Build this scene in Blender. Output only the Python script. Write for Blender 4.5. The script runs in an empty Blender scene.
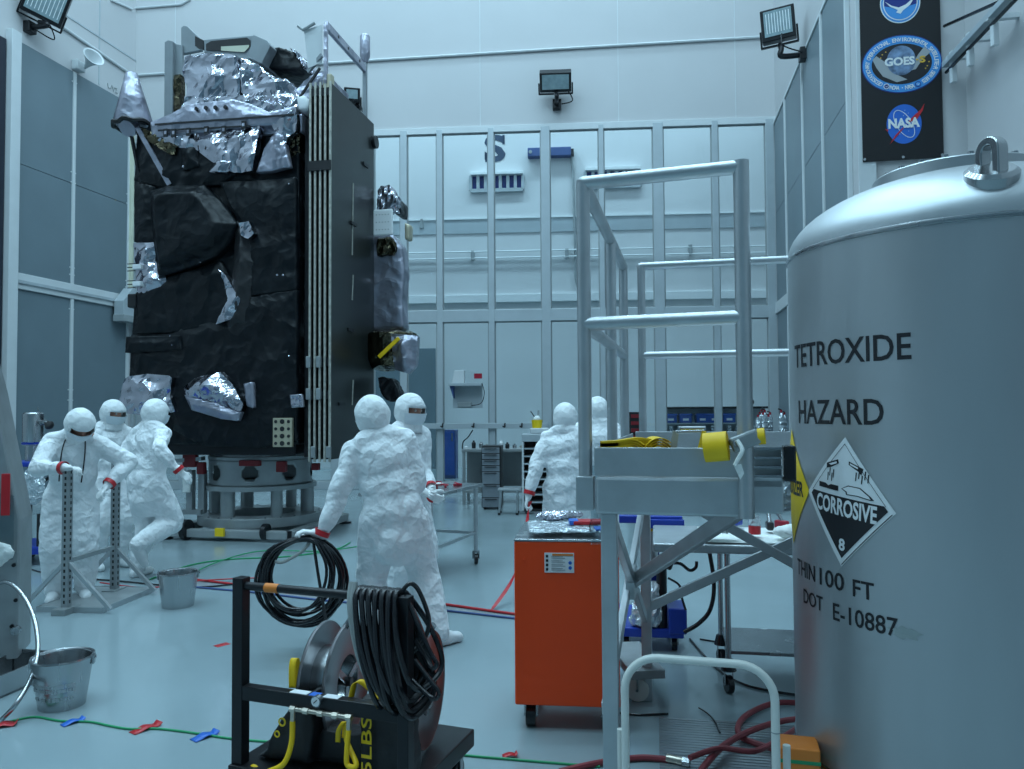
import bpy, bmesh, math, random
import numpy as np
from mathutils import Vector, Matrix, Euler

# ------------------------------------------------------------------ camera
F = 780.0                                   # focal length in pixels of the 1024 x 769 frame
CAM_H = 1.62
PITCH = math.atan(26.5 / F)
ROLL = 0.006
scene = bpy.context.scene
COL = scene.collection
cam_data = bpy.data.cameras.new('camera')
cam_data.sensor_width = 36.0
cam_data.lens = F / 1024.0 * 36.0
cam_data.clip_start = 0.05
cam_data.clip_end = 200
cam = bpy.data.objects.new('camera', cam_data)
COL.objects.link(cam)
CAM_R = Matrix.Rotation(math.pi / 2 + PITCH, 3, 'X') @ Matrix.Rotation(-ROLL, 3, 'Z')
CAM_P = Vector((0, 0, CAM_H))
cam.location = CAM_P
cam.rotation_euler = CAM_R.to_euler()
scene.camera = cam

# ------------------------------------------------------------------ view and world
scene.view_settings.view_transform = 'Standard'
scene.view_settings.look = 'None'
scene.view_settings.exposure = 0.10
scene.view_settings.gamma = 1.0
scene.view_settings.use_curve_mapping = False
world = bpy.data.worlds.new('world')
scene.world = world
world.use_nodes = True
world.node_tree.nodes['Background'].inputs[0].default_value = (0.10, 0.16, 0.2, 1)
world.node_tree.nodes['Background'].inputs[1].default_value = 0.3

# ------------------------------------------------------------------ lamps of the hall (cool white ceiling troffers)
LAMP_COLOR = (0.54, 0.83, 1.0)
CEIL_Z = 16.0
LAMPS = []                                  # x, y, z, size x, size y, watts
for yy, w in ((14.0, 140), (10.2, 150), (6.4, 158), (2.6, 164), (-1.6, 164)):
    for xx in (-8.4, -4.6, -0.8, 2.4):
        LAMPS.append((xx + 0.18 * (yy - 8), yy, CEIL_Z - 0.12, 2.4, 0.7, w))
for xx in (-8.0, -3.5, 1.0, 5.0):           # the bay beyond the glazing has its own lamps
    LAMPS.append((xx, 19.4, CEIL_Z - 0.12, 2.4, 0.7, 370))
for lx, ly, lz, sx, sy, watts in LAMPS:
    ld = bpy.data.lights.new('ceiling_lamp_light', 'AREA')
    ld.shape = 'RECTANGLE'
    ld.size = sx
    ld.size_y = sy
    ld.energy = watts
    ld.color = LAMP_COLOR
    lo = bpy.data.objects.new('ceiling_lamp_light', ld)
    lo.location = (lx, ly, lz - 0.02)
    COL.objects.link(lo)

# ------------------------------------------------------------------ pixel helpers (a pixel gives a direction only)
def ray(px, py):
    return CAM_R @ Vector(((px - 512.0) / F, -(py - 384.5) / F, -1.0))
def G(px, py, z=0.0):
    d = ray(px, py)
    t = (z - CAM_H) / d.z
    return CAM_P + d * t
def at(px, py, Y):
    d = ray(px, py)
    return CAM_P + d * (Y / d.y)
def RP(px, py, p, n):
    d = ray(px, py)
    t = (Vector(p) - CAM_P).dot(n) / d.dot(n)
    return CAM_P + d * t

# ------------------------------------------------------------------ mesh collector
def frame(o, xd, yd, zd=(0, 0, 1)):
    xd, yd, zd = Vector(xd), Vector(yd), Vector(zd)
    return Matrix(((xd.x, yd.x, zd.x, o[0]), (xd.y, yd.y, zd.y, o[1]), (xd.z, yd.z, zd.z, o[2]), (0, 0, 0, 1)))

def spline(pts, n=8, closed=False):
    P = [Vector(p) for p in pts]
    out = []
    m = len(P)
    rng = m if closed else m - 1
    for i in range(rng):
        if closed:
            a, b, c, d = P[(i - 1) % m], P[i], P[(i + 1) % m], P[(i + 2) % m]
        else:
            a, b, c, d = P[max(i - 1, 0)], P[i], P[i + 1], P[min(i + 2, m - 1)]
        for k in range(n):
            t = k / n
            out.append(0.5 * ((2 * b) + (c - a) * t + (2 * a - 5 * b + 4 * c - d) * t * t + (3 * b - a - 3 * c + d) * t ** 3))
    if not closed:
        out.append(P[-1])
    return out

class MB:
    def __init__(s, M=None):
        s.v, s.f, s.mi = [], [], []
        s.M = M
    def add(s, vs, fs, mi=0):
        b = len(s.v)
        for p in vs:
            p = Vector(p)
            s.v.append(s.M @ p if s.M is not None else p)
        for q in fs:
            s.f.append([b + i for i in q])
            s.mi.append(mi)
        return s
    def box(s, x0, x1, y0, y1, z0, z1, mi=0):
        v = [(x, y, z) for x in (x0, x1) for y in (y0, y1) for z in (z0, z1)]
        return s.add(v, [(0, 1, 3, 2), (4, 6, 7, 5), (0, 4, 5, 1), (2, 3, 7, 6), (0, 2, 6, 4), (1, 5, 7, 3)], mi)
    def obox(s, c, size, rot=None, mi=0):
        h = [k / 2 for k in size]
        R = rot if rot is not None else Matrix.Identity(3)
        v = [Vector(c) + R @ Vector((x, y, z)) for x in (-h[0], h[0]) for y in (-h[1], h[1]) for z in (-h[2], h[2])]
        return s.add(v, [(0, 1, 3, 2), (4, 6, 7, 5), (0, 4, 5, 1), (2, 3, 7, 6), (0, 2, 6, 4), (1, 5, 7, 3)], mi)
    def bar(s, p0, p1, w, h, up=(0, 0, 1), mi=0):
        p0, p1 = Vector(p0), Vector(p1)
        d = p1 - p0
        L = d.length
        d.normalize()
        up = Vector(up)
        if abs(d.dot(up)) > 0.98:
            up = Vector((0, 1, 0)) if abs(d.y) < 0.9 else Vector((1, 0, 0))
        sd = d.cross(up).normalized()
        u = sd.cross(d)
        R = Matrix((d, sd, u)).transposed()
        return s.obox((p0 + p1) / 2, (L, w, h), R, mi)
    def cyl(s, p0, p1, r0, r1=None, n=16, cap=True, mi=0):
        r1 = r0 if r1 is None else r1
        p0, p1 = Vector(p0), Vector(p1)
        d = (p1 - p0).normalized()
        a = d.orthogonal().normalized()
        b = d.cross(a)
        vs = []
        for p, r in ((p0, r0), (p1, r1)):
            for i in range(n):
                t = 2 * math.pi * i / n
                vs.append(p + a * (r * math.cos(t)) + b * (r * math.sin(t)))
        fs = [(i, (i + 1) % n, n + (i + 1) % n, n + i) for i in range(n)]
        if cap:
            fs += [tuple(range(n - 1, -1, -1)), tuple(range(n, 2 * n))]
        return s.add(vs, fs, mi)
    def tube(s, path, r, n=8, closed=False, mi=0):
        P = [Vector(p) for p in path]
        m = len(P)
        tang = []
        for i in range(m):
            if closed:
                t = P[(i + 1) % m] - P[(i - 1) % m]
            else:
                t = P[min(i + 1, m - 1)] - P[max(i - 1, 0)]
            tang.append(t.normalized() if t.length > 1e-9 else Vector((0, 0, 1)))
        nrm = tang[0].orthogonal().normalized()
        vs = []
        for i in range(m):
            nrm = nrm - tang[i] * nrm.dot(tang[i])
            nrm = nrm.normalized() if nrm.length > 1e-6 else tang[i].orthogonal().normalized()
            b = tang[i].cross(nrm)
            rr = r[i] if isinstance(r, (list, tuple)) else r
            for k in range(n):
                a = 2 * math.pi * k / n
                vs.append(P[i] + nrm * (rr * math.cos(a)) + b * (rr * math.sin(a)))
        fs = []
        for i in range(m if closed else m - 1):
            j = (i + 1) % m
            for k in range(n):
                fs.append((i * n + k, i * n + (k + 1) % n, j * n + (k + 1) % n, j * n + k))
        if not closed:
            fs += [tuple(range(n - 1, -1, -1)), tuple(range((m - 1) * n, m * n))]
        return s.add(vs, fs, mi)
    def lathe(s, prof, n=32, c=(0, 0, 0), R=None, mi=0, a0=0.0, a1=None):
        full = a1 is None
        a1 = 2 * math.pi if full else a1
        cols = n if full else n + 1
        vs, m = [], len(prof)
        for i in range(cols):
            t = a0 + (a1 - a0) * i / n
            for r, z in prof:
                p = Vector((r * math.cos(t), r * math.sin(t), z))
                vs.append(Vector(c) + (R @ p if R is not None else p))
        fs = []
        for i in range(n):
            j = (i + 1) % cols
            for k in range(m - 1):
                fs.append((i * m + k, j * m + k, j * m + k + 1, i * m + k + 1))
        return s.add(vs, fs, mi)
    def sphere(s, c, r, n=14, R=None, mi=0):
        if not isinstance(r, (list, tuple)):
            r = (r, r, r)
        vs, fs = [], []
        h = n // 2
        for i in range(h + 1):
            ph = math.pi * i / h
            for k in range(n):
                t = 2 * math.pi * k / n
                p = Vector((r[0] * math.sin(ph) * math.cos(t), r[1] * math.sin(ph) * math.sin(t), r[2] * math.cos(ph)))
                vs.append(Vector(c) + (R @ p if R is not None else p))
        for i in range(h):
            for k in range(n):
                fs.append((i * n + k, (i + 1) * n + k, (i + 1) * n + (k + 1) % n, i * n + (k + 1) % n))
        return s.add(vs, fs, mi)
    def capsule(s, p0, p1, r0, r1, n=12):
        p0, p1 = Vector(p0), Vector(p1)
        s.sphere(p0, r0, n)
        s.sphere(p1, r1, n)
        return s.cyl(p0, p1, r0, r1, n)
    def prism(s, poly, y0, y1, mi=0):                  # poly in x, z
        n = len(poly)
        vs = [(x, y0, z) for x, z in poly] + [(x, y1, z) for x, z in poly]
        fs = [tuple(range(n)), tuple(range(2 * n - 1, n - 1, -1))]
        fs += [(i, n + i, n + (i + 1) % n, (i + 1) % n) for i in range(n)]
        return s.add(vs, fs, mi)
    def flat(s, poly, mi=0):                           # 3-D polygon, one face
        return s.add(poly, [tuple(range(len(poly)))], mi)
    def ring(s, c, r0, r1, z0, z1, n=40, mi=0):        # annular slab about z
        return s.lathe([(r0, z0), (r1, z0), (r1, z1), (r0, z1), (r0, z0)], n, c, None, mi)
    def mesh(s, name, inv=None):
        me = bpy.data.meshes.new(name)
        vs = [inv @ p for p in s.v] if inv is not None else s.v
        me.from_pydata([tuple(p) for p in vs], [], s.f)
        me.polygons.foreach_set('material_index', s.mi)
        me.update()
        return me
    def build(s, name, mat, parent=None, smooth=False, bevel=0.0, world=False, flatbelow=None):
        inv = None
        if world and parent is not None:
            inv = MATW[parent.name].inverted()
        me = s.mesh(name, inv)
        bm = bmesh.new()
        bm.from_mesh(me)
        bmesh.ops.remove_doubles(bm, verts=bm.verts, dist=1e-6)
        bmesh.ops.recalc_face_normals(bm, faces=bm.faces)
        bm.to_mesh(me)
        bm.free()
        return link(name, me, mat, parent, smooth, bevel)

MATW = {}
def link(name, me, mat, parent=None, smooth=False, bevel=0.0):
    for m in (mat if isinstance(mat, (list, tuple)) else [mat]):
        me.materials.append(m)
    if smooth:
        me.polygons.foreach_set('use_smooth', [True] * len(me.polygons))
        if smooth != 'all':
            try:
                me.set_sharp_from_angle(angle=math.radians(40))
            except Exception:
                pass
    o = bpy.data.objects.new(name, me)
    COL.objects.link(o)
    if parent is not None:
        o.parent = parent
        MATW[o.name] = MATW[parent.name]
    else:
        MATW[o.name] = Matrix.Identity(4)
    if bevel:
        b = o.modifiers.new('bevel', 'BEVEL')
        b.width = bevel
        b.segments = 2
        b.limit_method = 'ANGLE'
    return o

def tag(o, label, cat, group=None):
    o['label'] = label
    o['category'] = cat
    if group:
        o['group'] = group
    return o
def thing(name, label, cat, loc=(0, 0, 0), rotz=0.0, group=None):
    o = bpy.data.objects.new(name, None)
    o.empty_display_size = 0.1
    COL.objects.link(o)
    o.location = loc
    o.rotation_euler = (0, 0, rotz)
    MATW[o.name] = Matrix.Translation(Vector(loc)) @ Matrix.Rotation(rotz, 4, 'Z')
    return tag(o, label, cat, group)
def struct(o):
    o['kind'] = 'structure'
    return o
def sempty(name, loc=(0, 0, 0), rotz=0.0):
    o = bpy.data.objects.new(name, None)
    COL.objects.link(o)
    o.location = loc
    o.rotation_euler = (0, 0, rotz)
    MATW[o.name] = Matrix.Translation(Vector(loc)) @ Matrix.Rotation(rotz, 4, 'Z')
    o['kind'] = 'structure'
    return o
def copy_tree(o, parent=None):
    c = o.copy()
    COL.objects.link(c)
    c.parent = parent
    MATW[c.name] = MATW[parent.name] if parent is not None else MATW[o.name]
    for ch in list(o.children):
        copy_tree(ch, c)
    return c
def place(o, loc, rotz=0.0):
    o.location = loc
    o.rotation_euler = (0, 0, rotz)
    MATW[o.name] = Matrix.Translation(Vector(loc)) @ Matrix.Rotation(rotz, 4, 'Z')

# ------------------------------------------------------------------ materials
def mat(name, col, rough=0.5, metal=0.0, bump=0.0, bscale=20.0, vary=0.06, vscale=4.0, stretch=None,
        emit=None, spec=0.5, rvary=0.0, bdetail=3.0, bdist=0.02, kind='noise', alpha=1.0, coat=0.0):
    m = bpy.data.materials.new(name)
    m.use_nodes = True
    nt = m.node_tree
    N, L = nt.nodes, nt.links
    b = N['Principled BSDF']
    b.inputs['Roughness'].default_value = rough
    b.inputs['Metallic'].default_value = metal
    b.inputs['Specular IOR Level'].default_value = spec
    if coat:
        b.inputs['Coat Weight'].default_value = coat
        b.inputs['Coat Roughness'].default_value = 0.08
    tc = N.new('ShaderNodeTexCoord')
    mp = N.new('ShaderNodeMapping')
    if stretch:
        mp.inputs['Scale'].default_value = stretch
    L.new(tc.outputs['Object'], mp.inputs['Vector'])
    nz = N.new('ShaderNodeTexNoise')
    nz.inputs['Scale'].default_value = vscale
    nz.inputs['Detail'].default_value = 4
    L.new(mp.outputs['Vector'], nz.inputs['Vector'])
    rp = N.new('ShaderNodeMapRange')
    rp.inputs['From Min'].default_value = 0.3
    rp.inputs['From Max'].default_value = 0.7
    rp.inputs['To Min'].default_value = 1 - vary
    rp.inputs['To Max'].default_value = 1 + vary
    L.new(nz.outputs['Fac'], rp.inputs['Value'])
    mx = N.new('ShaderNodeVectorMath')
    mx.operation = 'SCALE'
    mx.inputs[0].default_value = col[:3]
    L.new(rp.outputs['Result'], mx.inputs['Scale'])
    L.new(mx.outputs['Vector'], b.inputs['Base Color'])
    if rvary:
        rr = N.new('ShaderNodeMapRange')
        rr.inputs['From Min'].default_value = 0.3
        rr.inputs['From Max'].default_value = 0.7
        rr.inputs['To Min'].default_value = max(0.02, rough - rvary)
        rr.inputs['To Max'].default_value = rough + rvary
        L.new(nz.outputs['Fac'], rr.inputs['Value'])
        L.new(rr.outputs['Result'], b.inputs['Roughness'])
    if bump:
        if kind == 'voronoi':
            bn = N.new('ShaderNodeTexVoronoi')
            bn.inputs['Scale'].default_value = bscale
            out = bn.outputs['Distance']
        elif kind == 'crumple':
            wn = N.new('ShaderNodeTexNoise')
            wn.inputs['Scale'].default_value = bscale * 0.6
            wn.inputs['Detail'].default_value = 3
            L.new(mp.outputs['Vector'], wn.inputs['Vector'])
            ws = N.new('ShaderNodeVectorMath')
            ws.operation = 'SCALE'
            ws.inputs['Scale'].default_value = 1.6 / bscale
            L.new(wn.outputs['Color'], ws.inputs[0])
            wa = N.new('ShaderNodeVectorMath')
            wa.operation = 'ADD'
            L.new(mp.outputs['Vector'], wa.inputs[0])
            L.new(ws.outputs['Vector'], wa.inputs[1])
            va = N.new('ShaderNodeTexVoronoi')
            va.inputs['Scale'].default_value = bscale
            vb = N.new('ShaderNodeTexVoronoi')
            vb.inputs['Scale'].default_value = bscale * 2.4
            L.new(wa.outputs['Vector'], va.inputs['Vector'])
            L.new(wa.outputs['Vector'], vb.inputs['Vector'])
            ad = N.new('ShaderNodeMath')
            ad.operation = 'MULTIPLY_ADD'
            ad.inputs[1].default_value = 0.28
            L.new(vb.outputs['Distance'], ad.inputs[0])
            L.new(va.outputs['Distance'], ad.inputs[2])
            bn = ad
            out = ad.outputs[0]
        else:
            bn = N.new('ShaderNodeTexNoise')
            bn.inputs['Scale'].default_value = bscale
            bn.inputs['Detail'].default_value = bdetail
            out = bn.outputs['Fac']
        if kind != 'crumple':
            L.new(mp.outputs['Vector'], bn.inputs['Vector'])
        bp = N.new('ShaderNodeBump')
        bp.inputs['Strength'].default_value = bump
        bp.inputs['Distance'].default_value = bdist
        L.new(out, bp.inputs['Height'])
        L.new(bp.outputs['Normal'], b.inputs['Normal'])
    if emit:
        b.inputs['Emission Color'].default_value = (*emit[0], 1)
        b.inputs['Emission Strength'].default_value = emit[1]
    return m

def glass_mat(name, tint=(0.93, 0.97, 0.98), gloss=0.06, rough=0.02):
    m = bpy.data.materials.new(name)
    m.use_nodes = True
    N, L = m.node_tree.nodes, m.node_tree.links
    N.remove(N['Principled BSDF'])
    out = N['Material Output']
    tr = N.new('ShaderNodeBsdfTransparent')
    tr.inputs[0].default_value = (*tint, 1)
    gl = N.new('ShaderNodeBsdfGlossy')
    gl.inputs['Roughness'].default_value = rough
    lw = N.new('ShaderNodeFresnel')
    lw.inputs[0].default_value = 1.3 + gloss
    mix = N.new('ShaderNodeMixShader')
    L.new(lw.outputs[0], mix.inputs[0])
    L.new(tr.outputs[0], mix.inputs[1])
    L.new(gl.outputs[0], mix.inputs[2])
    L.new(mix.outputs[0], out.inputs[0])
    return m

M = {}
M['wall'] = mat('wall_paint', (0.51, 0.51, 0.52), 0.55, bump=0.05, bscale=8, vary=0.02, vscale=0.7)
M['bay_wall_lit'] = mat('bay_wall_brightened', (0.66, 0.67, 0.68), 0.55, vary=0.02, vscale=0.7)  # wall colour made lighter in place of more light in the bay
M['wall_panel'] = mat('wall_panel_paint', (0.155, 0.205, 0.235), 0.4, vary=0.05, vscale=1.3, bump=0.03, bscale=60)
M['trim'] = mat('white_trim', (0.60, 0.63, 0.645), 0.4, vary=0.03)
M['mullion'] = mat('aluminium_mullion', (0.43, 0.48, 0.51), 0.4, metal=0.15, vary=0.04)
M['floor'] = mat('floor_epoxy', (0.27, 0.345, 0.37), 0.16, vary=0.05, vscale=0.8, rvary=0.05, bump=0.02, bscale=90, bdist=0.004)
M['glass'] = glass_mat('clear_pane')
M['film'] = glass_mat('plastic_film', (0.82, 0.88, 0.9), 0.25, 0.12)
M['ceil'] = mat('ceiling_paint', (0.7, 0.73, 0.74), 0.7, vary=0.02)
M['lamp'] = mat('lamp_diffuser', (0.8, 0.9, 0.95), 0.5, emit=((0.6, 0.85, 1.0), 2.0))
M['black_metal'] = mat('black_metal', (0.012, 0.013, 0.016), 0.35, metal=0.3, vary=0.2)
M['black_plastic'] = mat('black_plastic', (0.014, 0.014, 0.016), 0.45, vary=0.15)
M['black_rubber'] = mat('black_rubber', (0.010, 0.011, 0.014), 0.26, vary=0.2, vscale=30)
M['steel'] = mat('brushed_steel', (0.42, 0.44, 0.455), 0.24, 0.95, bump=0.02, bscale=40, stretch=(1, 1, 0.05), vary=0.1, rvary=0.06, vscale=6)
M['alu'] = mat('satin_aluminium', (0.50, 0.53, 0.55), 0.42, 0.85, bump=0.06, bscale=60, vary=0.08, vscale=8)
M['alu_dark'] = mat('dull_aluminium', (0.36, 0.39, 0.40), 0.5, 0.7, vary=0.12, vscale=6)
M['white_paint'] = mat('white_enamel', (0.72, 0.74, 0.70), 0.3, vary=0.03)
M['suit'] = mat('white_coverall_cloth', (0.84, 0.87, 0.89), 0.7, bump=0.75, bscale=11, bdist=0.030, vary=0.04, vscale=9, kind='crumple')
M['hood'] = mat('white_hood_cloth', (0.82, 0.85, 0.86), 0.75, bump=0.6, bscale=18, bdist=0.014, vary=0.04, vscale=12, kind='crumple')
M['mask'] = mat('mask_cloth', (0.72, 0.78, 0.82), 0.8, bump=0.2, bscale=60, bdist=0.004)
M['glove'] = mat('white_glove_latex', (0.82, 0.84, 0.84), 0.5, bump=0.1, bscale=80, bdist=0.003)
M['boot'] = mat('white_boot_cloth', (0.74, 0.77, 0.78), 0.75, bump=0.3, bscale=60, bdist=0.006)
M['skin'] = mat('skin', (0.50, 0.25, 0.18), 0.55, vary=0.08, vscale=25)
M['eye'] = mat('eye_white', (0.6, 0.58, 0.55), 0.2)
M['red'] = mat('red_tape', (0.50, 0.012, 0.02), 0.45, vary=0.1)
M['red_dark'] = mat('dark_red_cover', (0.20, 0.008, 0.014), 0.5, vary=0.15)
M['red_hose'] = mat('red_hose_rubber', (0.26, 0.04, 0.05), 0.5, vary=0.15, vscale=20)
M['orange'] = mat('orange_enamel', (0.95, 0.066, 0.001), 0.42, vary=0.05, vscale=2)
M['orange_tape'] = mat('orange_tape', (0.75, 0.22, 0.03), 0.5)
M['yellow'] = mat('yellow_webbing', (0.92, 0.58, 0.006), 0.55, bump=0.2, bscale=150, vary=0.1, bdist=0.003)
M['yellow_paint'] = mat('yellow_print', (0.92, 0.62, 0.01), 0.5)
M['blue'] = mat('blue_enamel', (0.012, 0.045, 0.36), 0.35, vary=0.08)
M['blue_bin'] = mat('blue_bin_plastic', (0.03, 0.10, 0.40), 0.45)
M['navy'] = mat('navy_enclosure', (0.05, 0.09, 0.24), 0.5)
M['blue_tape'] = mat('blue_tape', (0.02, 0.13, 0.55), 0.45)
M['green'] = mat('green_cord', (0.02, 0.30, 0.12), 0.45)
M['black_mli'] = mat('black_thermal_blanket', (0.0045, 0.0065, 0.009), 0.38, bump=0.55, bscale=2.6, vary=0.25, vscale=3, bdist=0.10, rvary=0.1, spec=0.28, kind='crumple')
M['silver_mli'] = mat('silver_thermal_foil', (0.50, 0.50, 0.56), 0.14, 1.0, bump=0.65, bscale=2.0, vary=0.12, vscale=6, bdist=0.18, kind='crumple')
M['lilac_mli'] = mat('dull_silver_blanket', (0.38, 0.38, 0.45), 0.30, 0.75, bump=0.5, bscale=3.5, vary=0.12, bdist=0.06, kind='crumple')
M['radiator'] = mat('grey_radiator_panel', (0.26, 0.29, 0.31), 0.4, 0.3, vary=0.08)
M['solar'] = mat('solar_panel_back', (0.026, 0.031, 0.031), 0.30, 0.25, vary=0.12, vscale=2.5, bump=0.04, bscale=30)
M['solar_edge'] = mat('solar_panel_edge', (0.46, 0.45, 0.40), 0.45, 0.4, vary=0.25, vscale=18)
M['dark_foil'] = mat('dark_gold_foil', (0.10, 0.085, 0.055), 0.16, 1.0, bump=0.5, bscale=14, vary=0.4, vscale=7, bdist=0.03)
M['gold_plate'] = mat('tan_plate', (0.50, 0.45, 0.33), 0.4, 0.4)
M['conn_gold'] = mat('brass_fitting', (0.55, 0.50, 0.42), 0.3, 0.9)
M['banner'] = mat('black_banner_cloth', (0.006, 0.006, 0.008), 0.6, vary=0.1)
M['print_white'] = mat('white_print', (0.80, 0.82, 0.83), 0.5, vary=0.01)
M['print_black'] = mat('black_print', (0.012, 0.012, 0.016), 0.5, vary=0.05)
M['print_blue'] = mat('blue_print', (0.02, 0.14, 0.58), 0.5, vary=0.02)
M['print_sky'] = mat('sky_blue_print', (0.06, 0.30, 0.70), 0.5, vary=0.02)
M['print_navy'] = mat('navy_print', (0.012, 0.03, 0.22), 0.5, vary=0.02)
M['print_red'] = mat('red_print', (0.55, 0.02, 0.03), 0.5, vary=0.02)
M['print_grey'] = mat('grey_print', (0.36, 0.38, 0.40), 0.5, vary=0.02)
M['print_gold'] = mat('gold_print', (0.70, 0.42, 0.05), 0.5, vary=0.02)
M['globe'] = mat('globe_print', (0.16, 0.24, 0.38), 0.5, vary=0.75, vscale=9)
M['tank'] = mat('brushed_tank_steel', (0.47, 0.50, 0.52), 0.40, 0.75, bump=0.03, bscale=30, stretch=(1, 1, 0.25), vary=0.10, rvary=0.05, vscale=2.2)
M['stain'] = mat('oily_tape_mark', (0.36, 0.40, 0.40), 0.35, 0.6)
M['plastic_bag'] = mat('crumpled_plastic', (0.60, 0.66, 0.70), 0.16, 0.45, bump=0.9, bscale=14, bdist=0.04, vary=0.2, vscale=12, kind='crumple')
M['cloth_white'] = mat('white_wipe_cloth', (0.82, 0.86, 0.84), 0.85, bump=0.4, bscale=40, bdist=0.02)
M['cream'] = mat('cream_paint', (0.55, 0.56, 0.44), 0.45)
M['grey_paint'] = mat('grey_paint', (0.30, 0.33, 0.34), 0.45)
M['grey_drawer'] = mat('grey_plastic_drawer', (0.22, 0.25, 0.28), 0.4, vary=0.1)
M['grey_cord'] = mat('grey_cord', (0.34, 0.36, 0.35), 0.5)
M['lamp_glass'] = mat('floodlight_glass', (0.32, 0.42, 0.45), 0.12, 0.2, vary=0.15, vscale=10)
M['mat_rib'] = mat('ribbed_sheet', (0.38, 0.42, 0.44), 0.22, 0.5, vary=0.1)
M['weight_bag'] = mat('black_weight_bag', (0.010, 0.010, 0.012), 0.5, bump=0.3, bscale=14, bdist=0.02, vary=0.2)
M['crimson'] = mat('crimson_tool', (0.35, 0.01, 0.03), 0.4)

# ------------------------------------------------------------------ text and remesh helpers
def text_geo(txt, size=1.0, bold=0.0, spacing=1.0):
    cu = bpy.data.curves.new('txt', 'FONT')
    cu.body = txt
    cu.size = size
    cu.align_x = 'CENTER'
    cu.align_y = 'CENTER'
    cu.offset = bold
    cu.space_character = spacing
    cu.resolution_u = 3
    ob = bpy.data.objects.new('txt', cu)
    COL.objects.link(ob)
    dg = bpy.context.evaluated_depsgraph_get()
    me = bpy.data.meshes.new_from_object(ob.evaluated_get(dg))
    vs = [Vector((v.co.x, v.co.y)) for v in me.vertices]
    fs = [tuple(p.vertices) for p in me.polygons]
    bpy.data.objects.remove(ob)
    bpy.data.curves.remove(cu)
    bpy.data.meshes.remove(me)
    x0, x1 = min(v.x for v in vs), max(v.x for v in vs)
    y0, y1 = min(v.y for v in vs), max(v.y for v in vs)
    c = Vector(((x0 + x1) / 2, (y0 + y1) / 2))
    return [v - c for v in vs], fs, x1 - x0, y1 - y0

def fine_cut(vs, fs, step):
    """split flat geometry along x so that it can be bent"""
    bm = bmesh.new()
    bv = [bm.verts.new((v.x, v.y, 0)) for v in vs]
    for q in fs:
        try:
            bm.faces.new([bv[i] for i in q])
        except ValueError:
            pass
    x0, x1 = min(v.x for v in vs), max(v.x for v in vs)
    x = x0 + step
    while x < x1:
        bmesh.ops.bisect_plane(bm, geom=bm.verts[:] + bm.edges[:] + bm.faces[:], plane_co=(x, 0, 0), plane_no=(1, 0, 0))
        x += step
    bm.verts.index_update()
    o = [Vector((v.co.x, v.co.y)) for v in bm.verts], [tuple(v.index for v in q.verts) for q in bm.faces]
    bm.free()
    return o

def remesh(mb, voxel, iters=4, name='m', fac=0.5):
    me = mb.mesh('tmp')
    ob = bpy.data.objects.new('tmp', me)
    COL.objects.link(ob)
    r = ob.modifiers.new('r', 'REMESH')
    r.mode = 'VOXEL'
    r.voxel_size = voxel
    r.use_smooth_shade = True
    if iters:
        sm = ob.modifiers.new('s', 'SMOOTH')
        sm.iterations = iters
        sm.factor = fac
    dg = bpy.context.evaluated_depsgraph_get()
    out = bpy.data.meshes.new_from_object(ob.evaluated_get(dg))
    out.name = name
    bpy.data.objects.remove(ob)
    bpy.data.meshes.remove(me)
    out.materials.clear()
    return out

def sinnoise(P, scale, seed, octaves=3, ridged=False):
    rs = np.random.RandomState(seed)
    out = np.zeros(len(P))
    amp, tot = 1.0, 0.0
    Q = P.copy()
    for o in range(octaves):
        for _ in range(3):
            k = rs.normal(size=3)
            k = k / np.linalg.norm(k) * scale
            w = rs.normal(size=3) * scale * 0.7
            a = Q @ k + 1.3 * np.sin(Q @ w + rs.uniform(0, 6.3)) + rs.uniform(0, 6.3)
            s = np.sin(a)
            if ridged:
                s = 1 - 2 * np.abs(s) ** 0.7
            out += amp * s
            tot += amp
        amp *= 0.5
        scale *= 2.1
    return out / tot

def displace_mesh(me, amp, scale, seed, mask=None, ridged=False, octaves=3):
    n = len(me.vertices)
    co = np.empty(n * 3)
    no = np.empty(n * 3)
    me.vertices.foreach_get('co', co)
    me.vertices.foreach_get('normal', no)
    co, no = co.reshape(-1, 3), no.reshape(-1, 3)
    d = amp * sinnoise(co, scale, seed, octaves, ridged)
    if mask is not None:
        d = d * mask(co)
    co = co + no * d[:, None]
    me.vertices.foreach_set('co', co.ravel())
    me.update()

def crumpled(mb, voxel, amp, scale, seed, name, ridged=True, flat_shade=False, iters=2):
    me = remesh(mb, voxel, iters, name)
    displace_mesh(me, amp, scale, seed, None, ridged)
    if flat_shade:
        me.polygons.foreach_set('use_smooth', [False] * len(me.polygons))
    return me
# ------------------------------------------------------------------ the room
WA, WB = Vector((-8.18, 16.8, 0)), Vector((5.43, 15.8, 0))          # far wall, left and right corner
LD = Vector((0.2026, 1.0, 0)).normalized()                          # run of the left wall
RD = Vector((0.18, 1.0, 0)).normalized()                            # run of the right wall
class Plane:
    def __init__(s, o, u, n):
        s.o, s.u, s.n = Vector(o), Vector(u), Vector(n)
        s.M = frame(s.o, s.u, s.n)
    def uz(s, px, py, off=0.0):
        p = RP(px, py, s.o + s.n * off, s.n)
        return (p - s.o).dot(s.u), p.z
FU = (WB - WA).normalized()
far = Plane(WA, FU, Vector((FU.y, -FU.x, 0)))
FARLEN = (WB - WA).length
left = Plane(WA, -LD, Vector((LD.y, -LD.x, 0)))                     # u runs from the corner to the camera
RP1 = Vector((2.586 + 0.18 * 9.57, 9.57, 0))
right = Plane(WB, -RD, Vector((-RD.y, RD.x, 0)))
RLEN = (WB - RP1).length
RU = Vector((RD.y, -RD.x, 0))
ret = Plane(RP1, RU, Vector((-RD.x, -RD.y, 0)))                     # short return wall that carries the banner
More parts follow.
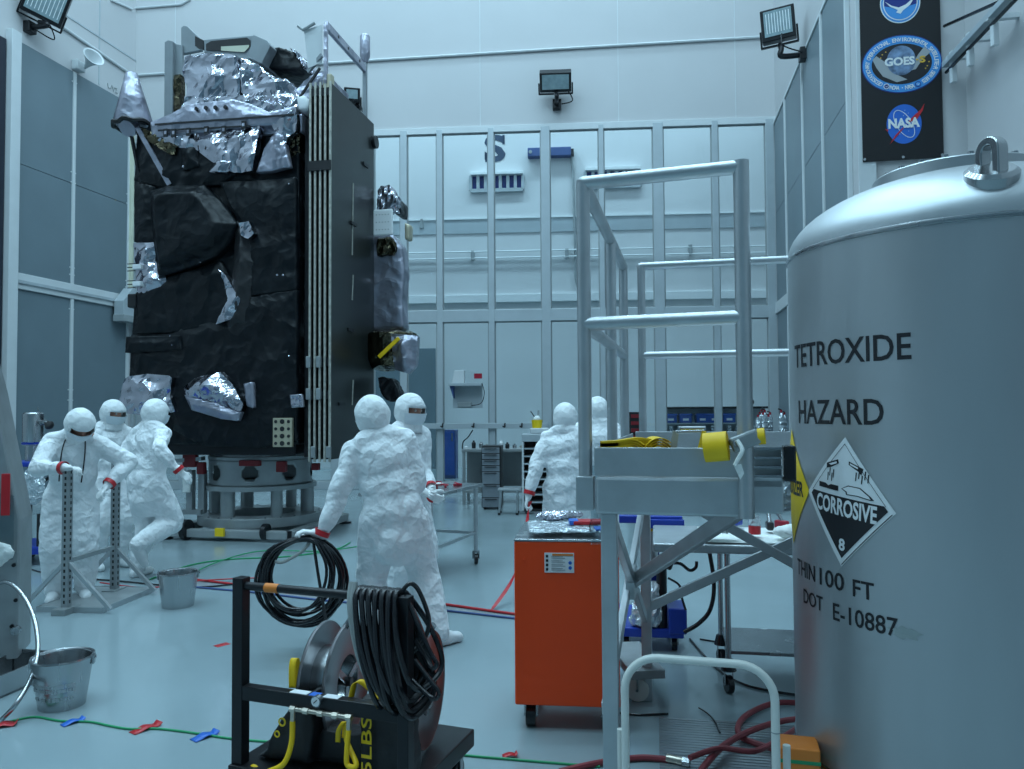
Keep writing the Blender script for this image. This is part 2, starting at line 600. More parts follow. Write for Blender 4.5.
RP2 = RP1 + RU * 1.25
near_r = Plane(RP2, -RD, Vector((-RD.y, RD.x, 0)))
BAY = 6.2                                                           # depth of the bay behind the glazing
WTOP = 12.0

struct(MB().box(-16, 12, -7.3, 25.5, -0.2, 0).build('floor', M['floor']))
struct(MB().box(-16, 12, -7.3, 25.5, CEIL_Z, CEIL_Z + 0.2).build('ceiling', M['ceil']))
# far wall above the glazing
FRAME_TOP = far.uz(544, 127)[1]
wf = struct(MB(far.M).box(-0.3, FARLEN + 0.3, -0.3, 0, FRAME_TOP, CEIL_Z).build('wall_far', M['wall']))
# left wall with grey panels
wl = struct(MB(left.M).box(-0.3, 26, -0.3, 0, 0, CEIL_Z).build('wall_left', M['wall']))
LT = left.uz(60, 65)[1]
S1, S0 = left.uz(60, 282)[1], left.uz(60, 297)[1]
lu = [left.uz(p, 300)[0] for p in (126, 70, 9)]
lu = [lu[0], lu[1], lu[2], lu[2] + 0.32]
edges = [0.16, lu[0], lu[1], lu[2]]
for (z0, z1) in ((0.12, S0), (S1, LT)):
    mid = (z0 + z1) / 2 if z0 > 1 else None
    for i in range(3):
        a, b = edges[i] + 0.035, edges[i + 1] - 0.035
        rows = [(z0, z1)]
        if mid:
            rows = [(z0, z0 + (z1 - z0) * 0.47), (z0 + (z1 - z0) * 0.47 + 0.012, z1)]
        for r0, r1 in rows:
            MB(left.M).box(a, b, 0.002, 0.03, r0, r1).build('panel', M['wall_panel'], wl)
    for i in range(3):
        MB(left.M).box(edges[i + 1] - 0.035, edges[i + 1] + 0.035, 0, 0.06, z0, z1).build('mullion', M['trim'], wl, bevel=0.006)
        for zz in (z0 + 0.18, z0 + 0.32, (z0 + z1) / 2 - 0.1, (z0 + z1) / 2 + 0.1, z1 - 0.2):
            for sx in (-0.055, 0.055):
                MB(left.M).cyl((edges[i + 1] + sx, 0.03, zz), (edges[i + 1] + sx, 0.042, zz), 0.014, n=8).build('bolt', M['trim'], wl)
MB(left.M).box(0, lu[2], 0, 0.07, S0, S1).build('rail', M['trim'], wl, bevel=0.01)
MB(left.M).box(0, lu[2], 0.07, 0.10, S0 + 0.10, S1 - 0.13).build('rail_groove', M['mullion'], wl)
MB(left.M).box(lu[2] - 0.05, lu[2] + 0.16, 0, 0.14, 0, LT + 0.1).build('corner_post', M['trim'], wl, bevel=0.01)
MB(left.M).box(lu[2] + 0.18, lu[2] + 3.2, 0.002, 0.04, 0.12, LT - 0.1).build('opening_dark', mat('opening_darkness', (0.012, 0.016, 0.03), 0.5), wl)  # near-black sheet standing in for the darkness of an opening
MB(left.M).box(0, 12, 0, 0.012, LT + 1.02, LT + 1.05).build('seam_strip', M['mullion'], wl)
u, z = left.uz(99, 60)
MB(left.M).box(u - 0.012, u + 0.012, 0, 0.012, LT + 0.05, CEIL_Z).build('seam_strip', M['mullion'], wl)
# right wall
RT = right.uz(776, 121)[1] - 0.05
wr = struct(MB(right.M).box(-0.3, RLEN, -0.3, 0, 0, CEIL_Z).build('wall_right', M['wall']))
ru = [0.0] + [right.uz(p, 200)[0] for p in (788.5, 806.6, 827, 853)]
for z0, z1 in ((0.12, 3.55), (3.78, 5.6), (5.612, RT)):
    for i in range(4):
        MB(right.M).box(ru[i] + 0.04, ru[i + 1] - 0.04, 0.002, 0.03, z0, z1).build('panel', M['wall_panel'], wr)
for i in range(1, 5):
    MB(right.M).box(ru[i] - 0.03, ru[i] + 0.03, 0, 0.06, 0.12, RT).build('mullion', M['trim'], wr, bevel=0.006)
    for zz in (1.0, 2.4, 4.0, 4.2, 5.3, 5.5, 6.8):
        MB(right.M).cyl((ru[i] - 0.05, 0.03, zz), (ru[i] - 0.05, 0.042, zz), 0.013, n=8).build('bolt', M['trim'], wr)
MB(right.M).box(0, RLEN, 0, 0.07, 3.55, 3.78).build('rail', M['trim'], wr, bevel=0.01)
MB(right.M).box(-0.02, RLEN, 0, 0.05, RT, RT + 0.05).build('rail', M['trim'], wr)
struct(MB(ret.M).box(-0.0, 1.25, -0.3, 0, 0, CEIL_Z).build('wall_return', M['wall']))
MB(ret.M).box(0.0, 0.2, 0, 0.03, 0, CEIL_Z).build('trim_1', M['trim']).__setitem__('kind', 'structure')
struct(MB(near_r.M).box(-0.3, 18, -0.3, 0, 0, CEIL_Z).build('wall_near_right', M['wall']))
struct(MB().box(-16, 12, -7.3, -7.0, 0, CEIL_Z).build('wall_behind', M['wall_panel']))
# bay behind the glazing
bay = Plane(WA - far.n * BAY - FU * 4, FU, far.n)
wb = struct(MB(bay.M).box(-4, FARLEN + 10, -0.3, 0, 0, CEIL_Z).build('wall_bay_far', M['bay_wall_lit']))
struct(MB(far.M).box(-4.2, -3.9, -BAY, 0, 0, CEIL_Z).build('wall_bay_left', M['wall']))
struct(MB(far.M).box(FARLEN + 3.9, FARLEN + 4.2, -BAY, 0, 0, CEIL_Z).build('wall_bay_right', M['wall']))
struct(MB(far.M).box(-4.2, -0.05, -0.25, -0.1, 0, CEIL_Z).build('wall_bay_front_left', M['wall']))
struct(MB(far.M).box(FARLEN + 0.05, FARLEN + 4.2, -0.25, -0.1, 0, CEIL_Z).build('wall_bay_front_right', M['wall']))

# ------------------------------------------------------------------ glazed partition
win = sempty('window_1')
TR1, TR0 = far.uz(545, 309)[1], far.uz(545, 321)[1]
spec = [(132, 8), (184, 5), (232, 8), (282, 5), (336, 8), (372, 5), (404, 7), (440, 6), (491.5, 6), (546, 9), (602, 5), (659, 10), (716, 6), (771, 8)]
mu = []
for px, w in spec:
    u, _ = far.uz(px, 250)
    mu.append((u, w / 780.0 * 16.2))
for u, w in mu:
    MB(far.M).box(u - w / 2, u + w / 2, -0.1, 0.06, 0.0, FRAME_TOP).build('mullion', M['mullion'], win, bevel=0.008)
for i in range(len(mu) - 1):
    a, b = mu[i][0] + mu[i][1] / 2, mu[i + 1][0] - mu[i + 1][1] / 2
    for z0, z1 in ((0.16, TR0), (TR1, FRAME_TOP - 0.09)):
        MB(far.M).box(a - 0.01, b + 0.01, -0.03, -0.022, z0 - 0.01, z1 + 0.01).build('pane', M['glass'], win)
        for q in ((a, a + 0.025, z0, z1), (b - 0.025, b, z0, z1), (a, b, z0, z0 + 0.025), (a, b, z1 - 0.025, z1)):
            pass
        g = MB(far.M)
        for q in ((a, a + 0.022, z0, z1), (b - 0.022, b, z0, z1), (a, b, z0, z0 + 0.022), (a, b, z1 - 0.022, z1)):
            g.box(q[0], q[1], -0.022, 0.004, q[2], q[3])
        g.build('gasket', M['grey_paint'], win)
MB(far.M).box(0, FARLEN, -0.1, 0.055, TR0, TR1).build('transom', M['mullion'], win, bevel=0.008)
MB(far.M).box(0, FARLEN, -0.1, 0.055, FRAME_TOP - 0.09, FRAME_TOP + 0.05).build('head_rail', M['trim'], win, bevel=0.008)
MB(far.M).box(0, FARLEN, -0.1, 0.055, 0.0, 0.16).build('sill', M['mullion'], win, bevel=0.008)

# ------------------------------------------------------------------ bay wall: ledges, pipes, letter, vents
def bz(py, px=545):
    return bay.uz(px, py)[1]
BL = FARLEN + 9
o = MB(bay.M).box(-3, BL, 0, 0.12, bz(302), bz(294)).build('wall_ledge', M['print_white'], bevel=0.01)
tag(o, 'long white ledge along the wall behind the glazed partition', 'ledge')
MB(bay.M).box(-3, BL, 0.0, 0.03, bz(232), bz(218)).build('seam_strip', M['mullion'], wb)
MB(bay.M).box(-3, BL, 0.0, 0.06, bz(218), bz(216.5)).build('top_strip', M['print_white'], wb)
for py in (251, 257.5):
    o = MB(bay.M).cyl((-3, 0.1, bz(py)), (BL, 0.1, bz(py)), 0.022, n=8).build('wall_pipe', M['print_white'], smooth=True)
    tag(o, 'upper thin white pipe along the wall behind the glazing' if py < 254 else 'lower thin white pipe along the wall behind the glazing', 'pipe')
k = 0
for px, py in ((422, 224), (473, 256), (567, 254), (690, 250)):
    u, z = bay.uz(px, py)
    o = MB(bay.M).box(u - 0.05, u + 0.05, 0.01, 0.12 if k else 0.06, z - 0.14, z + 0.14).build('bracket', M['grey_paint'], wb, bevel=0.01)
    k += 1
u, _ = bay.uz(567, 200)
for off in (0.0,):
    t = thing('wall_conduit', 'dark conduit drop running down beside the blue wall unit', 'conduit')
    p = [bay.uz(571, 155), bay.uz(573, 172), bay.uz(573.5, 190), bay.uz(575, 240), bay.uz(575.5, 275), bay.uz(580, 296)]
    MB(bay.M).tube(spline([(a, 0.06, b) for a, b in p], 6), 0.035, 8).build('pipe', M['grey_paint'], t, smooth=True)
# big letter S painted on the wall: slab serif, drawn from strokes
vs, fs, w, h = text_geo('S', 1.0, 0.035)
u, z = bay.uz(495, 148.5)
sc_x, sc_z = 0.62 / w, 0.80 / h
lt = MB(bay.M)
lt.add([(u + v.x * sc_x, 0.012, z + v.y * sc_z) for v in vs], fs)
for s in (-1, 1):
    lt.box(u + s * 0.23 - 0.035 + 0.02 * s, u + s * 0.23 + 0.035 + 0.02 * s, 0.004, 0.012, z + s * 0.12, z + s * 0.39)
lt.build('painted_letter', mat('slate_letter_paint', (0.035, 0.06, 0.11), 0.6), wb)
for pxs, pys, n, ww in (((471, 523), (173.5, 190), 7, 1), ((585, 640), (169, 186), 7, 1)):
    (u0, z1), (u1, z0) = bay.uz(pxs[0], pys[0]), bay.uz(pxs[1], pys[1])
    v = thing('wall_vent', 'louvred white wall vent left under the big letter' if pxs[0] < 500 else 'louvred white wall vent beside the blue wall unit', 'vent')
    MB(bay.M).box(u0, u1, 0, 0.2, z1 - 0.1, z1).build('hood', M['print_white'], v, bevel=0.01)
    MB(bay.M).box(u0, u1, 0, 0.02, z0 + 0.02, z1 - 0.1).build('backing', M['print_navy'], v)
    MB(bay.M).box(u0, u1, 0, 0.12, z0 - 0.06, z0 + 0.04).build('sill', M['mullion'], v)
    for i in range(n + 1):
        a = u0 + (u1 - u0) * i / n
        wd = (u1 - u0) / n * 0.2
        MB(bay.M).box(a - wd, a + wd, 0.02, 0.12, z0, z1 - 0.1).build('slat', M['mullion'], v)
(u0, z1), (u1, z0) = bay.uz(528, 150.5), bay.uz(571, 158)
v = thing('wall_unit', 'long blue wall unit mounted high behind the glazing', 'wall unit')
MB(bay.M).box(u0, u1, 0, 0.25, z0, z1).build('body', M['navy'], v, bevel=0.02)
MB(bay.M).box(u1, u1 + 0.08, 0.02, 0.2, z0 + 0.03, z1 - 0.05).build('end_cap', M['black_plastic'], v)
MB(bay.M).cyl((u0 + 0.08, 0.25, (z0 + z1) / 2), (u0 + 0.08, 0.27, (z0 + z1) / 2), 0.05, n=10).build('knob', M['grey_paint'], v)
# darker screens on the left of the bay wall
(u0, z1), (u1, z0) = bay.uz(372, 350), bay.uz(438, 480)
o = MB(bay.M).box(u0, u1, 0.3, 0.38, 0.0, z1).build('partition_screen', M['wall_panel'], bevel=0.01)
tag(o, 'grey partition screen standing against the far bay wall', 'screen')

# ------------------------------------------------------------------ lines and conduits on the hall walls
def conduit(name, plane, pts, r, material, label, off=None):
    o = MB(plane.M).tube([(a, (off or r) , b) for a, b in pts], r, 8).build(name, material, smooth=True)
    return tag(o, label, 'conduit')
conduit('wall_conduit', far, [far.uz(134, 76), far.uz(370, 61), far.uz(566, 49), far.uz(762, 37.5)], 0.03, M['trim'], 'thin white conduit running right across the upper far wall')
conduit('wall_conduit', far, [far.uz(133, 9), far.uz(182, 5), far.uz(190, 0), far.uz(192, -8)], 0.025, M['trim'], 'short white conduit at the top of the far wall corner')
for px in (175, 735, 618, 480):
    u, _ = far.uz(px, 60)
    MB(far.M).box(u - 0.008, u + 0.008, 0, 0.006, FRAME_TOP + 0.05, CEIL_Z).build('seam_strip', M['trim'], wf)
o = conduit('wall_conduit', left, [left.uz(60, 26), left.uz(128, 73)], 0.03, M['trim'], 'white conduit sloping along the top of the left wall')
conduit('wall_conduit', left, [left.uz(110, 0), left.uz(131, 9)], 0.025, M['trim'], 'short white conduit near the ceiling on the left wall')
o = conduit('cable_duct', left, [(0.18, left.uz(128, 130)[1]), (0.18, 4.0)], 0.06, M['cream'], 'cream vertical cable duct in the left room corner')
o = conduit('wall_conduit', left, [(0.62, LT - 0.2), (0.60, 6.0), (0.58, 4.6), (0.3, 4.0)], 0.012, M['yellow_paint'], 'thin yellow cable hanging down the left wall')
(u1, z1), (u0, z0) = left.uz(109, 283), left.uz(131, 320)
b = thing('junction_box', 'grey junction box with sloped cover on the left wall rail', 'junction box')
MB(left.M).prism([(0.1, 3.55), (0.72, 3.55), (0.72, 3.95), (0.45, 4.25), (0.1, 4.25)], 0.1, 0.32).build('body', M['mullion'], b, bevel=0.01)
MB(left.M).box(0.1, 0.75, 0.1, 0.36, 3.52, 3.66).build('base', M['grey_paint'], b, bevel=0.01)

# ------------------------------------------------------------------ floodlights
def floodlight(plane, px, py, wpx, hpx, off, label, tilt=0.5, yaw=0.0, arm_up=True, mount=None, roll=0.0, louvres=True):
    u, z = plane.uz(px, py, off)
    d = (plane.o + plane.u * u + plane.n * off).y
    mu_, mz = plane.uz(*mount) if mount else (u, z - 1.05 * hpx / F * d)
    d = (plane.o + plane.u * u + plane.n * off).y
    w, h = wpx / F * d, hpx / F * d
    c = plane.o + plane.u * u + plane.n * off
    t = thing('floodlight', label, 'floodlight', (c.x, c.y, z), 0.0, 'floodlights on the walls')
    X = plane.u if plane is not left else -plane.u
    if plane is right or plane is near_r:
        X = -plane.u
    base = Matrix((X, -plane.n, Vector((0, 0, 1)))).transposed()
    if base.determinant() < 0:
        X = -X
        base = Matrix((X, -plane.n, Vector((0, 0, 1)))).transposed()
    R = (base @ Matrix.Rotation(yaw, 3, 'Z') @ Matrix.Rotation(tilt, 3, 'X') @ Matrix.Rotation(roll, 3, 'Y')).to_4x4()
    hd = MB(R)
    hd.box(-w / 2, w / 2, -0.04, 0.16, -h / 2, h / 2)
    hd.prism([(-w / 2 * 0.8, -h / 2 * 0.7), (w / 2 * 0.8, -h / 2 * 0.7), (w / 2 * 0.8, h / 2 * 0.7), (-w / 2 * 0.8, h / 2 * 0.7)], 0.16, 0.26)
    hd.build('housing', M['black_metal'], t, bevel=0.015)
    MB(R).box(-w / 2 + 0.05, w / 2 - 0.05, -0.052, -0.04, -h / 2 + 0.07, h / 2 - 0.04).build('lens', M['lamp_glass'], t)
    n = 9
    if louvres:
        for i in range(n):
            a = -w / 2 + 0.09 + (w - 0.18) * i / (n - 1)
            MB(R).box(a - 0.006, a + 0.006, -0.058, -0.052, -h / 2 + 0.12, h / 2 - 0.08).build('louvre', M['print_white'], t)
    b = MB(R)
    b.bar((-w / 2 - 0.02, 0.06, -h * 0.1), (-w / 2 - 0.02, 0.06, -h / 2 - 0.06), 0.03, 0.04)
    b.bar((w / 2 + 0.02, 0.06, -h * 0.1), (w / 2 + 0.02, 0.06, -h / 2 - 0.06), 0.03, 0.04)
    b.bar((-w / 2 - 0.03, 0.06, -h / 2 - 0.06), (w / 2 + 0.03, 0.06, -h / 2 - 0.06), 0.04, 0.03)
    b.build('yoke', M['black_metal'], t)
    m3 = plane.o + plane.u * mu_ + Vector((0, 0, mz))
    y0 = MATW[t.name] @ (R @ Vector((0, 0.06, -h / 2 - 0.06)))
    el = m3 + plane.n * off * 0.9
    MB().tube(spline([y0, Vector((el.x, el.y, (mz + y0.z) / 2)), Vector((el.x, el.y, mz)), m3 + plane.n * 0.05], 5), 0.045, 8).build('arm', M['black_metal'], t, smooth=True, world=True)
    MB().obox(m3 + plane.n * 0.04, (0.18, 0.18, 0.2), base).build('wall_plate', M['black_metal'], t, bevel=0.01, world=True)
    c0 = y0 + X * (w * 0.35) + Vector((0, 0, 0.1))
    MB().tube(spline([c0, c0 + X * 0.12 + Vector((0, 0, -0.25)), m3 + plane.n * 0.1 + X * 0.1], 6), 0.012, 6).build('cable', M['black_rubber'], t, smooth=True, world=True)
    return t
floodlight(far, 555.5, 82, 32, 20, 0.45, 'wide low floodlight on the middle of the far wall', tilt=0.75, mount=(557, 106), louvres=False)
floodlight(right, 778, 24, 33, 32, 0.45, 'square floodlight high on the right wall near the corner', tilt=0.12, yaw=1.35, roll=-0.06, mount=None)
floodlight(left, 46, 3, 38, 34, 0.45, 'tilted square floodlight high on the left wall', tilt=0.35, yaw=-0.95, roll=0.35, mount=(27, 28))
floodlight(far, 352, 95, 16, 14, 0.3, 'floodlight half hidden behind the top of the satellite', tilt=0.3, yaw=0.3, mount=(357, 106), louvres=False)
# small white paging horn on the left wall
u, z = left.uz(78, 66)
h = thing('paging_horn', 'small white paging horn on a bracket on the left wall', 'loudspeaker')
MB(left.M).box(u - 0.04, u + 0.18, 0, 0.14, z - 0.14, z + 0.06).build('bracket', M['trim'], h, bevel=0.02)
R = Matrix((left.u, left.n, Vector((0, 0, 1)))).transposed()
MB(left.M).lathe([(0.02, 0), (0.05, 0.1), (0.10, 0.22), (0.19, 0.34), (0.20, 0.36), (0.17, 0.35), (0.02, 0.1)], 20, (u - 0.02, 0.14, z - 0.05), Matrix.Rotation(-1.1, 3, 'X') @ Matrix.Rotation(0.35, 3, 'Y')).build('horn', M['trim'], h, smooth=True)
# scribbled tag on the wall
u, z = left.uz(112, 88)
MB(left.M).tube([(u + 0.14, 0.01, z + 0.04), (u + 0.12, 0.01, z - 0.05), (u + 0.05, 0.01, z - 0.03), (u + 0.02, 0.01, z + 0.05), (u - 0.03, 0.01, z - 0.06), (u - 0.06, 0.01, z + 0.03), (u - 0.13, 0.01, z + 0.04), (u - 0.1, 0.01, z - 0.06), (u - 0.16, 0.01, z - 0.05)], 0.008, 5).build('wall_scribble', M['grey_paint'], wl)

# ------------------------------------------------------------------ ceiling lamp housings
for i, (lx, ly, lz, sx, sy, w) in enumerate(LAMPS):
    t = thing('ceiling_light', 'long ceiling light fixture of the hall' if ly < 18 else 'long ceiling light fixture of the bay behind the glazing', 'ceiling light', (lx, ly, lz), 0, 'ceiling lights of the hall' if ly < 18 else 'ceiling lights of the far bay')
    MB().box(-sx / 2 - 0.05, sx / 2 + 0.05, -sy / 2 - 0.05, sy / 2 + 0.05, 0.0, 0.12).build('housing', M['trim'], t)

# ------------------------------------------------------------------ banner with emblems on the return wall
bn = thing('banner', 'tall black banner with three round mission emblems on the white wall', 'banner')
B0 = 0.045
(bu0, bz0) = ret.uz(863, 162, B0)
(bu1, _) = ret.uz(944, 160, B0)
bu_t = ret.uz(858, 0, B0)[0]
bz1 = bz0 + 3.6
MB(ret.M).box(bu0 - 0.0, bu1, 0.035, B0, bz0, bz1).build('cloth', M['banner'], bn)
for k in (0.02, 0.5, 0.98):
    a = bu0 + (bu1 - bu0) * k
    MB(ret.M).cyl((a, B0, bz0 + 0.03), (a, B0 + 0.008, bz0 + 0.03), 0.018, n=10).build('grommet', M['steel'], bn)
def disc(mb, c, rx, rz, lay, n=40, rot=0.0, mi=0, a0=0, a1=2 * math.pi):
    ps = []
    for i in range(n):
        t = a0 + (a1 - a0) * i / n
        x, z_ = rx * math.cos(t), rz * math.sin(t)
        ps.append((c[0] + x * math.cos(rot) - z_ * math.sin(rot), lay, c[1] + x * math.sin(rot) + z_ * math.cos(rot)))
    return mb.flat(ps, mi)
def put_text(mb, txt, c, wid, hei, lay, rot=0.0, bold=0.02, mi=0, shear=0.0):
    vs, fs, w, h = text_geo(txt, 1.0, bold)
    sx, sz = wid / w, hei / h
    out = []
    for v in vs:
        x, z_ = v.x * sx + v.y * sz * shear, v.y * sz
        out.append((c[0] + x * math.cos(rot) - z_ * math.sin(rot), lay, c[1] + x * math.sin(rot) + z_ * math.cos(rot)))
    return mb.add(out, fs, mi)
def layer(k):
    return B0 + 0.002 * k
PXM = F / 9.4
def bpt(px, py):
    return ret.uz(px, py, B0)
# NASA insignia
c = bpt(904, 124)
r = 18.2 / PXM
MBm = [M['print_blue'], M['print_red'], M['print_white']]
e = MB(ret.M)
disc(e, c, 16.6 / PXM, 20.2 / PXM, layer(1))
for i in range(22):
    a, q = random.Random(i).uniform(0, 6.28), random.Random(i + 50).uniform(0.2, 0.9)
    disc(e, (c[0] + math.cos(a) * q * 0.17, c[1] + math.sin(a) * q * 0.2), 0.004, 0.004, layer(2), 6, mi=2)
# orbit ring
ring = []
for i in range(41):
    t = 2 * math.pi * i / 40
    x, z_ = 0.085 * math.cos(t), 0.19 * math.sin(t)
    ring.append((c[0] + x * math.cos(0.5) - z_ * math.sin(0.5), c[1] + x * math.sin(0.5) + z_ * math.cos(0.5)))
for i in range(40):
    (x0, z0), (x1, z1) = ring[i], ring[i + 1]
    e.bar((x0, layer(3), z0), (x1, layer(3), z1), 0.002, 0.007, up=(0, 0, 1) if abs(z1 - z0) < abs(x1 - x0) else (1, 0, 0), mi=2)
# red vector: upper swept wing and lower tail
e.flat([(c[0] + 0.02, layer(4), c[1] + 0.0), (c[0] + 0.12, layer(4), c[1] + 0.10), (c[0] + 0.19, layer(4), c[1] + 0.16), (c[0] + 0.235, layer(4), c[1] + 0.235), (c[0] + 0.215, layer(4), c[1] + 0.15), (c[0] + 0.15, layer(4), c[1] + 0.05)], 1)
e.flat([(c[0] - 0.17, layer(4), c[1] - 0.245), (c[0] - 0.10, layer(4), c[1] - 0.13), (c[0] - 0.02, layer(4), c[1] - 0.05), (c[0] + 0.02, layer(4), c[1] - 0.02), (c[0] - 0.07, layer(4), c[1] - 0.13)], 1)
e.flat([(c[0] - 0.22, layer(4), c[1] - 0.05), (c[0] - 0.18, layer(4), c[1] - 0.06), (c[0] - 0.19, layer(4), c[1] - 0.085)], 1)
put_text(e, 'NASA', (c[0] - 0.002, c[1] + 0.01), 0.36, 0.125, layer(5), bold=0.045, mi=2)
e.build('agency_insignia', MBm, bn)
# oval GOES-S patch
c = bpt(901.5, 64)
e = MB(ret.M)
GM = [M['print_sky'], M['print_black'], M['globe'], M['print_white'], M['print_grey'], M['print_gold'], M['print_navy']]
RX, RZ = 37.2 / PXM, 29.0 / PXM
disc(e, c, RX + 0.012, RZ + 0.012, layer(1), 60, mi=6)
disc(e, c, RX, RZ, layer(2), 60)
disc(e, c, RX * 0.77, RZ * 0.72, layer(3), 60, mi=1)
e.flat([(c[0] + x, layer(4), c[1] + z_) for x, z_ in ((-0.335, 0.075), (-0.29, 0.12), (-0.17, 0.02), (-0.06, -0.13), (0.06, -0.2), (-0.06, -0.225), (-0.22, -0.14), (-0.29, -0.03))], 4)
e.flat([(c[0] + x, layer(4), c[1] + z_) for x, z_ in ((0.335, 0.12), (0.26, 0.19), (0.19, 0.10), (0.13, 0.0), (0.06, -0.1), (0.16, -0.08), (0.24, 0.04))], 4)
disc(e, (c[0] - 0.005, c[1] + 0.04), 0.165, 0.185, layer(5), 40, mi=2)
for i, (x, z_) in enumerate(((-0.22, 0.13), (-0.18, 0.16), (-0.24, 0.09), (0.29, -0.05), (0.31, 0.0), (0.27, -0.08))):
    disc(e, (c[0] + x, c[1] + z_), 0.009, 0.009, layer(4), 6, mi=5)
put_text(e, 'GOES', (c[0] - 0.025, c[1] + 0.03), 0.345, 0.105, layer(7), bold=0.04, mi=3)
put_text(e, 'S', (c[0] + 0.235, c[1] + 0.035), 0.07, 0.085, layer(7), bold=0.04, mi=5)
put_text(e, '-', (c[0] + 0.175, c[1] + 0.035), 0.03, 0.02, layer(7), bold=0.04, mi=5)
def arc_text(txt, a_start, a_end, size, flip=False):
    n = len(txt)
    for i, ch in enumerate(txt):
        if ch == ' ':
            continue
        t = a_start + (a_end - a_start) * i / (n - 1)
        x, z_ = RX * 0.885 * math.cos(t), RZ * 0.86 * math.sin(t)
        nx, nz = math.cos(t) / RX, math.sin(t) / RZ
        rot = math.atan2(nz, nx) - math.pi / 2 + (math.pi if flip else 0)
        put_text(e, ch, (c[0] + x, c[1] + z_), size * (0.25 if ch in 'I-' else 0.72), size * (0.25 if ch == '-' else 1), layer(5), rot, 0.02, 3)
arc_text('GEOSTATIONARY OPERATIONAL ENVIRONMENTAL SATELLITE-R SERIES', math.radians(232), math.radians(-52), 0.05)
arc_text('NOAA - NASA', math.radians(252), math.radians(288), 0.052, True)
for a, mi in ((243, 3), (297, 6)):
    t = math.radians(a)
    disc(e, (c[0] + RX * 0.885 * math.cos(t), c[1] + RZ * 0.86 * math.sin(t)), 0.035, 0.035, layer(5), 20, mi=mi)
    disc(e, (c[0] + RX * 0.885 * math.cos(t), c[1] + RZ * 0.86 * math.sin(t)), 0.026, 0.026, layer(6), 20, mi=6 if mi == 3 else 0)
    e.flat([(c[0] + RX * 0.885 * math.cos(t) + x, layer(7), c[1] + RZ * 0.86 * math.sin(t) + z_) for x, z_ in ((-0.02, 0.01), (0.0, -0.004), (0.022, 0.012), (0.0, -0.014))], 3)
e.build('mission_patch', GM, bn)
# NOAA roundel, its lower half in view
c = bpt(900, 3)
e = MB(ret.M)
disc(e, c, 19.2 / PXM, 21 / PXM, layer(1), 48, mi=1)
disc(e, c, 18.2 / PXM, 20 / PXM, layer(2), 48, mi=0)
disc(e, c, 16.6 / PXM, 18.2 / PXM, layer(3), 48, mi=1)
disc(e, c, 15.6 / PXM, 17.2 / PXM, layer(4), 48, mi=0)
e.flat([(c[0] + 15.6 / PXM * math.cos(t), layer(5), c[1] + 17.2 / PXM * math.sin(t)) for t in [math.radians(a) for a in range(-8, 189, 7)]] + [(c[0] - 0.1, layer(5), c[1] - 0.05), (c[0], layer(5), c[1] - 0.09), (c[0] + 0.1, layer(5), c[1] - 0.05)], 2)
e.flat([(c[0] + x, layer(6), c[1] + z_) for x, z_ in ((-0.18, 0.03), (-0.10, -0.03), (-0.02, -0.06), (0.06, -0.03), (0.17, 0.06), (0.11, -0.04), (0.03, -0.10), (0.0, -0.14), (-0.05, -0.12), (-0.03, -0.09), (-0.12, -0.04))], 1)
e.build('ocean_agency_roundel', [M['print_sky'], M['print_white'], M['print_navy']], bn)

# ------------------------------------------------------------------ conduit run on wall brackets, upper right
cr = thing('conduit_run', 'grey conduit run on wall brackets rising beside the banner', 'conduit')
off = 0.25
def nrp(px, py, o_=0.25):
    p = RP(px, py, near_r.o + near_r.n * o_, near_r.n)
    return p
p0, p1 = nrp(946, 65), nrp(1016, -10)
MB().bar(p0, p1, 0.10, 0.07).build('channel', M['mullion'], cr, bevel=0.005)
MB().tube([nrp(944.5, 26), nrp(1003, 0), nrp(1030, -12)], 0.02, 8).build('cable', M['black_rubber'], cr, smooth=True)
MB().tube([p0 + Vector((0, 0, -0.09)), p1 + Vector((0, 0, -0.09))], 0.02, 8).build('cable', M['black_rubber'], cr, smooth=True)
for px, py in ((951, 58), (968, 40), (992, 18)):
    q = nrp(px, py)
    MB().bar(q + near_r.n * 0.05, q - near_r.n * 0.25, 0.06, 0.05).build('bracket_arm', M['trim'], cr)
    MB().bar(q - near_r.n * 0.02 + Vector((0, 0, 0.08)), q - near_r.n * 0.02 + Vector((0, 0, -0.3)), 0.06, 0.06).build('bracket', M['trim'], cr, bevel=0.005)
# ------------------------------------------------------------------ propellant tank
TR = 0.61
TC = Vector((1.655, 2.832, 0))
Z_SEAM = 2.18
Z_LOW = 0.40
tank = thing('propellant_tank', 'large brushed steel propellant tank with hazard placards', 'tank', TC)
def cyl_hit(px, py):
    d = ray(px, py)
    ox, oy = CAM_P.x - TC.x, CAM_P.y - TC.y
    a = d.x ** 2 + d.y ** 2
    b = 2 * (ox * d.x + oy * d.y)
    c = ox * ox + oy * oy - TR * TR
    q = max(b * b - 4 * a * c, 0.0)
    t = (-b - math.sqrt(q)) / (2 * a)
    p = CAM_P + d * t
    return math.atan2(p.y - TC.y, p.x - TC.x) % (2 * math.pi), p.z
RISE = 0.27
prof = [(0.0, Z_LOW - 0.27)]
for i in range(1, 15):
    t = math.pi / 2 * i / 14
    prof.append((TR * math.sin(t), Z_LOW - 0.27 * math.cos(t)))
prof += [(TR, Z_LOW + 0.005), (TR, Z_SEAM)]
body = MB().lathe(prof, 96).build('shell', M['tank'], tank, smooth=True)
hp = [(TR, Z_SEAM + 0.012)]
for i in range(1, 19):
    t = math.pi / 2 * i / 18
    hp.append((TR * math.cos(t) if i < 18 else 0.0, Z_SEAM + 0.012 + RISE * math.sin(t)))
MB().lathe(hp, 96).build('dome', M['tank'], tank, smooth=True)
w = MB()
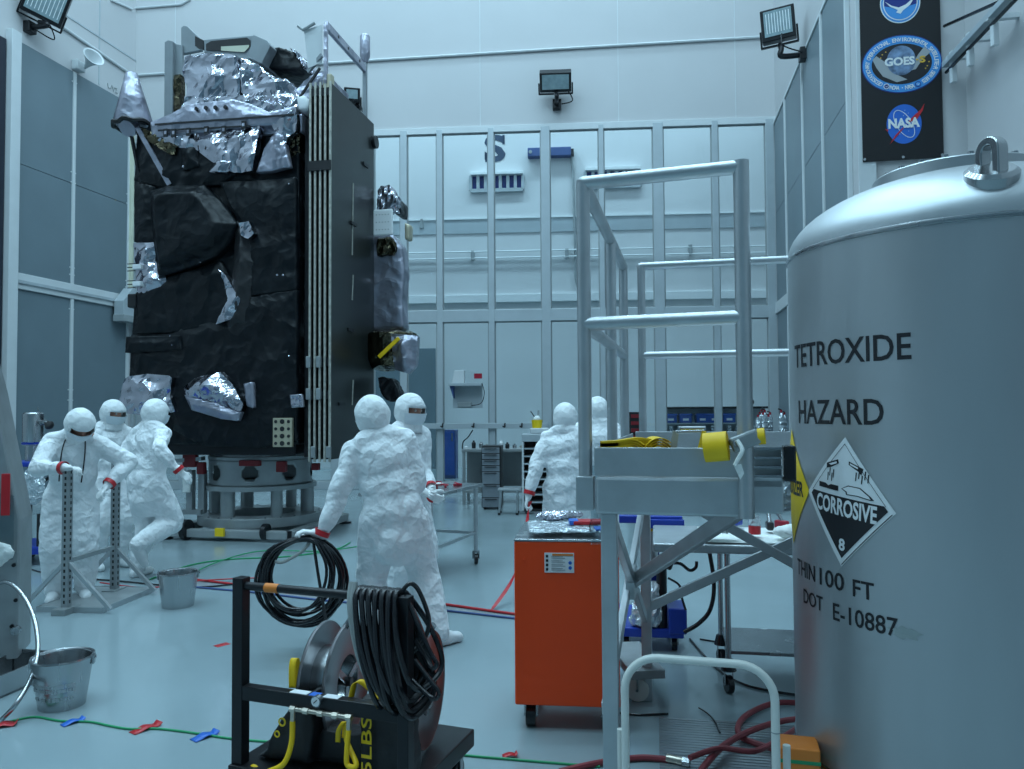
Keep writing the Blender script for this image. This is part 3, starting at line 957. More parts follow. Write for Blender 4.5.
w.lathe([(TR - 0.004, Z_SEAM - 0.004), (TR + 0.004, Z_SEAM), (TR + 0.006, Z_SEAM + 0.007), (TR + 0.003, Z_SEAM + 0.015), (TR - 0.004, Z_SEAM + 0.018)], 96)
w.build('weld_seam', M['steel'], tank, smooth=True)
MB().lathe([(TR - 0.004, Z_LOW - 0.012), (TR + 0.004, Z_LOW - 0.006), (TR + 0.004, Z_LOW + 0.004), (TR - 0.004, Z_LOW + 0.01)], 96).build('weld_seam', M['steel'], tank, smooth=True)
for k in range(4):
    a = math.pi / 4 + k * math.pi / 2 + 0.2
    MB().bar((0.46 * math.cos(a), 0.46 * math.sin(a), 0.0), (0.46 * math.cos(a), 0.46 * math.sin(a), 0.32), 0.1, 0.1).build('leg', M['alu_dark'], tank, bevel=0.006)
# lifting lug with pad on the dome
lug_t = math.atan2(-TC.y, -TC.x) + 0.145
lr = 0.535
ld_ = Vector((math.cos(lug_t), math.sin(lug_t), 0))
lz = Z_SEAM + 0.20
def dome_z(r):
    best = min(range(len(hp) - 1), key=lambda i: abs(hp[i][0] - r))
    return hp[best][1]
lz = dome_z(lr)
lp = ld_ * lr + Vector((0, 0, lz))
tang = Vector((-ld_.y, ld_.x, 0))
nrm = (ld_ * 0.55 + Vector((0, 0, 0.83))).normalized()
Rp = Matrix((tang, nrm.cross(tang), nrm)).transposed()
pad = MB()
pad.lathe([(0.0, 0.02), (0.062, 0.02), (0.075, 0.008), (0.075, -0.06)], 32, lp, Rp)
pad.build('lug_pad', M['steel'], tank, smooth=True)
lg = MB()
ang = [math.pi * i / 14 for i in range(15)]
o_prof = [(-0.048, -0.05)] + [(-0.048 * math.cos(a), 0.065 + 0.048 * math.sin(a)) for a in ang] + [(0.048, -0.05)]
i_prof = [(-0.022, -0.02)] + [(-0.022 * math.cos(a), 0.065 + 0.022 * math.sin(a)) for a in ang] + [(0.022, -0.02)]
n = len(o_prof)
vs = []
Rl = frame(lp, (tang * 0.5 + ld_ * 0.86).normalized(), (tang * 0.86 - ld_ * 0.5).normalized())
for yy in (-0.018, 0.018):
    for (x, z_) in o_prof:
        vs.append(Rl @ Vector((x, yy, z_)))
    for (x, z_) in i_prof:
        vs.append(Rl @ Vector((x, yy, z_)))
fs = []
for i in range(n - 1):
    fs += [(i, i + 1, n + i + 1, n + i), (2 * n + i, 3 * n + i, 3 * n + i + 1, 2 * n + i + 1),
           (i, 2 * n + i, 2 * n + i + 1, i + 1), (n + i, n + i + 1, 3 * n + i + 1, 3 * n + i)]
lg.add(vs, fs)
lg.build('lifting_lug', M['steel'], tank, smooth=True, bevel=0.004)
# bolted ring of the rear manway, seen over the dome
mw = MB()
mw.lathe([(0.0, 0.035), (0.275, 0.035), (0.28, 0.03), (0.28, -0.05)], 48, (0.0, 0.05, Z_SEAM + RISE))
mw.build('manway_cover', M['tank'], tank, smooth=True)
for k in range(20):
    a = 2 * math.pi * k / 20
    MB().cyl((0.245 * math.cos(a), 0.05 + 0.245 * math.sin(a), Z_SEAM + RISE + 0.035), (0.245 * math.cos(a), 0.05 + 0.245 * math.sin(a), Z_SEAM + RISE + 0.05), 0.012, n=6).build('bolt', M['steel'], tank)
# print on the shell
def wrap(mb, vs, fs, th_c, z_c, lay, mi=0, sx=1.0, sz=1.0, slope=0.0):
    out = []
    for v in vs:
        th = th_c + v.x * sx / TR
        out.append(((TR + lay) * math.cos(th), (TR + lay) * math.sin(th), z_c + v.y * sz + slope * v.x * sx))
    return mb.add(out, fs, mi)
def tank_text(txt, pl, pr, ptop, pbot, material, name='lettering', bold=0.012, th_left=None):
    """pl / pr: pixels of the left and right end at mid height, ptop / pbot heights at the right end"""
    tr, zt = cyl_hit(pr, ptop)
    _, zb = cyl_hit(pr, pbot)
    tl = th_left if th_left is not None else cyl_hit(pl, (ptop + pbot) / 2)[0]
    vs, fs, w, h = text_geo(txt, 1.0, bold)
    wid = (tr - tl) * TR
    sx, sz = wid / w, (zt - zb) / h
    vs = [Vector((v.x * sx, v.y * sz)) for v in vs]
    vs, fs = fine_cut(vs, fs, 0.02)
    mb = MB()
    wrap(mb, vs, fs, (tl + tr) / 2, (zt + zb) / 2, 0.0012)
    return mb.build(name, material, tank)
tank_text('TETROXIDE', 795.5, 911, 332, 359.5, M['print_black'], th_left=cyl_hit(799, 350)[0] - 0.075)
tank_text('HAZARD', 799, 883.5, 398.5, 425, M['print_black'])
tank_text('THIN', 798, 815, 566, 582, M['print_black'])
tank_text('100', 820, 844, 574, 592, M['print_black'])
tank_text('FT', 853, 874, 583.5, 601, M['print_black'])
tank_text('DOT', 804, 823, 597, 612, M['print_black'])
tank_text('E-10887', 833.5, 898, 618.5, 637.5, M['print_black'])
# placards: bilinear map from unit square corners to the shell
def placard(corners, name):
    t_, r_, b_, l_ = corners
    def mp(u, v, lay):
        # u runs to the lower right edge, v to the upper right edge of the diamond: (0,0)=left
        th = l_[0] * (1 - u) * (1 - v) + b_[0] * u * (1 - v) + t_[0] * (1 - u) * v + r_[0] * u * v
        z_ = l_[1] * (1 - u) * (1 - v) + b_[1] * u * (1 - v) + t_[1] * (1 - u) * v + r_[1] * u * v
        rr = TR + lay
        return (rr * math.cos(th), rr * math.sin(th), z_)
    return mp
def sq(x, y):
    """diamond coordinates, x right and y up in -1..1, to the unit square"""
    return (x - y + 1) / 2, (x + y + 1) / 2
def fill(mb, mp, poly, lay, mi, n=None):
    bm = bmesh.new()
    vs = [bm.verts.new((x, y, 0)) for x, y in poly]
    bm.faces.new(vs)
    for k in range(-9, 10):
        for no, co in (((1, 0, 0), (k / 10, 0, 0)), ((0, 1, 0), (0, k / 10, 0))):
            bmesh.ops.bisect_plane(bm, geom=bm.verts[:] + bm.edges[:] + bm.faces[:], plane_co=co, plane_no=no)
    bm.verts.index_update()
    mb.add([mp(*sq(v.co.x, v.co.y), lay) for v in bm.verts], [tuple(v.index for v in q.verts) for q in bm.faces], mi)
    bm.free()
def pl_text(mb, mp, txt, c, wid, hei, lay, mi, bold=0.03):
    vs, fs, w, h = text_geo(txt, 1.0, bold)
    vs = [Vector((v.x * wid / w, v.y * hei / h)) for v in vs]
    vs, fs = fine_cut(vs, fs, 0.08)
    mb.add([mp(*sq(c[0] + v.x, c[1] + v.y), lay) for v in vs], fs, mi)
cs = [cyl_hit(845.6, 437), cyl_hit(896.5, 513.5), cyl_hit(842, 566.5), cyl_hit(809, 491)]
mp = placard(cs, 'p')
e = MB()
fill(e, mp, [(0, 1), (1, 0), (0, -1), (-1, 0)], 0.002, 0)
fill(e, mp, [(-0.80, 0.07), (0.80, 0.07), (0.87, 0), (0, -0.87), (-0.87, 0)], 0.003, 1)
for a, b in (((0, 0.90), (0.83, 0.07)), ((-0.83, 0.07), (0, 0.90))):
    fill(e, mp, [a, b, (b[0], b[1] - 0.012), (a[0], a[1] - 0.012)], 0.003, 1)
fill(e, mp, [(0.93, -0.03), (0, -0.96), (0.0, -0.98), (0.95, -0.03)], 0.003, 1)
pl_text(e, mp, 'CORROSIVE', (0.0, -0.09), 1.36, 0.27, 0.004, 0, 0.03)
pl_text(e, mp, '8', (0.0, -0.66), 0.14, 0.19, 0.004, 0, 0.035)
# pictogram: two tubes pouring on a bar and on a hand
fill(e, mp, [(-0.42, 0.55), (-0.14, 0.64), (-0.12, 0.58), (-0.30, 0.50), (-0.42, 0.47)], 0.003, 1)
fill(e, mp, [(-0.36, 0.545), (-0.17, 0.605), (-0.16, 0.575), (-0.30, 0.53)], 0.004, 0)
fill(e, mp, [(0.10, 0.64), (0.40, 0.56), (0.36, 0.46), (0.30, 0.51), (0.10, 0.585)], 0.003, 1)
fill(e, mp, [(0.13, 0.615), (0.30, 0.57), (0.29, 0.545), (0.13, 0.59)], 0.004, 0)
fill(e, mp, [(-0.62, 0.15), (-0.12, 0.15), (-0.12, 0.23), (-0.30, 0.23), (-0.37, 0.20), (-0.44, 0.23), (-0.62, 0.23)], 0.003, 1)
for i, (x, y) in enumerate(((-0.40, 0.28), (-0.35, 0.36), (-0.30, 0.28), (-0.26, 0.34), (0.30, 0.40), (0.36, 0.33), (0.24, 0.36), (0.42, 0.40), (0.48, 0.36))):
    fill(e, mp, [(x, y), (x + 0.02, y), (x + 0.035, y + 0.13), (x + 0.01, y + 0.13)], 0.003, 1)
fill(e, mp, [(-0.05, 0.20), (0.10, 0.27), (0.35, 0.27), (0.55, 0.17), (0.62, 0.12), (0.55, 0.11), (0.3, 0.13), (0.06, 0.12), (0.05, 0.16)], 0.003, 1)
fill(e, mp, [(-0.02, 0.205), (0.11, 0.257), (0.34, 0.257), (0.52, 0.165), (0.56, 0.125), (0.3, 0.145), (0.09, 0.135), (0.08, 0.17)], 0.004, 0)
e.build('corrosive_placard', [M['print_white'], M['print_black']], tank)
# yellow oxidizer placard turned away round the shell: same size
dth = (cs[1][0] - cs[3][0])
zc = (cs[0][1] + cs[2][1]) / 2
ctr = cs[3][0] - dth / 2 + 0.012
z0 = cyl_hit(809, 491)[1]
hz = (cs[0][1] - cs[2][1]) / 2
mp2 = placard([(ctr, z0 + hz), (ctr + dth / 2, z0), (ctr, z0 - hz), (ctr - dth / 2, z0)], 'y')
e = MB()
fill(e, mp2, [(0, 1), (1, 0), (0, -1), (-1, 0)], 0.002, 0)
pl_text(e, mp2, 'OXIDIZER', (0.0, 0.0), 1.5, 0.26, 0.003, 1, 0.03)
fill(e, mp2, [(-0.25, 0.3), (0.25, 0.3), (0.22, 0.36), (0.34, 0.6), (0.14, 0.5), (0.0, 0.75), (-0.1, 0.5), (-0.32, 0.58), (-0.22, 0.36)], 0.003, 1)
e.build('oxidizer_placard', [M['yellow_paint'], M['print_black']], tank)
# rubbed tape mark beside the number
th, z_ = cyl_hit(905, 633)
e = MB()
vs = [Vector((0.045 * math.cos(a) * (1 + 0.3 * math.sin(5 * a)), 0.018 * math.sin(a) * (1 + 0.25 * math.cos(7 * a)))) for a in [2 * math.pi * i / 22 for i in range(22)]]
wrap(e, vs, [tuple(range(22))], th, z_, 0.0012)
e.build('tape_residue', M['stain'], tank)

# ------------------------------------------------------------------ aluminium access platform
PA = math.radians(13)
PX, PY = Vector((math.cos(PA), -math.sin(PA), 0)), Vector((math.sin(PA), math.cos(PA), 0))
P0 = at(585, 411, 2.79)
P0.z = 0
pf = thing('access_platform', 'aluminium access platform with tubular guard rails beside the steel tank', 'platform', P0, -PA)
W = 0.545
ZT, ZM, ZD1, ZD2, ZD0 = 2.44, 1.93, 1.49, 1.388, 1.258
RB = 0.0245
pip = M['alu']
D1, D2 = 0.97, 1.68
def P(name, mb, material=pip, smooth=False, bevel=0.0, parent=pf):
    return mb.build(name, material, parent, smooth=smooth, bevel=bevel)
P('post', MB().cyl((0, 0, 1.275), (0, 0, ZT), RB, n=20), smooth=True)
P('post', MB().cyl((W, -0.058, ZD0), (W, -0.058, ZT + 0.02), RB + 0.002, n=20), smooth=True)
P('post', MB().cyl((0, D1, 1.3), (0, D1, ZT), RB, n=20), smooth=True)
P('post', MB().cyl((0, D2, 1.3), (0, D2, ZT), RB, n=20), smooth=True)
P('top_rail', MB().capsule((0, 0, ZT), (W, -0.058, ZT), RB, RB, 20), smooth=True)
P('top_rail', MB().capsule((0, 0, ZT), (0, D2, ZT), RB, RB, 20), smooth=True)
P('mid_rail', MB().capsule((0, 0, ZM), (W, -0.058, ZM), RB, RB, 20), smooth=True)
P('mid_rail', MB().capsule((0, 0, ZM), (0, D2, ZM), RB, RB, 20), smooth=True)
XB, XE = 0.10, 1.18
DB = D2 + 0.02
P('post', MB().cyl((XB, DB, 0.9), (XB, DB, ZT), RB * 0.88, n=20), smooth=True)
P('post', MB().cyl((XE, DB, 0.9), (XE, DB, ZT), RB * 0.88, n=20), smooth=True)
P('top_rail', MB().capsule((XB, DB, ZT), (XE, DB, ZT), RB * 0.88, RB * 0.88, 20), smooth=True)
P('mid_rail', MB().capsule((XB, DB, ZM), (XE, DB, ZM), RB * 0.88, RB * 0.88, 20), smooth=True)
# toe boards and deck
P('toe_board', MB().box(0.035, W + 0.02, -0.03, -0.02, ZD2 + 0.002, ZD1), bevel=0.003)
P('toe_board', MB().box(0.035, 0.045, -0.02, DB, ZD2 + 0.002, ZD1), bevel=0.003)
P('toe_board', MB().box(0.06, XE, DB - 0.04, DB - 0.03, ZD2 + 0.002, ZD1 + 0.01), bevel=0.003)
P('deck_beam', MB().box(0.04, W + 0.0, -0.045, -0.012, ZD0, ZD2), bevel=0.01)
P('deck_beam', MB().box(W + 0.02, W + 0.125, 0.0, 0.05, ZD0 + 0.01, ZD2 + 0.004), bevel=0.006)
P('deck_beam', MB().box(0.05, 0.09, 0.0, DB, ZD0 + 0.02, ZD2), bevel=0.004)
P('deck_beam', MB().box(0.05, XE, DB - 0.03, DB + 0.03, ZD0 + 0.02, ZD2), bevel=0.004)
P('deck', MB().box(0.05, W + 0.12, 0.0, DB, ZD2 - 0.03, ZD2 - 0.01))
P('deck', MB().box(W + 0.12, XE, 1.06, DB, ZD2 - 0.03, ZD2 - 0.01))
P('post_sleeve', MB().box(-0.032, 0.032, -0.03, 0.03, ZD0 + 0.01, ZD2 + 0.0), bevel=0.005)
# tread strips on the right of the deck
for k, zz in enumerate((0.006, 0.036, 0.068, 0.1)):
    P('tread_strip', MB().box(W + 0.03, W + 0.122, 0.0, 0.02 + 0.01 * k, ZD2 + zz - 0.004, ZD2 + zz + 0.004), M['steel'])
    if k < 3:
        P('tread_strip', MB().box(W + 0.03, W + 0.122, 0.03, 0.04, ZD2 + zz + 0.002, ZD2 + zz + 0.03), M['alu_dark'])
P('rubber_bumper', MB().box(W + 0.126, W + 0.165, -0.02, 0.06, ZD2 - 0.01, ZD1 + 0.008), M['black_rubber'], bevel=0.006)
# legs and bracing
leg = 0.055
P('leg', MB().box(0.055, 0.055 + leg, -0.0275, 0.0275, 0.0, ZD0), bevel=0.004)
P('leg', MB().box(XB - 0.02, XB - 0.02 + leg, DB - 0.03, DB + 0.025, 0.0, ZD0 + 0.05), bevel=0.004)
P('leg', MB().box(XE - 0.03, XE - 0.03 + leg, DB - 0.03, DB + 0.025, 0.0, ZD0 + 0.05), bevel=0.004)
P('brace', MB().bar((0.09, 0.03, 1.22), (0.10, DB - 0.03, 0.46), 0.03, 0.05), bevel=0.004)
P('brace', MB().bar((0.06, 0.03, 0.56), (0.09, DB - 0.03, 1.06), 0.03, 0.05), bevel=0.004)
mid = Vector((0.09, 0.86, 0.83))
P('brace', MB().bar(mid, (W - 0.02, 0.05, ZD0 + 0.01), 0.035, 0.055), bevel=0.004)
P('brace', MB().bar((XB + 0.01, DB, 0.51), (XE, DB, 1.05), 0.03, 0.05), bevel=0.004)
P('brace', MB().bar((0.22, DB - 0.04, 1.17), (XE - 0.05, DB - 0.04, 0.66), 0.03, 0.05), bevel=0.004)
P('gusset', MB().box(0.07, 0.112, 0.78, 0.93, 0.77, 0.9), bevel=0.004)

# yellow ratchet straps on the platform
def lp_world(x, y, z):
    return P0 + PX * x + PY * y + Vector((0, 0, z))
def strap_roll(mb, c, r0, r1, width, axis, turns=5, n=24):
    """spiral of webbing about an axis direction"""
    ax = Vector(axis).normalized()
    a = ax.orthogonal().normalized()
    b = ax.cross(a)
    pts = []
    for i in range(turns * n + 1):
        t = i / n * 2 * math.pi
        r = r0 + (r1 - r0) * i / (turns * n)
        pts.append((Vector(c) + a * (r * math.cos(t)) + b * (r * math.sin(t)), a * math.cos(t) + b * math.sin(t)))
    vs, fs = [], []
    th = 0.003
    for p, nn in pts:
        for s in (-0.5, 0.5):
            vs += [p + ax * (s * width), p + ax * (s * width) + nn * th]
    for i in range(len(pts) - 1):
        k = i * 4
        fs += [(k, k + 4, k + 6, k + 2), (k + 1, k + 3, k + 7, k + 5), (k, k + 1, k + 5, k + 4), (k + 2, k + 6, k + 7, k + 3)]
    mb.add(vs, fs)
    mb.cyl(Vector(c) - ax * width * 0.49, Vector(c) + ax * width * 0.49, r0 * 0.9, n=16)
st = thing('strap_roll', 'yellow strap roll with ratchet lying over the platform edge', 'strap', lp_world(0.445, -0.105, ZD1 - 0.02))
mb = MB()
strap_roll(mb, (0, -0.015, 0.03), 0.012, 0.05, 0.075, (0.93, -0.36, 0.1))
mb.build('webbing', M['yellow'], st, smooth=True)
MB().bar((0.05, -0.015, 0.03), (0.135, -0.03, 0.065), 0.045, 0.05).build('ratchet', M['alu_dark'], st, bevel=0.008)
MB().cyl((0.06, -0.045, 0.04), (0.06, 0.015, 0.04), 0.012, n=12).build('ratchet_spindle', M['steel'], st, smooth=True)
mb = MB()
strap_roll(mb, (0.145, -0.03, 0.065), 0.01, 0.03, 0.022, (0.93, -0.36, 0.1), 2)
mb.build('handle_grip', M['yellow'], st, smooth=True)
mb = MB()
mb.tube(spline([(0.06, -0.05, 0.05), (0.07, -0.07, 0.02), (0.055, -0.07, -0.01), (0.045, -0.07, -0.03)], 5), 0.007, 6)
mb.add([(0.04, -0.072, -0.028), (0.065, -0.072, -0.024), (0.075, -0.07, -0.055), (0.062, -0.07, -0.075)], [(0, 1, 2, 3)])
mb.build('care_tag', M['cloth_white'], st)
st = thing('strap_coil', 'flat yellow strap coil heaped behind the platform toe board', 'strap', lp_world(0.16, 0.05, ZD2))
mb = MB()
strap_roll(mb, (0.0, 0.0, 0.065), 0.03, 0.062, 0.05, (0.3, 1, 0.0), 4)
strap_roll(mb, (0.09, 0.02, 0.068), 0.03, 0.066, 0.05, (-0.3, 1, 0.1), 4)
for s in (0.0, 0.007):
    pts = [Vector(q) for q in ((-0.11, -0.02, 0.115 + s), (-0.05, -0.02, 0.118 + s), (0.02, -0.02, 0.128 + s), (0.07, -0.01, 0.122 + s))]
    vs = []
    for p_ in spline(pts, 5):
        vs += [p_, p_ + Vector((0, 0.05, 0)), p_ + Vector((0, 0, -0.02)), p_ + Vector((0, 0.05, -0.02))]
    fs = []
    for i in range(len(vs) // 4 - 1):
        k = i * 4
        fs += [(k, k + 1, k + 5, k + 4), (k + 2, k + 6, k + 7, k + 3), (k, k + 4, k + 6, k + 2), (k + 1, k + 3, k + 7, k + 5)]
    mb.add(vs, fs)
mb.build('webbing', M['yellow'], st, smooth=True)
st = thing('ratchet_handle', 'open ratchet handle with bare bar standing behind the toe board', 'ratchet', lp_world(0.36, 0.03, ZD2))
MB().cyl((-0.045, 0, 0.155), (0.055, 0, 0.157), 0.006, n=10).build('bar', M['steel'], st, smooth=True)
MB().bar((-0.045, 0, 0.158), (-0.062, 0.02, 0.0), 0.02, 0.01).build('side_plate', M['conn_gold'], st)
MB().bar((0.055, 0, 0.158), (0.02, 0.02, 0.0), 0.02, 0.012).build('side_plate', M['yellow'], st)

# ------------------------------------------------------------------ orange cabinet cart
OA = math.radians(6)
OP = G(521, 727)
oc = thing('tool_cart', 'bright orange steel cabinet cart on casters', 'cart', (OP.x - 0.03, OP.y - 0.05, 0), -OA)
OW, OD, OZ0, OZ1 = 0.53, 0.62, 0.13, 0.955
MB().box(0, OW, 0, OD, OZ0, OZ1).build('body', M['orange'], oc, bevel=0.008)
MB().box(-0.002, OW + 0.004, -0.002, OD, OZ1, OZ1 + 0.012).build('top', M['steel'], oc, bevel=0.004)
lbl = MB()
lbl.box(0.155, 0.305, -0.003, -0.001, 0.80, 0.90)
lbl.box(0.195, 0.30, -0.0045, -0.003, 0.885, 0.895, 1)
for k in range(4):
    lbl.box(0.162, 0.174, -0.0045, -0.003, 0.81 + 0.022 * k, 0.823 + 0.022 * k, 2)
    for q in range(2):
        lbl.box(0.19, 0.26 - 0.012 * q, -0.0045, -0.003, 0.812 + 0.02 * k + 0.008 * q, 0.815 + 0.02 * k + 0.008 * q, 3)
lbl.cyl((0.285, -0.0045, 0.825), (0.285, -0.003, 0.825), 0.009, n=14, mi=4)
lbl.cyl((0.285, -0.0045, 0.85), (0.285, -0.003, 0.85), 0.009, n=14, mi=4)
lbl.build('instruction_label', [M['print_white'], M['orange_tape'], M['print_black'], M['print_grey'], M['print_blue']], oc)
for x, z_ in ((0.05, 0.86), (OW - 0.03, 0.86), (0.05, 0.2), (OW - 0.05, 0.2)):
    MB().cyl((x, -0.003, z_), (x, 0.0, z_), 0.006, n=8).build('rivet', M['orange'], oc)
def caster(parent, x, y, r=0.05, wmat=M['black_rubber'], z=0.0, h=0.13, wid=0.035, rot=0.0):
    c, s = math.cos(rot), math.sin(rot)
    def q(a, b, z_):
        return (x + a * c - b * s, y + a * s + b * c, z + z_)
    w = MB().cyl(q(-wid / 2, 0, r), q(wid / 2, 0, r), r, n=20).build('caster_wheel', wmat, parent, smooth=True, bevel=0.004)
    f = MB()
    for sg in (-1, 1):
        f.bar(q(sg * (wid / 2 + 0.006), 0, r), q(sg * (wid / 2 + 0.006), 0.0, h - 0.01), 0.006, 0.03, up=(0, 1, 0))
    f.obox(q(0, 0, h - 0.006), (wid + 0.03, 0.06, 0.012))
    f.cyl(q(-wid / 2 - 0.012, 0, r), q(wid / 2 + 0.012, 0, r), 0.008, n=8)
    f.build('caster_fork', M['steel'], parent)
    return w
caster(oc, 0.075, 0.08, 0.055, wid=0.05)
caster(oc, OW - 0.06, 0.08, 0.055, wid=0.05)
caster(oc, 0.075, OD - 0.08, 0.055, wid=0.05)
caster(oc, OW - 0.06, OD - 0.08, 0.055, wid=0.05)
# things on the cart
def cart(x, y, z):
    return MATW[oc.name] @ Vector((x, y, z))
o = crumpled(MB().obox((0, 0, 0.012), (0.40, 0.42, 0.02)), 0.012, 0.012, 22, 3, 'plastic_sheet')
o = link('plastic_sheet', o, M['plastic_bag'], smooth='all')
o.location = cart(0.24, 0.27, OZ1 + 0.026)
tag(o, 'crumpled clear plastic sheet spread on the orange cart top', 'plastic sheet')
mb = MB()
mb.sphere((0, 0, 0.03), (0.11, 0.10, 0.035), 14)
mb.sphere((0.11, 0.05, 0.025), (0.08, 0.07, 0.03), 12)
o = link('foil_bundle', crumpled(mb, 0.009, 0.014, 60, 9, 'foil_bundle', flat_shade=True), M['silver_mli'])
o.location = cart(0.17, 0.5, OZ1 + 0.035)
tag(o, 'crumpled silver foil bundle at the back of the orange cart top', 'foil')
t = thing('red_pouch', 'red tool pouch with blue trim on the orange cart top', 'pouch', cart(0.40, 0.33, OZ1 + 0.045))
MB().box(-0.11, 0.13, -0.05, 0.05, 0, 0.022).build('body', M['red'], t, bevel=0.008)
MB().box(-0.13, -0.08, -0.045, 0.05, 0.0, 0.024).build('strap', M['blue_tape'], t, bevel=0.004)
o = MB().box(-0.03, 0.03, -0.06, 0.06, 0, 0.006).build('blue_card', M['blue_tape'])
o.location = cart(0.44, 0.15, OZ1 + 0.045)
tag(o, 'small flat blue card near the front of the orange cart top', 'card')

# ------------------------------------------------------------------ white tubular hand truck in the foreground
HP = at(625, 700, 2.62)
HQ = at(775, 700, 2.50)
hd = (HQ - HP)
hw = Vector((hd.x, hd.y, 0)).length
ha = math.atan2(hd.y, hd.x)
ht = thing('hand_truck', 'small folding hand truck with white bent tube handle', 'hand truck', (HP.x, HP.y, 0), ha)
ztop = at(700, 661, 2.56).z
rr = 0.0135
cr_ = 0.11
pts = [(0, 0, 0.10), (0, 0, ztop - cr_)]
pts += [(cr_ - cr_ * math.cos(a), 0, ztop - cr_ + cr_ * math.sin(a)) for a in [math.pi / 2 * i / 8 for i in range(1, 9)]]
pts += [(hw - cr_ + cr_ * math.sin(a), 0, ztop - cr_ + cr_ * math.cos(a)) for a in [math.pi / 2 * i / 8 for i in range(0, 9)]]
pts += [(hw, 0, 0.10)]
MB().tube(pts, rr, 14).build('handle', M['white_paint'], ht, smooth=True)
for x in (-0.02, hw + 0.035):
    MB().cyl((x, 0.035, 0.12), (x, 0.035, 0.55), 0.012, n=14).build('side_tube', M['white_paint'], ht, smooth=True)
MB().bar((-0.02, 0.03, 0.2), (hw + 0.035, 0.03, 0.2), 0.02, 0.03).build('crossbar', M['white_paint'], ht)
MB().bar((-0.02, 0.03, 0.4), (hw + 0.035, 0.03, 0.4), 0.02, 0.03).build('crossbar', M['white_paint'], ht)
MB().box(-0.03, hw + 0.04, -0.26, 0.03, 0.03, 0.042).build('toe_plate', M['alu'], ht, bevel=0.004)
MB().cyl((-0.07, 0.07, 0.08), (hw + 0.08, 0.07, 0.08), 0.008, n=10).build('axle', M['steel'], ht, smooth=True)
for x in (-0.07, hw + 0.08):
    MB().cyl((x - 0.015, 0.07, 0.08), (x + 0.015, 0.07, 0.08), 0.08, n=28).build('wheel', M['black_rubber'], ht, smooth=True, bevel=0.006)
    MB().bar((x, 0.07, 0.08), (x + (0.05 if x < 0 else -0.045), 0.035, 0.3), 0.012, 0.02).build('strut', M['white_paint'], ht)
for x in (hw,):
    MB().cyl((x, -0.0, 0.60), (x, 0.0, 0.603), rr + 0.0012, n=14).build('joint_ring', M['grey_paint'], ht)
# orange and green box beside it
p = at(787, 760, 2.66)
o = thing('striped_box', 'orange box with green corner stripe beside the hand truck', 'box', (p.x + 0.025, p.y + 0.02, 0), ha)
MB().box(-0.04, 0.09, 0.0, 0.12, 0.0, p.z + 0.03).build('carton', M['orange_tape'], o, bevel=0.005)
MB().box(-0.0405, 0.0905, -0.0015, 0.1215, p.z - 0.02, p.z - 0.008).build('stripe', M['green'], o)
# ------------------------------------------------------------------ satellite
SA = math.radians(11.3)
SO = Vector((-3.52, 10.78, 0))
sat = thing('satellite', 'tall weather satellite wrapped in black and silver thermal blankets', 'satellite', SO, -SA)
SM = MATW[sat.name]
SMI = SM.inverted()
SY = (SM.to_3x3() @ Vector((0, 1, 0)))
SX = (SM.to_3x3() @ Vector((1, 0, 0)))
def SF(px, py, yl=-1.0):
    """pixel to satellite coordinates on the plane y = yl"""
    return SMI @ RP(px, py, SM @ Vector((0, yl, 0)), SY)
def SS(px, py, xl):
    """pixel to satellite coordinates on the plane x = xl"""
    return SMI @ RP(px, py, SM @ Vector((xl, 0, 0)), SX)
def xz(px, py, yl=-1.0):
    p = SF(px, py, yl)
    return p.x, p.z

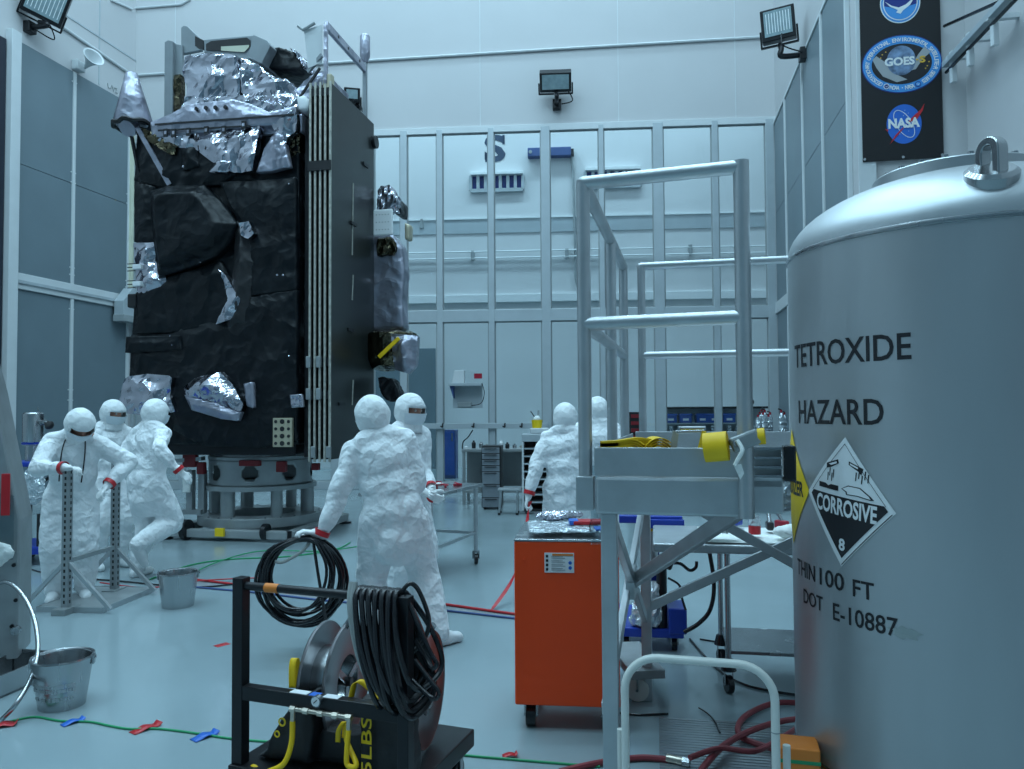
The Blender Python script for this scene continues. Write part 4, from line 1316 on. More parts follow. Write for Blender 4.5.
def sheet(poly_px, yl, name, material, bulge=0.03, amp=0.012, scale=9.0, seed=1, cell=0.022, depth=0.06, facets=False, tilt=0.0, parent=None, shrink=None):
    poly = np.array([xz(a, b, yl) for a, b in poly_px])
    x0, z0 = poly.min(0)
    x1, z1 = poly.max(0)
    nx, nz = max(2, int((x1 - x0) / cell)), max(2, int((z1 - z0) / cell))
    gx = np.linspace(x0, x1, nx + 1)
    gz = np.linspace(z0, z1, nz + 1)
    A, B = poly, np.roll(poly, -1, 0)
    def inside(q):
        c = np.zeros(len(q), bool)
        for (ax, az), (bx, bz_) in zip(A, B):
            cond = (az > q[:, 1]) != (bz_ > q[:, 1])
            with np.errstate(divide='ignore', invalid='ignore'):
                xi = (bx - ax) * (q[:, 1] - az) / (bz_ - az) + ax
            c ^= cond & (q[:, 0] < xi)
        return c
    def near(q):
        best = np.full(len(q), 1e9)
        bp = q.copy()
        for a, b in zip(A, B):
            d = b - a
            t = np.clip(((q - a) @ d) / (d @ d), 0, 1)
            pr = a + t[:, None] * d
            dist = np.linalg.norm(q - pr, axis=1)
            m = dist < best
            best[m] = dist[m]
            bp[m] = pr[m]
        return best, bp
    cx, cz = np.meshgrid((gx[:-1] + gx[1:]) / 2, (gz[:-1] + gz[1:]) / 2, indexing='ij')
    keep = inside(np.stack([cx.ravel(), cz.ravel()], 1)).reshape(nx, nz)
    VX, VZ = np.meshgrid(gx, gz, indexing='ij')
    V = np.stack([VX.ravel(), VZ.ravel()], 1)
    idx = lambda i, j: i * (nz + 1) + j
    faces = []
    cnt = {}
    for i in range(nx):
        for j in range(nz):
            if keep[i, j]:
                q = (idx(i, j), idx(i + 1, j), idx(i + 1, j + 1), idx(i, j + 1))
                faces.append(q)
                for a in range(4):
                    e_ = tuple(sorted((q[a], q[(a + 1) % 4])))
                    cnt[e_] = cnt.get(e_, 0) + 1
    dist, bp = near(V)
    border = set()
    for (a, b), n_ in cnt.items():
        if n_ == 1:
            border |= {a, b}
    bl = list(border)
    V[bl] = bp[bl]
    dist[bl] = 0
    P3 = np.stack([V[:, 0], np.zeros(len(V)), V[:, 1]], 1)
    rel = np.minimum(dist / 0.16, 1)
    rel = rel * rel * (3 - 2 * rel)
    nz_ = sinnoise(P3, scale, seed, 3, True)
    if facets:
        rs = np.random.RandomState(seed)
        nz_ = 1.0 * nz_ + 0.45 * rs.uniform(-1, 1, len(V))
    off = depth + bulge * rel + amp * nz_ + tilt * (V[:, 1] - z0)
    rs = np.random.RandomState(seed + 7)
    off = np.maximum(off, 0.004)
    vs = [(V[k, 0], yl - off[k], V[k, 1]) for k in range(len(V))]
    # skirt back to the body
    base = len(vs)
    remap = {}
    for k in bl:
        remap[k] = len(vs)
        vs.append((V[k, 0], yl + 0.05, V[k, 1]))
    for (a, b), n_ in cnt.items():
        if n_ == 1:
            faces.append((a, b, remap[b], remap[a]))
    used = sorted({i for f_ in faces for i in f_})
    rm = {k: i for i, k in enumerate(used)}
    mb = MB()
    mb.add([vs[k] for k in used], [tuple(rm[i] for i in f_) for f_ in faces])
    return mb.build(name, material, parent or sat, smooth=True if facets else 'all')

xl, zb = xz(136, 446)
xr, zt = xz(299, 112)
core = MB()
core.box(xl + 0.05, xr - 0.02, -0.95, 0.95, zb + 0.02, zt - 0.1)
core.build('bus', M['black_mli'], sat, bevel=0.03)
# ---- black blankets on the front
BM = M['black_mli']
sheet([(134, 335), (170, 333), (232, 318), (250, 298), (298, 290), (298, 440), (262, 448), (205, 446), (176, 430), (172, 408), (132, 380)], -0.97, 'thermal_blanket', BM, 0.03, 0.02, 7, 1)
sheet([(222, 183), (297, 178), (298, 290), (248, 297), (247, 240), (236, 215)], -0.97, 'thermal_blanket', BM, 0.03, 0.012, 8, 2)
sheet([(155, 193), (172, 188), (208, 187), (226, 206), (241, 226), (232, 243), (221, 256), (200, 266), (163, 277), (157, 232)], -1.0, 'thermal_blanket', BM, 0.16, 0.012, 6, 3, depth=0.1)
sheet([(137, 180), (157, 188), (160, 243), (137, 243)], -0.96, 'thermal_blanket', BM, 0.02, 0.012, 8, 4)
sheet([(138, 294), (162, 280), (222, 262), (237, 292), (247, 297), (228, 322), (170, 334), (135, 335)], -0.97, 'thermal_blanket', BM, 0.03, 0.015, 8, 5)
sheet([(140, 128), (188, 135), (222, 152), (236, 175), (222, 186), (172, 190), (137, 182)], -0.96, 'thermal_blanket', BM, 0.04, 0.02, 9, 6)
sheet([(183, 148), (199, 146), (201, 168), (186, 172)], -1.02, 'equipment_box', BM, 0.06, 0.01, 14, 7, cell=0.018)
sheet([(129, 337), (182, 336), (183, 350), (128, 353)], -1.02, 'equipment_box', BM, 0.05, 0.012, 14, 8, cell=0.018)
sheet([(238, 222), (250, 226), (256, 262), (250, 325), (228, 330), (236, 262)], -0.99, 'folded_blanket', M['black_plastic'], 0.08, 0.03, 12, 9)
# ---- silver foil
SV = M['silver_mli']
LV = M['lilac_mli']
sheet([(153, 124), (172, 116), (192, 106), (236, 101), (254, 106), (272, 114), (297, 108), (297, 124), (255, 127), (205, 133), (155, 139)], -1.05, 'foil_skirt', LV, 0.02, 0.006, 9, 11)
sheet([(155, 139), (205, 133), (262, 126), (256, 140), (253, 160), (244, 173), (236, 174), (214, 163), (197, 150), (181, 149), (166, 145)], -1.03, 'foil_skirt', SV, 0.05, 0.022, 11, 12, facets=True, cell=0.05)
sheet([(258, 173), (266, 150), (276, 134), (285, 136), (291, 167), (272, 172)], -1.06, 'foil_flap', LV, 0.02, 0.03, 22, 13, cell=0.02)
sheet([(211, 173), (219, 162), (234, 162), (229, 174)], -1.06, 'foil_flap', SV, 0.02, 0.01, 15, 14)
sheet([(236, 150), (252, 132), (262, 127), (258, 150), (254, 172), (240, 174)], -1.07, 'foil_flap', SV, 0.03, 0.025, 14, 15, facets=True, cell=0.045)
sheet([(270, 118), (298, 108), (299, 132), (292, 136), (284, 150), (276, 132)], -1.05, 'foil_flap', SV, 0.03, 0.03, 16, 16, facets=True, cell=0.045)
sheet([(136, 244), (157, 243), (158, 262), (169, 278), (168, 293), (140, 294)], -0.98, 'foil_box', SV, 0.06, 0.02, 15, 17, facets=True, cell=0.04)
sheet([(221, 270), (228, 276), (236, 290), (243, 300), (238, 312), (233, 320), (218, 325), (224, 311), (230, 300), (227, 285)], -1.05, 'foil_crescent', SV, 0.02, 0.02, 15, 18, facets=True, cell=0.035)
sheet([(241, 224), (251, 222), (256, 234), (250, 240), (243, 236)], -1.1, 'foil_glint', SV, 0.02, 0.02, 15, 19, facets=True, cell=0.03)  # small silver piece put in as a bright glint
sheet([(128, 377), (150, 374), (175, 376), (172, 395), (178, 412), (150, 416), (118, 412), (122, 396)], -1.08, 'foil_drape', SV, 0.05, 0.03, 13, 20, facets=True, cell=0.05)
sheet([(185, 388), (198, 378), (222, 372), (234, 384), (245, 404), (243, 412), (216, 402), (187, 395)], -1.1, 'thruster_foil', SV, 0.10, 0.03, 14, 21, facets=True, cell=0.05)
sheet([(187, 395), (216, 402), (243, 412), (240, 421), (224, 419), (194, 410)], -1.08, 'thruster_foil', LV, 0.06, 0.01, 14, 22)
sheet([(246, 384), (254, 382), (255, 408), (249, 406)], -1.08, 'foil_flap', LV, 0.02, 0.01, 14, 23)
sheet([(292, 395), (303, 394), (304, 407), (293, 408)], -1.06, 'foil_flap', SV, 0.02, 0.01, 14, 24)
# little marks on the skirt: square ports and round vents
for px, py in ((166, 133), (174, 133), (188.5, 132), (206.5, 130.5), (224, 130), (244, 125)):
    x, z = xz(px, py, -1.14)
    MB().box(x - 0.028, x + 0.028, -1.155, -1.135, z - 0.05, z + 0.05).build('port_frame', M['black_plastic'], sat)
    MB().box(x - 0.016, x + 0.016, -1.158, -1.15, z - 0.02, z + 0.02).build('port_window', LV, sat)
for px, py in ((196.5, 109), (206, 108), (215.5, 107.6), (225.5, 107.2)):
    x, z = xz(px, py, -1.14)
    MB().cyl((x, -1.15, z), (x, -1.13, z), 0.026, n=12).build('vent_hole', M['black_plastic'], sat)
for y_ in ((155, 124.5, 294, 114.5), (158, 130.5, 250, 126)):
    a, b = SF(y_[0], y_[1], -1.14), SF(y_[2], y_[3], -1.14)
    MB().bar(a, b, 0.012, 0.02).build('seam_tape', M['black_plastic'], sat)
for i, (px, py) in enumerate(((183, 167), (200, 262), (289, 184), (170, 336), (172, 345), (289, 356), (283, 275), (277, 275), (196, 193), (202, 196))):
    p = SF(px, py, -1.16)
    MB().sphere(p, 0.014, 8).build('blanket_button', SV, sat, smooth=True)
# bracket with white connectors on the left
for py in (267, 284):
    x, z = xz(138.5, py, -1.1)
    b = MB().box(x - 0.06, x + 0.06, -1.14, -1.06, z - 0.03, z + 0.03).build('connector', M['print_white'], sat, bevel=0.006)
    for k in (-0.045, 0.0, 0.045):
        MB().cyl((x - 0.16, -1.1, z + k), (x - 0.05, -1.1, z + k), 0.006, n=6).build('connector_pin', M['black_plastic'], b)
x, z = xz(135, 301, -1.0)
MB().box(x - 0.08, x + 0.05, -1.05, -0.9, z - 0.09, z + 0.09).build('hinge_block', M['black_plastic'], sat, bevel=0.02)
# adapter plate on the bottom
x0, z1 = xz(273.5, 418, -1.08)
x1, z0 = xz(292.5, 447, -1.08)
pl = MB().box(x0, x1, -1.10, -1.05, z0, z1).build('hole_plate', M['gold_plate'], sat, bevel=0.006)
for r_ in range(4):
    for c_ in range(3):
        MB().cyl((x0 + (x1 - x0) * (c_ + 0.5) / 3, -1.106, z0 + (z1 - z0) * (r_ + 0.5) / 4), (x0 + (x1 - x0) * (c_ + 0.5) / 3, -1.095, z0 + (z1 - z0) * (r_ + 0.5) / 4), 0.03 if c_ == 1 else 0.02, n=12).build('plate_hole', M['black_plastic'], pl)
ub = MB()
ub.box(xl + 0.25, xr - 0.1, -0.85, 0.8, zb - 0.12, zb + 0.05)
ub.build('lower_deck', M['black_metal'], sat, bevel=0.02)

# ---- top deck and instruments
x0, z0 = xz(158, 122, -0.95)
x1, _ = xz(300, 110, -0.95)
MB().box(x0, x1 + 0.05, -1.0, 0.9, zt - 0.25, zt - 0.02).build('top_deck', LV, sat, bevel=0.02)
def cpoly(pts, ya, yb, name, material, voxel=0.045, amp=0.03, scale=8, seed=1, flat_shade=True, yref=None):
    mb = MB()
    mb.prism([xz(a, b, ya if yref is None else yref) for a, b in pts], ya, yb)
    return link(name, crumpled(mb, voxel, amp, scale, seed, name, True, flat_shade), material, sat, smooth=False if flat_shade else 'all')
cpoly([(181, 53), (204, 50), (236, 52), (240, 70), (240, 112), (184, 112)], -0.78, 0.3, 'instrument_foil', SV, 0.055, 0.035, 7, 31)
cpoly([(236, 52), (252, 60), (272, 72), (292, 82), (300, 96), (298, 116), (240, 114)], -0.86, 0.2, 'instrument_foil', SV, 0.05, 0.05, 9, 32)
cpoly([(183, 95), (240, 92), (296, 106), (270, 118), (236, 104), (190, 110), (172, 120)], -1.0, -0.4, 'foil_collar', SV, 0.05, 0.03, 11, 33)
cpoly([(288, 92), (300, 80), (324, 66), (324, 88), (304, 120), (294, 118)], -0.7, 0.1, 'foil_sail', LV, 0.05, 0.03, 8, 34)
cpoly([(295, 96), (304, 94), (310, 101), (308, 110), (298, 111)], -0.98, -0.7, 'star_tracker', M['print_white'], 0.03, 0.006, 9, 35, False)
cpoly([(284, 112), (298, 108), (302, 128), (300, 152), (290, 158), (284, 140)], -0.98, -0.6, 'cable_bundle', M['dark_foil'], 0.035, 0.05, 16, 36)
cpoly([(270, 47), (282, 46), (296, 52), (304, 66), (298, 70), (268, 68), (264, 58)], -0.4, 0.4, 'dark_dome', M['black_mli'], 0.04, 0.02, 12, 37, False)
cpoly([(284, 45), (294, 46), (304, 58), (306, 68), (300, 66), (294, 54)], -0.5, 0.3, 'foil_fringe', SV, 0.045, 0.05, 16, 38)
# radiator plates
MB().prism([xz(a, b, -0.5) for a, b in ((164.5, 42), (168, 40), (172.5, 41), (172.5, 115), (164, 118))], -0.5, -0.42).build('radiator_plate', M['radiator'], sat, bevel=0.006)
MB().prism([xz(a, b, -0.44) for a, b in ((172, 43), (182, 45), (183, 76), (172, 76))], -0.44, -0.4).build('radiator_plate', M['radiator'], sat, bevel=0.006)
MB().prism([xz(a, b, -0.4) for a, b in ((181, 27.5), (183.5, 25.5), (187, 26), (201, 39), (201, 50), (181, 54))], -0.4, -0.34).build('radiator_plate', M['radiator'], sat, bevel=0.006)
sheet([(172, 76), (183, 76), (183, 110), (172, 114)], -0.42, 'foil_flap', M['dark_foil'], 0.02, 0.03, 14, 39, facets=True, cell=0.04)
# scanner hood: open trapezoid box
hd = MB()
op = [xz(a, b, -0.55) for a, b in ((203, 40), (208, 39), (254, 35), (268, 41), (271, 46), (262, 64), (240, 62), (204, 52))]
hd.prism(op, -0.55, 0.35)
hood_o = hd.build('scanner_hood', M['radiator'], sat, bevel=0.01)
MB().prism([xz(a, b, -0.565) for a, b in ((206, 44), (211, 41), (247, 37.5), (250, 40), (250, 46), (243, 52), (206, 50))], -0.565, -0.553).build('aperture', M['black_plastic'], hood_o)
MB().prism([xz(a, b, -0.572) for a, b in ((221, 46.5), (249, 45), (249, 47), (244, 52), (221, 50.5))], -0.572, -0.566).build('baffle', M['cream'], hood_o)
MB().prism([xz(a, b, -0.57) for a, b in ((195, 36), (203, 40), (203, 49), (195, 46))], -0.57, -0.5).build('shutter', M['black_plastic'], hood_o)
MB().prism([xz(a, b, -0.575) for a, b in ((252, 38), (254, 35), (268, 41), (271, 46), (262, 64), (248, 58), (251, 47))], -0.59, -0.55).build('hood_cheek', M['radiator'], hood_o, bevel=0.006)
# ---- cone antenna on the left corner
cb = SF(133.5, 126, -1.0)
ct = SF(131.5, 73, -1.0)
cone = thing_part = MB()
ax = (Vector(ct) - Vector(cb))
ht_ = ax.length
Rc = ax.to_track_quat('Z', 'Y').to_matrix()
cone.lathe([(0.0, 0.0), (0.235, 0.0), (0.245, 0.03), (0.075, ht_ - 0.01), (0.06, ht_), (0, ht_)], 24, cb, Rc)
co = cone.build('cone_antenna', LV, sat, smooth=True)
MB().tube([cb + Rc @ Vector((0.24 * math.cos(a) * (1 + 0.05 * math.sin(9 * a)), 0.24 * math.sin(a), 0.0 + 0.012 * math.sin(7 * a))) for a in [2 * math.pi * i / 40 for i in range(40)]], 0.03, 6, True).build('cone_collar', M['black_plastic'], co, smooth=True)
st = MB()
sp_ = cb + Rc @ Vector((-0.1, -0.22, 0))
MB().bar(cb + Rc @ Vector((0, -0.245, 0.02)), ct + Rc @ Vector((0, -0.07, 0)), 0.012, 0.02).build('cone_seam', SV, co)
MB().cyl(cb + Vector((0, -0.12, -0.08)), cb + Vector((0, -0.02, 0.0)), 0.11, 0.11, n=16).build('feed', LV, co, smooth=True)
MB().bar(SF(130, 128, -1.05), SF(141, 184, -1.0), 0.03, 0.04).build('cone_strut', M['black_metal'], sat)
MB().bar(SF(138, 128, -1.08), SF(170, 185, -1.02), 0.05, 0.06).build('cone_strut', LV, sat)
MB().bar(SF(150, 130, -1.0), SF(178, 150, -0.98), 0.16, 0.16).build('cone_boom', M['black_mli'], sat, bevel=0.02)
sheet([(142, 128), (160, 136), (178, 148), (176, 158), (150, 142)], -1.06, 'boom_foil', M['dark_foil'], 0.05, 0.05, 18, 41, facets=True, cell=0.035)
# ---- folded solar array on the right side
YF = -1.0
XS = [SF(p, 270, YF).x for p in (310, 315, 320, 325, 330)]
ztop = SF(322, 82, YF).z
zbot = SF(322, 462, YF).z
YB = SS(373, 250, XS[-1]).y
for i, x in enumerate(XS):
    pn = MB().box(x - 0.012, x + 0.012, YF + 0.012, YB, zbot + 0.03, ztop - 0.02).build('solar_panel', M['solar'], sat)
    MB().box(x - 0.013, x + 0.013, YF - 0.008, YF + 0.012, zbot, ztop).build('panel_edge', M['solar_edge'], pn)
    if i < 4:
        for py in (92, 168, 362, 395):
            z = SF(320, py, YF).z
            MB().box(x + 0.012, XS[i + 1] - 0.012, YF - 0.004, YF + 0.05, z - 0.05, z + 0.05).build('hinge', M['black_metal'], pn)
for i, py in ((0, 362), (2, 362), (0, 394), (2, 394), (1, 452), (4, 452)):
    z = SF(320, py, YF).z
    MB().box(XS[i] - 0.03, XS[i] + 0.03, YF - 0.05, YF - 0.008, z - 0.07, z + 0.07).build('hinge_fitting', M['alu_dark'], sat, bevel=0.008)
for py in (166,):
    z = SF(320, py, YF).z
    MB().box(XS[0] - 0.02, XS[-1] + 0.02, YF - 0.03, YF - 0.008, z - 0.06, z + 0.06).build('tie_strap', M['black_plastic'], sat)
yo = MB()
yo.box(XS[-1] - 0.1, XS[-1] + 0.01, YF + 0.0, YF + 0.1, ztop - 0.1, ztop + 0.1)
yo.build('yoke_fitting', M['gold_plate'], sat, bevel=0.01)
px_face = XS[-1] + 0.013
for py, px in ((165, 365), (224, 353), (330, 350), (404, 341)):
    p = SS(px, py, px_face)
    MB().box(px_face - 0.002, px_face + 0.02, p.y - 0.09, p.y + 0.09, p.z - 0.02, p.z + 0.02).build('panel_clip', M['black_plastic'], sat)
for y0, y1 in ((183, 255), (275, 300), (380, 405)):
    a, b = SS(353, y0, px_face), SS(352, y1, px_face)
    MB().bar((px_face + 0.003, a.y, a.z), (px_face + 0.003, b.y, b.z), 0.01, 0.02).build('panel_seam', M['solar_edge'], sat)
MB().cyl((px_face, YB - 0.02, SS(373, 142, px_face).z), (px_face + 0.05, YB - 0.02, SS(373, 142, px_face).z), 0.09, n=16).build('hinge_drum', M['black_metal'], sat, smooth=True)
ay = MB()
ay.box(XS[0] - 0.12, XS[0] - 0.03, -0.9, 0.4, zbot + 0.05, ztop - 0.4)
ay.build('side_panel', M['black_metal'], sat)
# ---- boom frame above the array
xb = XS[3]
a = SS(326, 22, xb)
b = SS(365, 72, xb)
zf = (a.z + b.z) / 2
MB().bar((xb, a.y, zf), (xb, b.y, zf), 0.05, 0.11).build('boom', LV, sat, bevel=0.01)
for k in (0.25, 0.5, 0.8):
    MB().cyl((xb + 0.02, a.y + (b.y - a.y) * k, zf), (xb + 0.03, a.y + (b.y - a.y) * k, zf), 0.02, n=8).build('boom_bolt', M['black_plastic'], sat)
MB().bar((xb, a.y, zf), (xb, a.y, SF(324, 84, a.y).z), 0.04, 0.05).build('boom_post', LV, sat)
MB().bar((xb, b.y, SF(366, 58, b.y).z), (xb, b.y, SF(366, 120, b.y).z), 0.05, 0.06).build('boom_post', M['radiator'], sat)
zc0, zc1 = SF(366, 59, b.y).z, SF(366, 35, b.y).z
MB().lathe([(0.0, zc0 - 0.05), (0.04, zc0 - 0.05), (0.072, zc0 + 0.04), (0.072, zc1 - 0.03), (0.055, zc1), (0, zc1)], 20, (xb, b.y, 0)).build('magnetometer_can', LV, sat, smooth=True)
MB().bar(SF(322, 55, a.y), SF(308, 72, a.y + 0.1), 0.03, 0.05).build('boom_strut', M['radiator'], sat)
MB().bar(SF(320, 68, a.y + 0.05), SF(298, 100, a.y + 0.1), 0.02, 0.03).build('boom_strut', M['black_plastic'], sat)
MB().prism([xz(p, q, a.y + 0.02) for p, q in ((304, 30), (322, 25), (322, 62), (308, 68))], a.y + 0.02, a.y + 0.03).build('sun_shade', M['trim'], sat)
MB().tube([SF(298, 26, a.y), SF(303, 30, a.y), SF(315, 23, a.y)], 0.02, 6).build('antenna_tip', M['grey_paint'], sat, smooth=True)

# ---- equipment on the far right side of the bus
YR = 0.62
cpoly([(364, 236), (390, 232), (402, 246), (405, 275), (402, 300), (404, 330), (364, 332)], YR - 0.2, YR + 0.1, 'side_module', LV, 0.05, 0.02, 9, 51, False, yref=YR - 0.2)
cpoly([(374, 190), (380, 184), (391, 184), (398, 196), (399, 212), (374, 214)], YR - 0.2, YR + 0.05, 'foil_head', SV, 0.045, 0.05, 14, 52, yref=YR - 0.2)
cpoly([(391, 192), (400, 200), (400, 214), (393, 214)], YR - 0.1, YR + 0.3, 'dark_block', M['black_mli'], 0.03, 0.01, 12, 53, False, yref=YR - 0.1)
x0, z1 = xz(373.5, 210, YR - 0.28)
x1, z0 = xz(393, 235, YR - 0.28)
wp = MB().box(x0, x1, YR - 0.30, YR - 0.26, z0, z1).build('white_radiator', M['print_white'], sat, bevel=0.02)
for r_ in range(3):
    for c_ in range(5):
        MB().box(x0 + (x1 - x0) * (c_ + 1) / 6.5, x0 + (x1 - x0) * (c_ + 1) / 6.5 + 0.012, YR - 0.304, YR - 0.299, z0 + (z1 - z0) * (r_ + 0.7) / 3.5, z0 + (z1 - z0) * (r_ + 0.7) / 3.5 + 0.012).build('fastener', M['grey_paint'], wp)
cpoly([(374, 236), (393, 235), (397, 250), (393, 256), (374, 257)], YR - 0.26, YR, 'dark_foil_piece', M['dark_foil'], 0.04, 0.03, 14, 54, yref=YR - 0.26)  # dark gold foil piece below the white radiator
cpoly([(404, 222), (410, 224), (409, 240), (404, 239)], YR - 0.1, YR + 0.1, 'bracket', M['gold_plate'], 0.03, 0.01, 9, 55, False, yref=YR - 0.1)
me_ = MB()
c_ = SF(391, 352, YR - 0.1)
me_.lathe([(0.0, 0.32), (0.30, 0.30), (0.40, 0.26), (0.39, -0.12), (0.30, -0.24), (0.1, -0.28), (0, -0.28)], 24, c_)
ft = link('foil_drum', crumpled(me_, 0.05, 0.035, 9, 56, 'foil_drum', True, True), M['dark_foil'], sat)
MB().bar(SF(379, 357, YR - 0.62), SF(399, 338, YR - 0.62), 0.03, 0.05).build('yellow_tape', M['yellow'], sat)
sheet([(392, 334), (419, 336), (417, 366), (410, 374), (396, 370)], YR - 0.46, 'foil_wrap', M['lilac_mli'], 0.06, 0.03, 14, 57, facets=True, cell=0.04)
cpoly([(376, 376), (392, 378), (399, 392), (398, 402), (386, 402), (378, 392)], YR - 0.3, YR, 'thruster_bracket', M['black_metal'], 0.03, 0.03, 14, 58, yref=YR - 0.3)

# ------------------------------------------------------------------ satellite stand
sd = thing('satellite_stand', 'round grey metal stand with cut-outs carrying the satellite', 'stand', (SO.x + 0.06, SO.y, 0), -SA)
SG = mat('stand_grey', (0.34, 0.37, 0.38), 0.42, 0.5, vary=0.1, vscale=5)
MB().ring((0, 0, 0), 0.45, 0.82, 0.14, 0.26, 48).build('base_plate', SG, sd, smooth=True, bevel=0.006)
MB().ring((0, 0, 0), 0.48, 0.74, 0.60, 0.66, 48).build('ring_plate', SG, sd, smooth=True)
MB().ring((0, 0, 0), 0.5, 0.69, 1.00, 1.04, 48).build('ring_plate', SG, sd, smooth=True)
MB().ring((0, 0, 0), 0.45, 0.60, 1.04, zb - 0.11, 48).build('adapter_ring', M['alu'], sd, smooth=True)
# drum with round cut-outs
r_, nseg, nrow = 0.68, 180, 14
z0, z1 = 0.66, 1.00
vs, fs = [], []
for j in range(nrow + 1):
    for i in range(nseg):
        a = 2 * math.pi * i / nseg
        vs.append((r_ * math.cos(a), r_ * math.sin(a), z0 + (z1 - z0) * j / nrow))
for j in range(nrow):
    zc = z0 + (z1 - z0) * (j + 0.5) / nrow
    for i in range(nseg):
        a = (i + 0.5) / nseg * 2 * math.pi
        k = ((a + 0.1) % (math.pi / 4)) - math.pi / 8
        if (k * r_) ** 2 + (zc - 0.83) ** 2 < 0.105 ** 2:
            continue
        fs.append((j * nseg + i, j * nseg + (i + 1) % nseg, (j + 1) * nseg + (i + 1) % nseg, (j + 1) * nseg + i))
dr = MB().add(vs, fs).build('drum', SG, sd, smooth='all')
so = dr.modifiers.new('thick', 'SOLIDIFY')
so.thickness = 0.015
for k in range(6):
    a = 2 * math.pi * k / 6 + 0.30
    r2 = 0.62
    MB().cyl((r2 * math.cos(a), r2 * math.sin(a), 0.26), (r2 * math.cos(a), r2 * math.sin(a), 0.60), 0.075 if k % 2 else 0.09, n=20).build('column', SG, sd, smooth=True)
    for q in range(3):
        b_ = a + (q - 1) * 0.25
        MB().cyl((0.78 * math.cos(b_), 0.78 * math.sin(b_), 0.26), (0.78 * math.cos(b_), 0.78 * math.sin(b_), 0.275), 0.014, n=6).build('bolt', M['steel'], sd)
bf = MB()
bf.box(-0.85, 0.85, -0.92, -0.80, 0.04, 0.14)
bf.build('outrigger', M['grey_paint'], sd, bevel=0.01)
MB().box(-0.85, 0.85, 0.80, 0.92, 0.04, 0.14).build('outrigger', M['grey_paint'], sd, bevel=0.01)
MB().box(-0.92, -0.80, -0.85, 0.85, 0.04, 0.14).build('outrigger', M['grey_paint'], sd, bevel=0.01)
MB().box(0.80, 0.92, -0.85, 0.85, 0.04, 0.14).build('outrigger', M['grey_paint'], sd, bevel=0.01)
for sx in (-1, 1):
    for sy in (-1, 1):
        MB().lathe([(0, 0), (0.09, 0), (0.09, 0.02), (0.03, 0.035), (0.03, 0.14), (0, 0.14)], 16, (sx * 0.86, sy * 0.86, 0)).build('levelling_foot', M['black_metal'], sd, smooth=True)
    MB().cyl((sx * 0.55 - 0.03, -0.88, 0.13), (sx * 0.55 + 0.03, -0.88, 0.13), 0.13 if sx < 0 else 0.1, n=24).build('wheel', M['black_rubber'], sd, smooth=True)
def sdp(px, py, yl):
    return MATW[sd.name].inverted() @ RP(px, py, MATW[sd.name] @ Vector((0, yl, 0)), SY)
for (xa, xb_, ya, yb, yl) in ((241, 261, 460, 466, -0.68), (278, 287, 461, 472, -0.72), (313, 320, 463, 470, -0.5), (199, 206, 462, 474, -0.6), (185, 198, 453, 467, -0.6)):
    a, b = sdp(xa, ya, yl), sdp(xb_, yb, yl)
    MB().box(a.x, b.x, yl - 0.06, yl + 0.02, b.z, a.z).build('red_cover', M['red_dark'], sd, bevel=0.01)
for px, yy, hh in ((191, -0.6, 0.9), (203, -0.55, 0.6)):
    a = sdp(px, 470, yy)
    MB().bar((a.x, yy, a.z), (a.x, yy, 0.3), 0.09, 0.09).build('side_post', M['alu_dark'], sd, bevel=0.01)
MB().bar((-0.78, -0.6, 0.32), (-0.5, -0.6, 0.32), 0.1, 0.06).build('side_arm', M['alu_dark'], sd)
MB().bar((-0.98, -0.62, 0.98), (-0.5, -0.6, 1.02), 0.1, 0.05).build('side_arm', M['alu_dark'], sd)
a = sdp(222, 538, -0.9)
MB().box(a.x - 0.06, a.x + 0.06, -0.97, -0.93, 0.07, 0.17).build('yellow_tag', M['yellow_paint'], sd)
a = sdp(186, 480, -0.7)
o = link('cloth_wrap', crumpled(MB().obox((a.x - 0.0, -0.68, a.z - 0.05), (0.12, 0.06, 0.24)), 0.02, 0.015, 30, 5, 'cloth_wrap', True, False), M['cloth_white'], sd, smooth='all')
INFO = {}
# ------------------------------------------------------------------ people in cleanroom suits
def ik(a, t, l1, l2, pole):
    a, t, pole = Vector(a), Vector(t), Vector(pole)
    d = t - a
    L = d.length
    mx_ = (l1 + l2) * 0.995
    if L > mx_:
        t = a + d * (mx_ / L)
        d = t - a
        L = mx_
    L = max(L, abs(l1 - l2) + 0.02)
    u = d.normalized()
    x = (l1 * l1 - l2 * l2 + L * L) / (2 * L)
    h = math.sqrt(max(l1 * l1 - x * x, 0))
    p = pole - u * pole.dot(u)
    p = p.normalized() if p.length > 1e-5 else u.orthogonal().normalized()
    return a + u * x + p * h, t

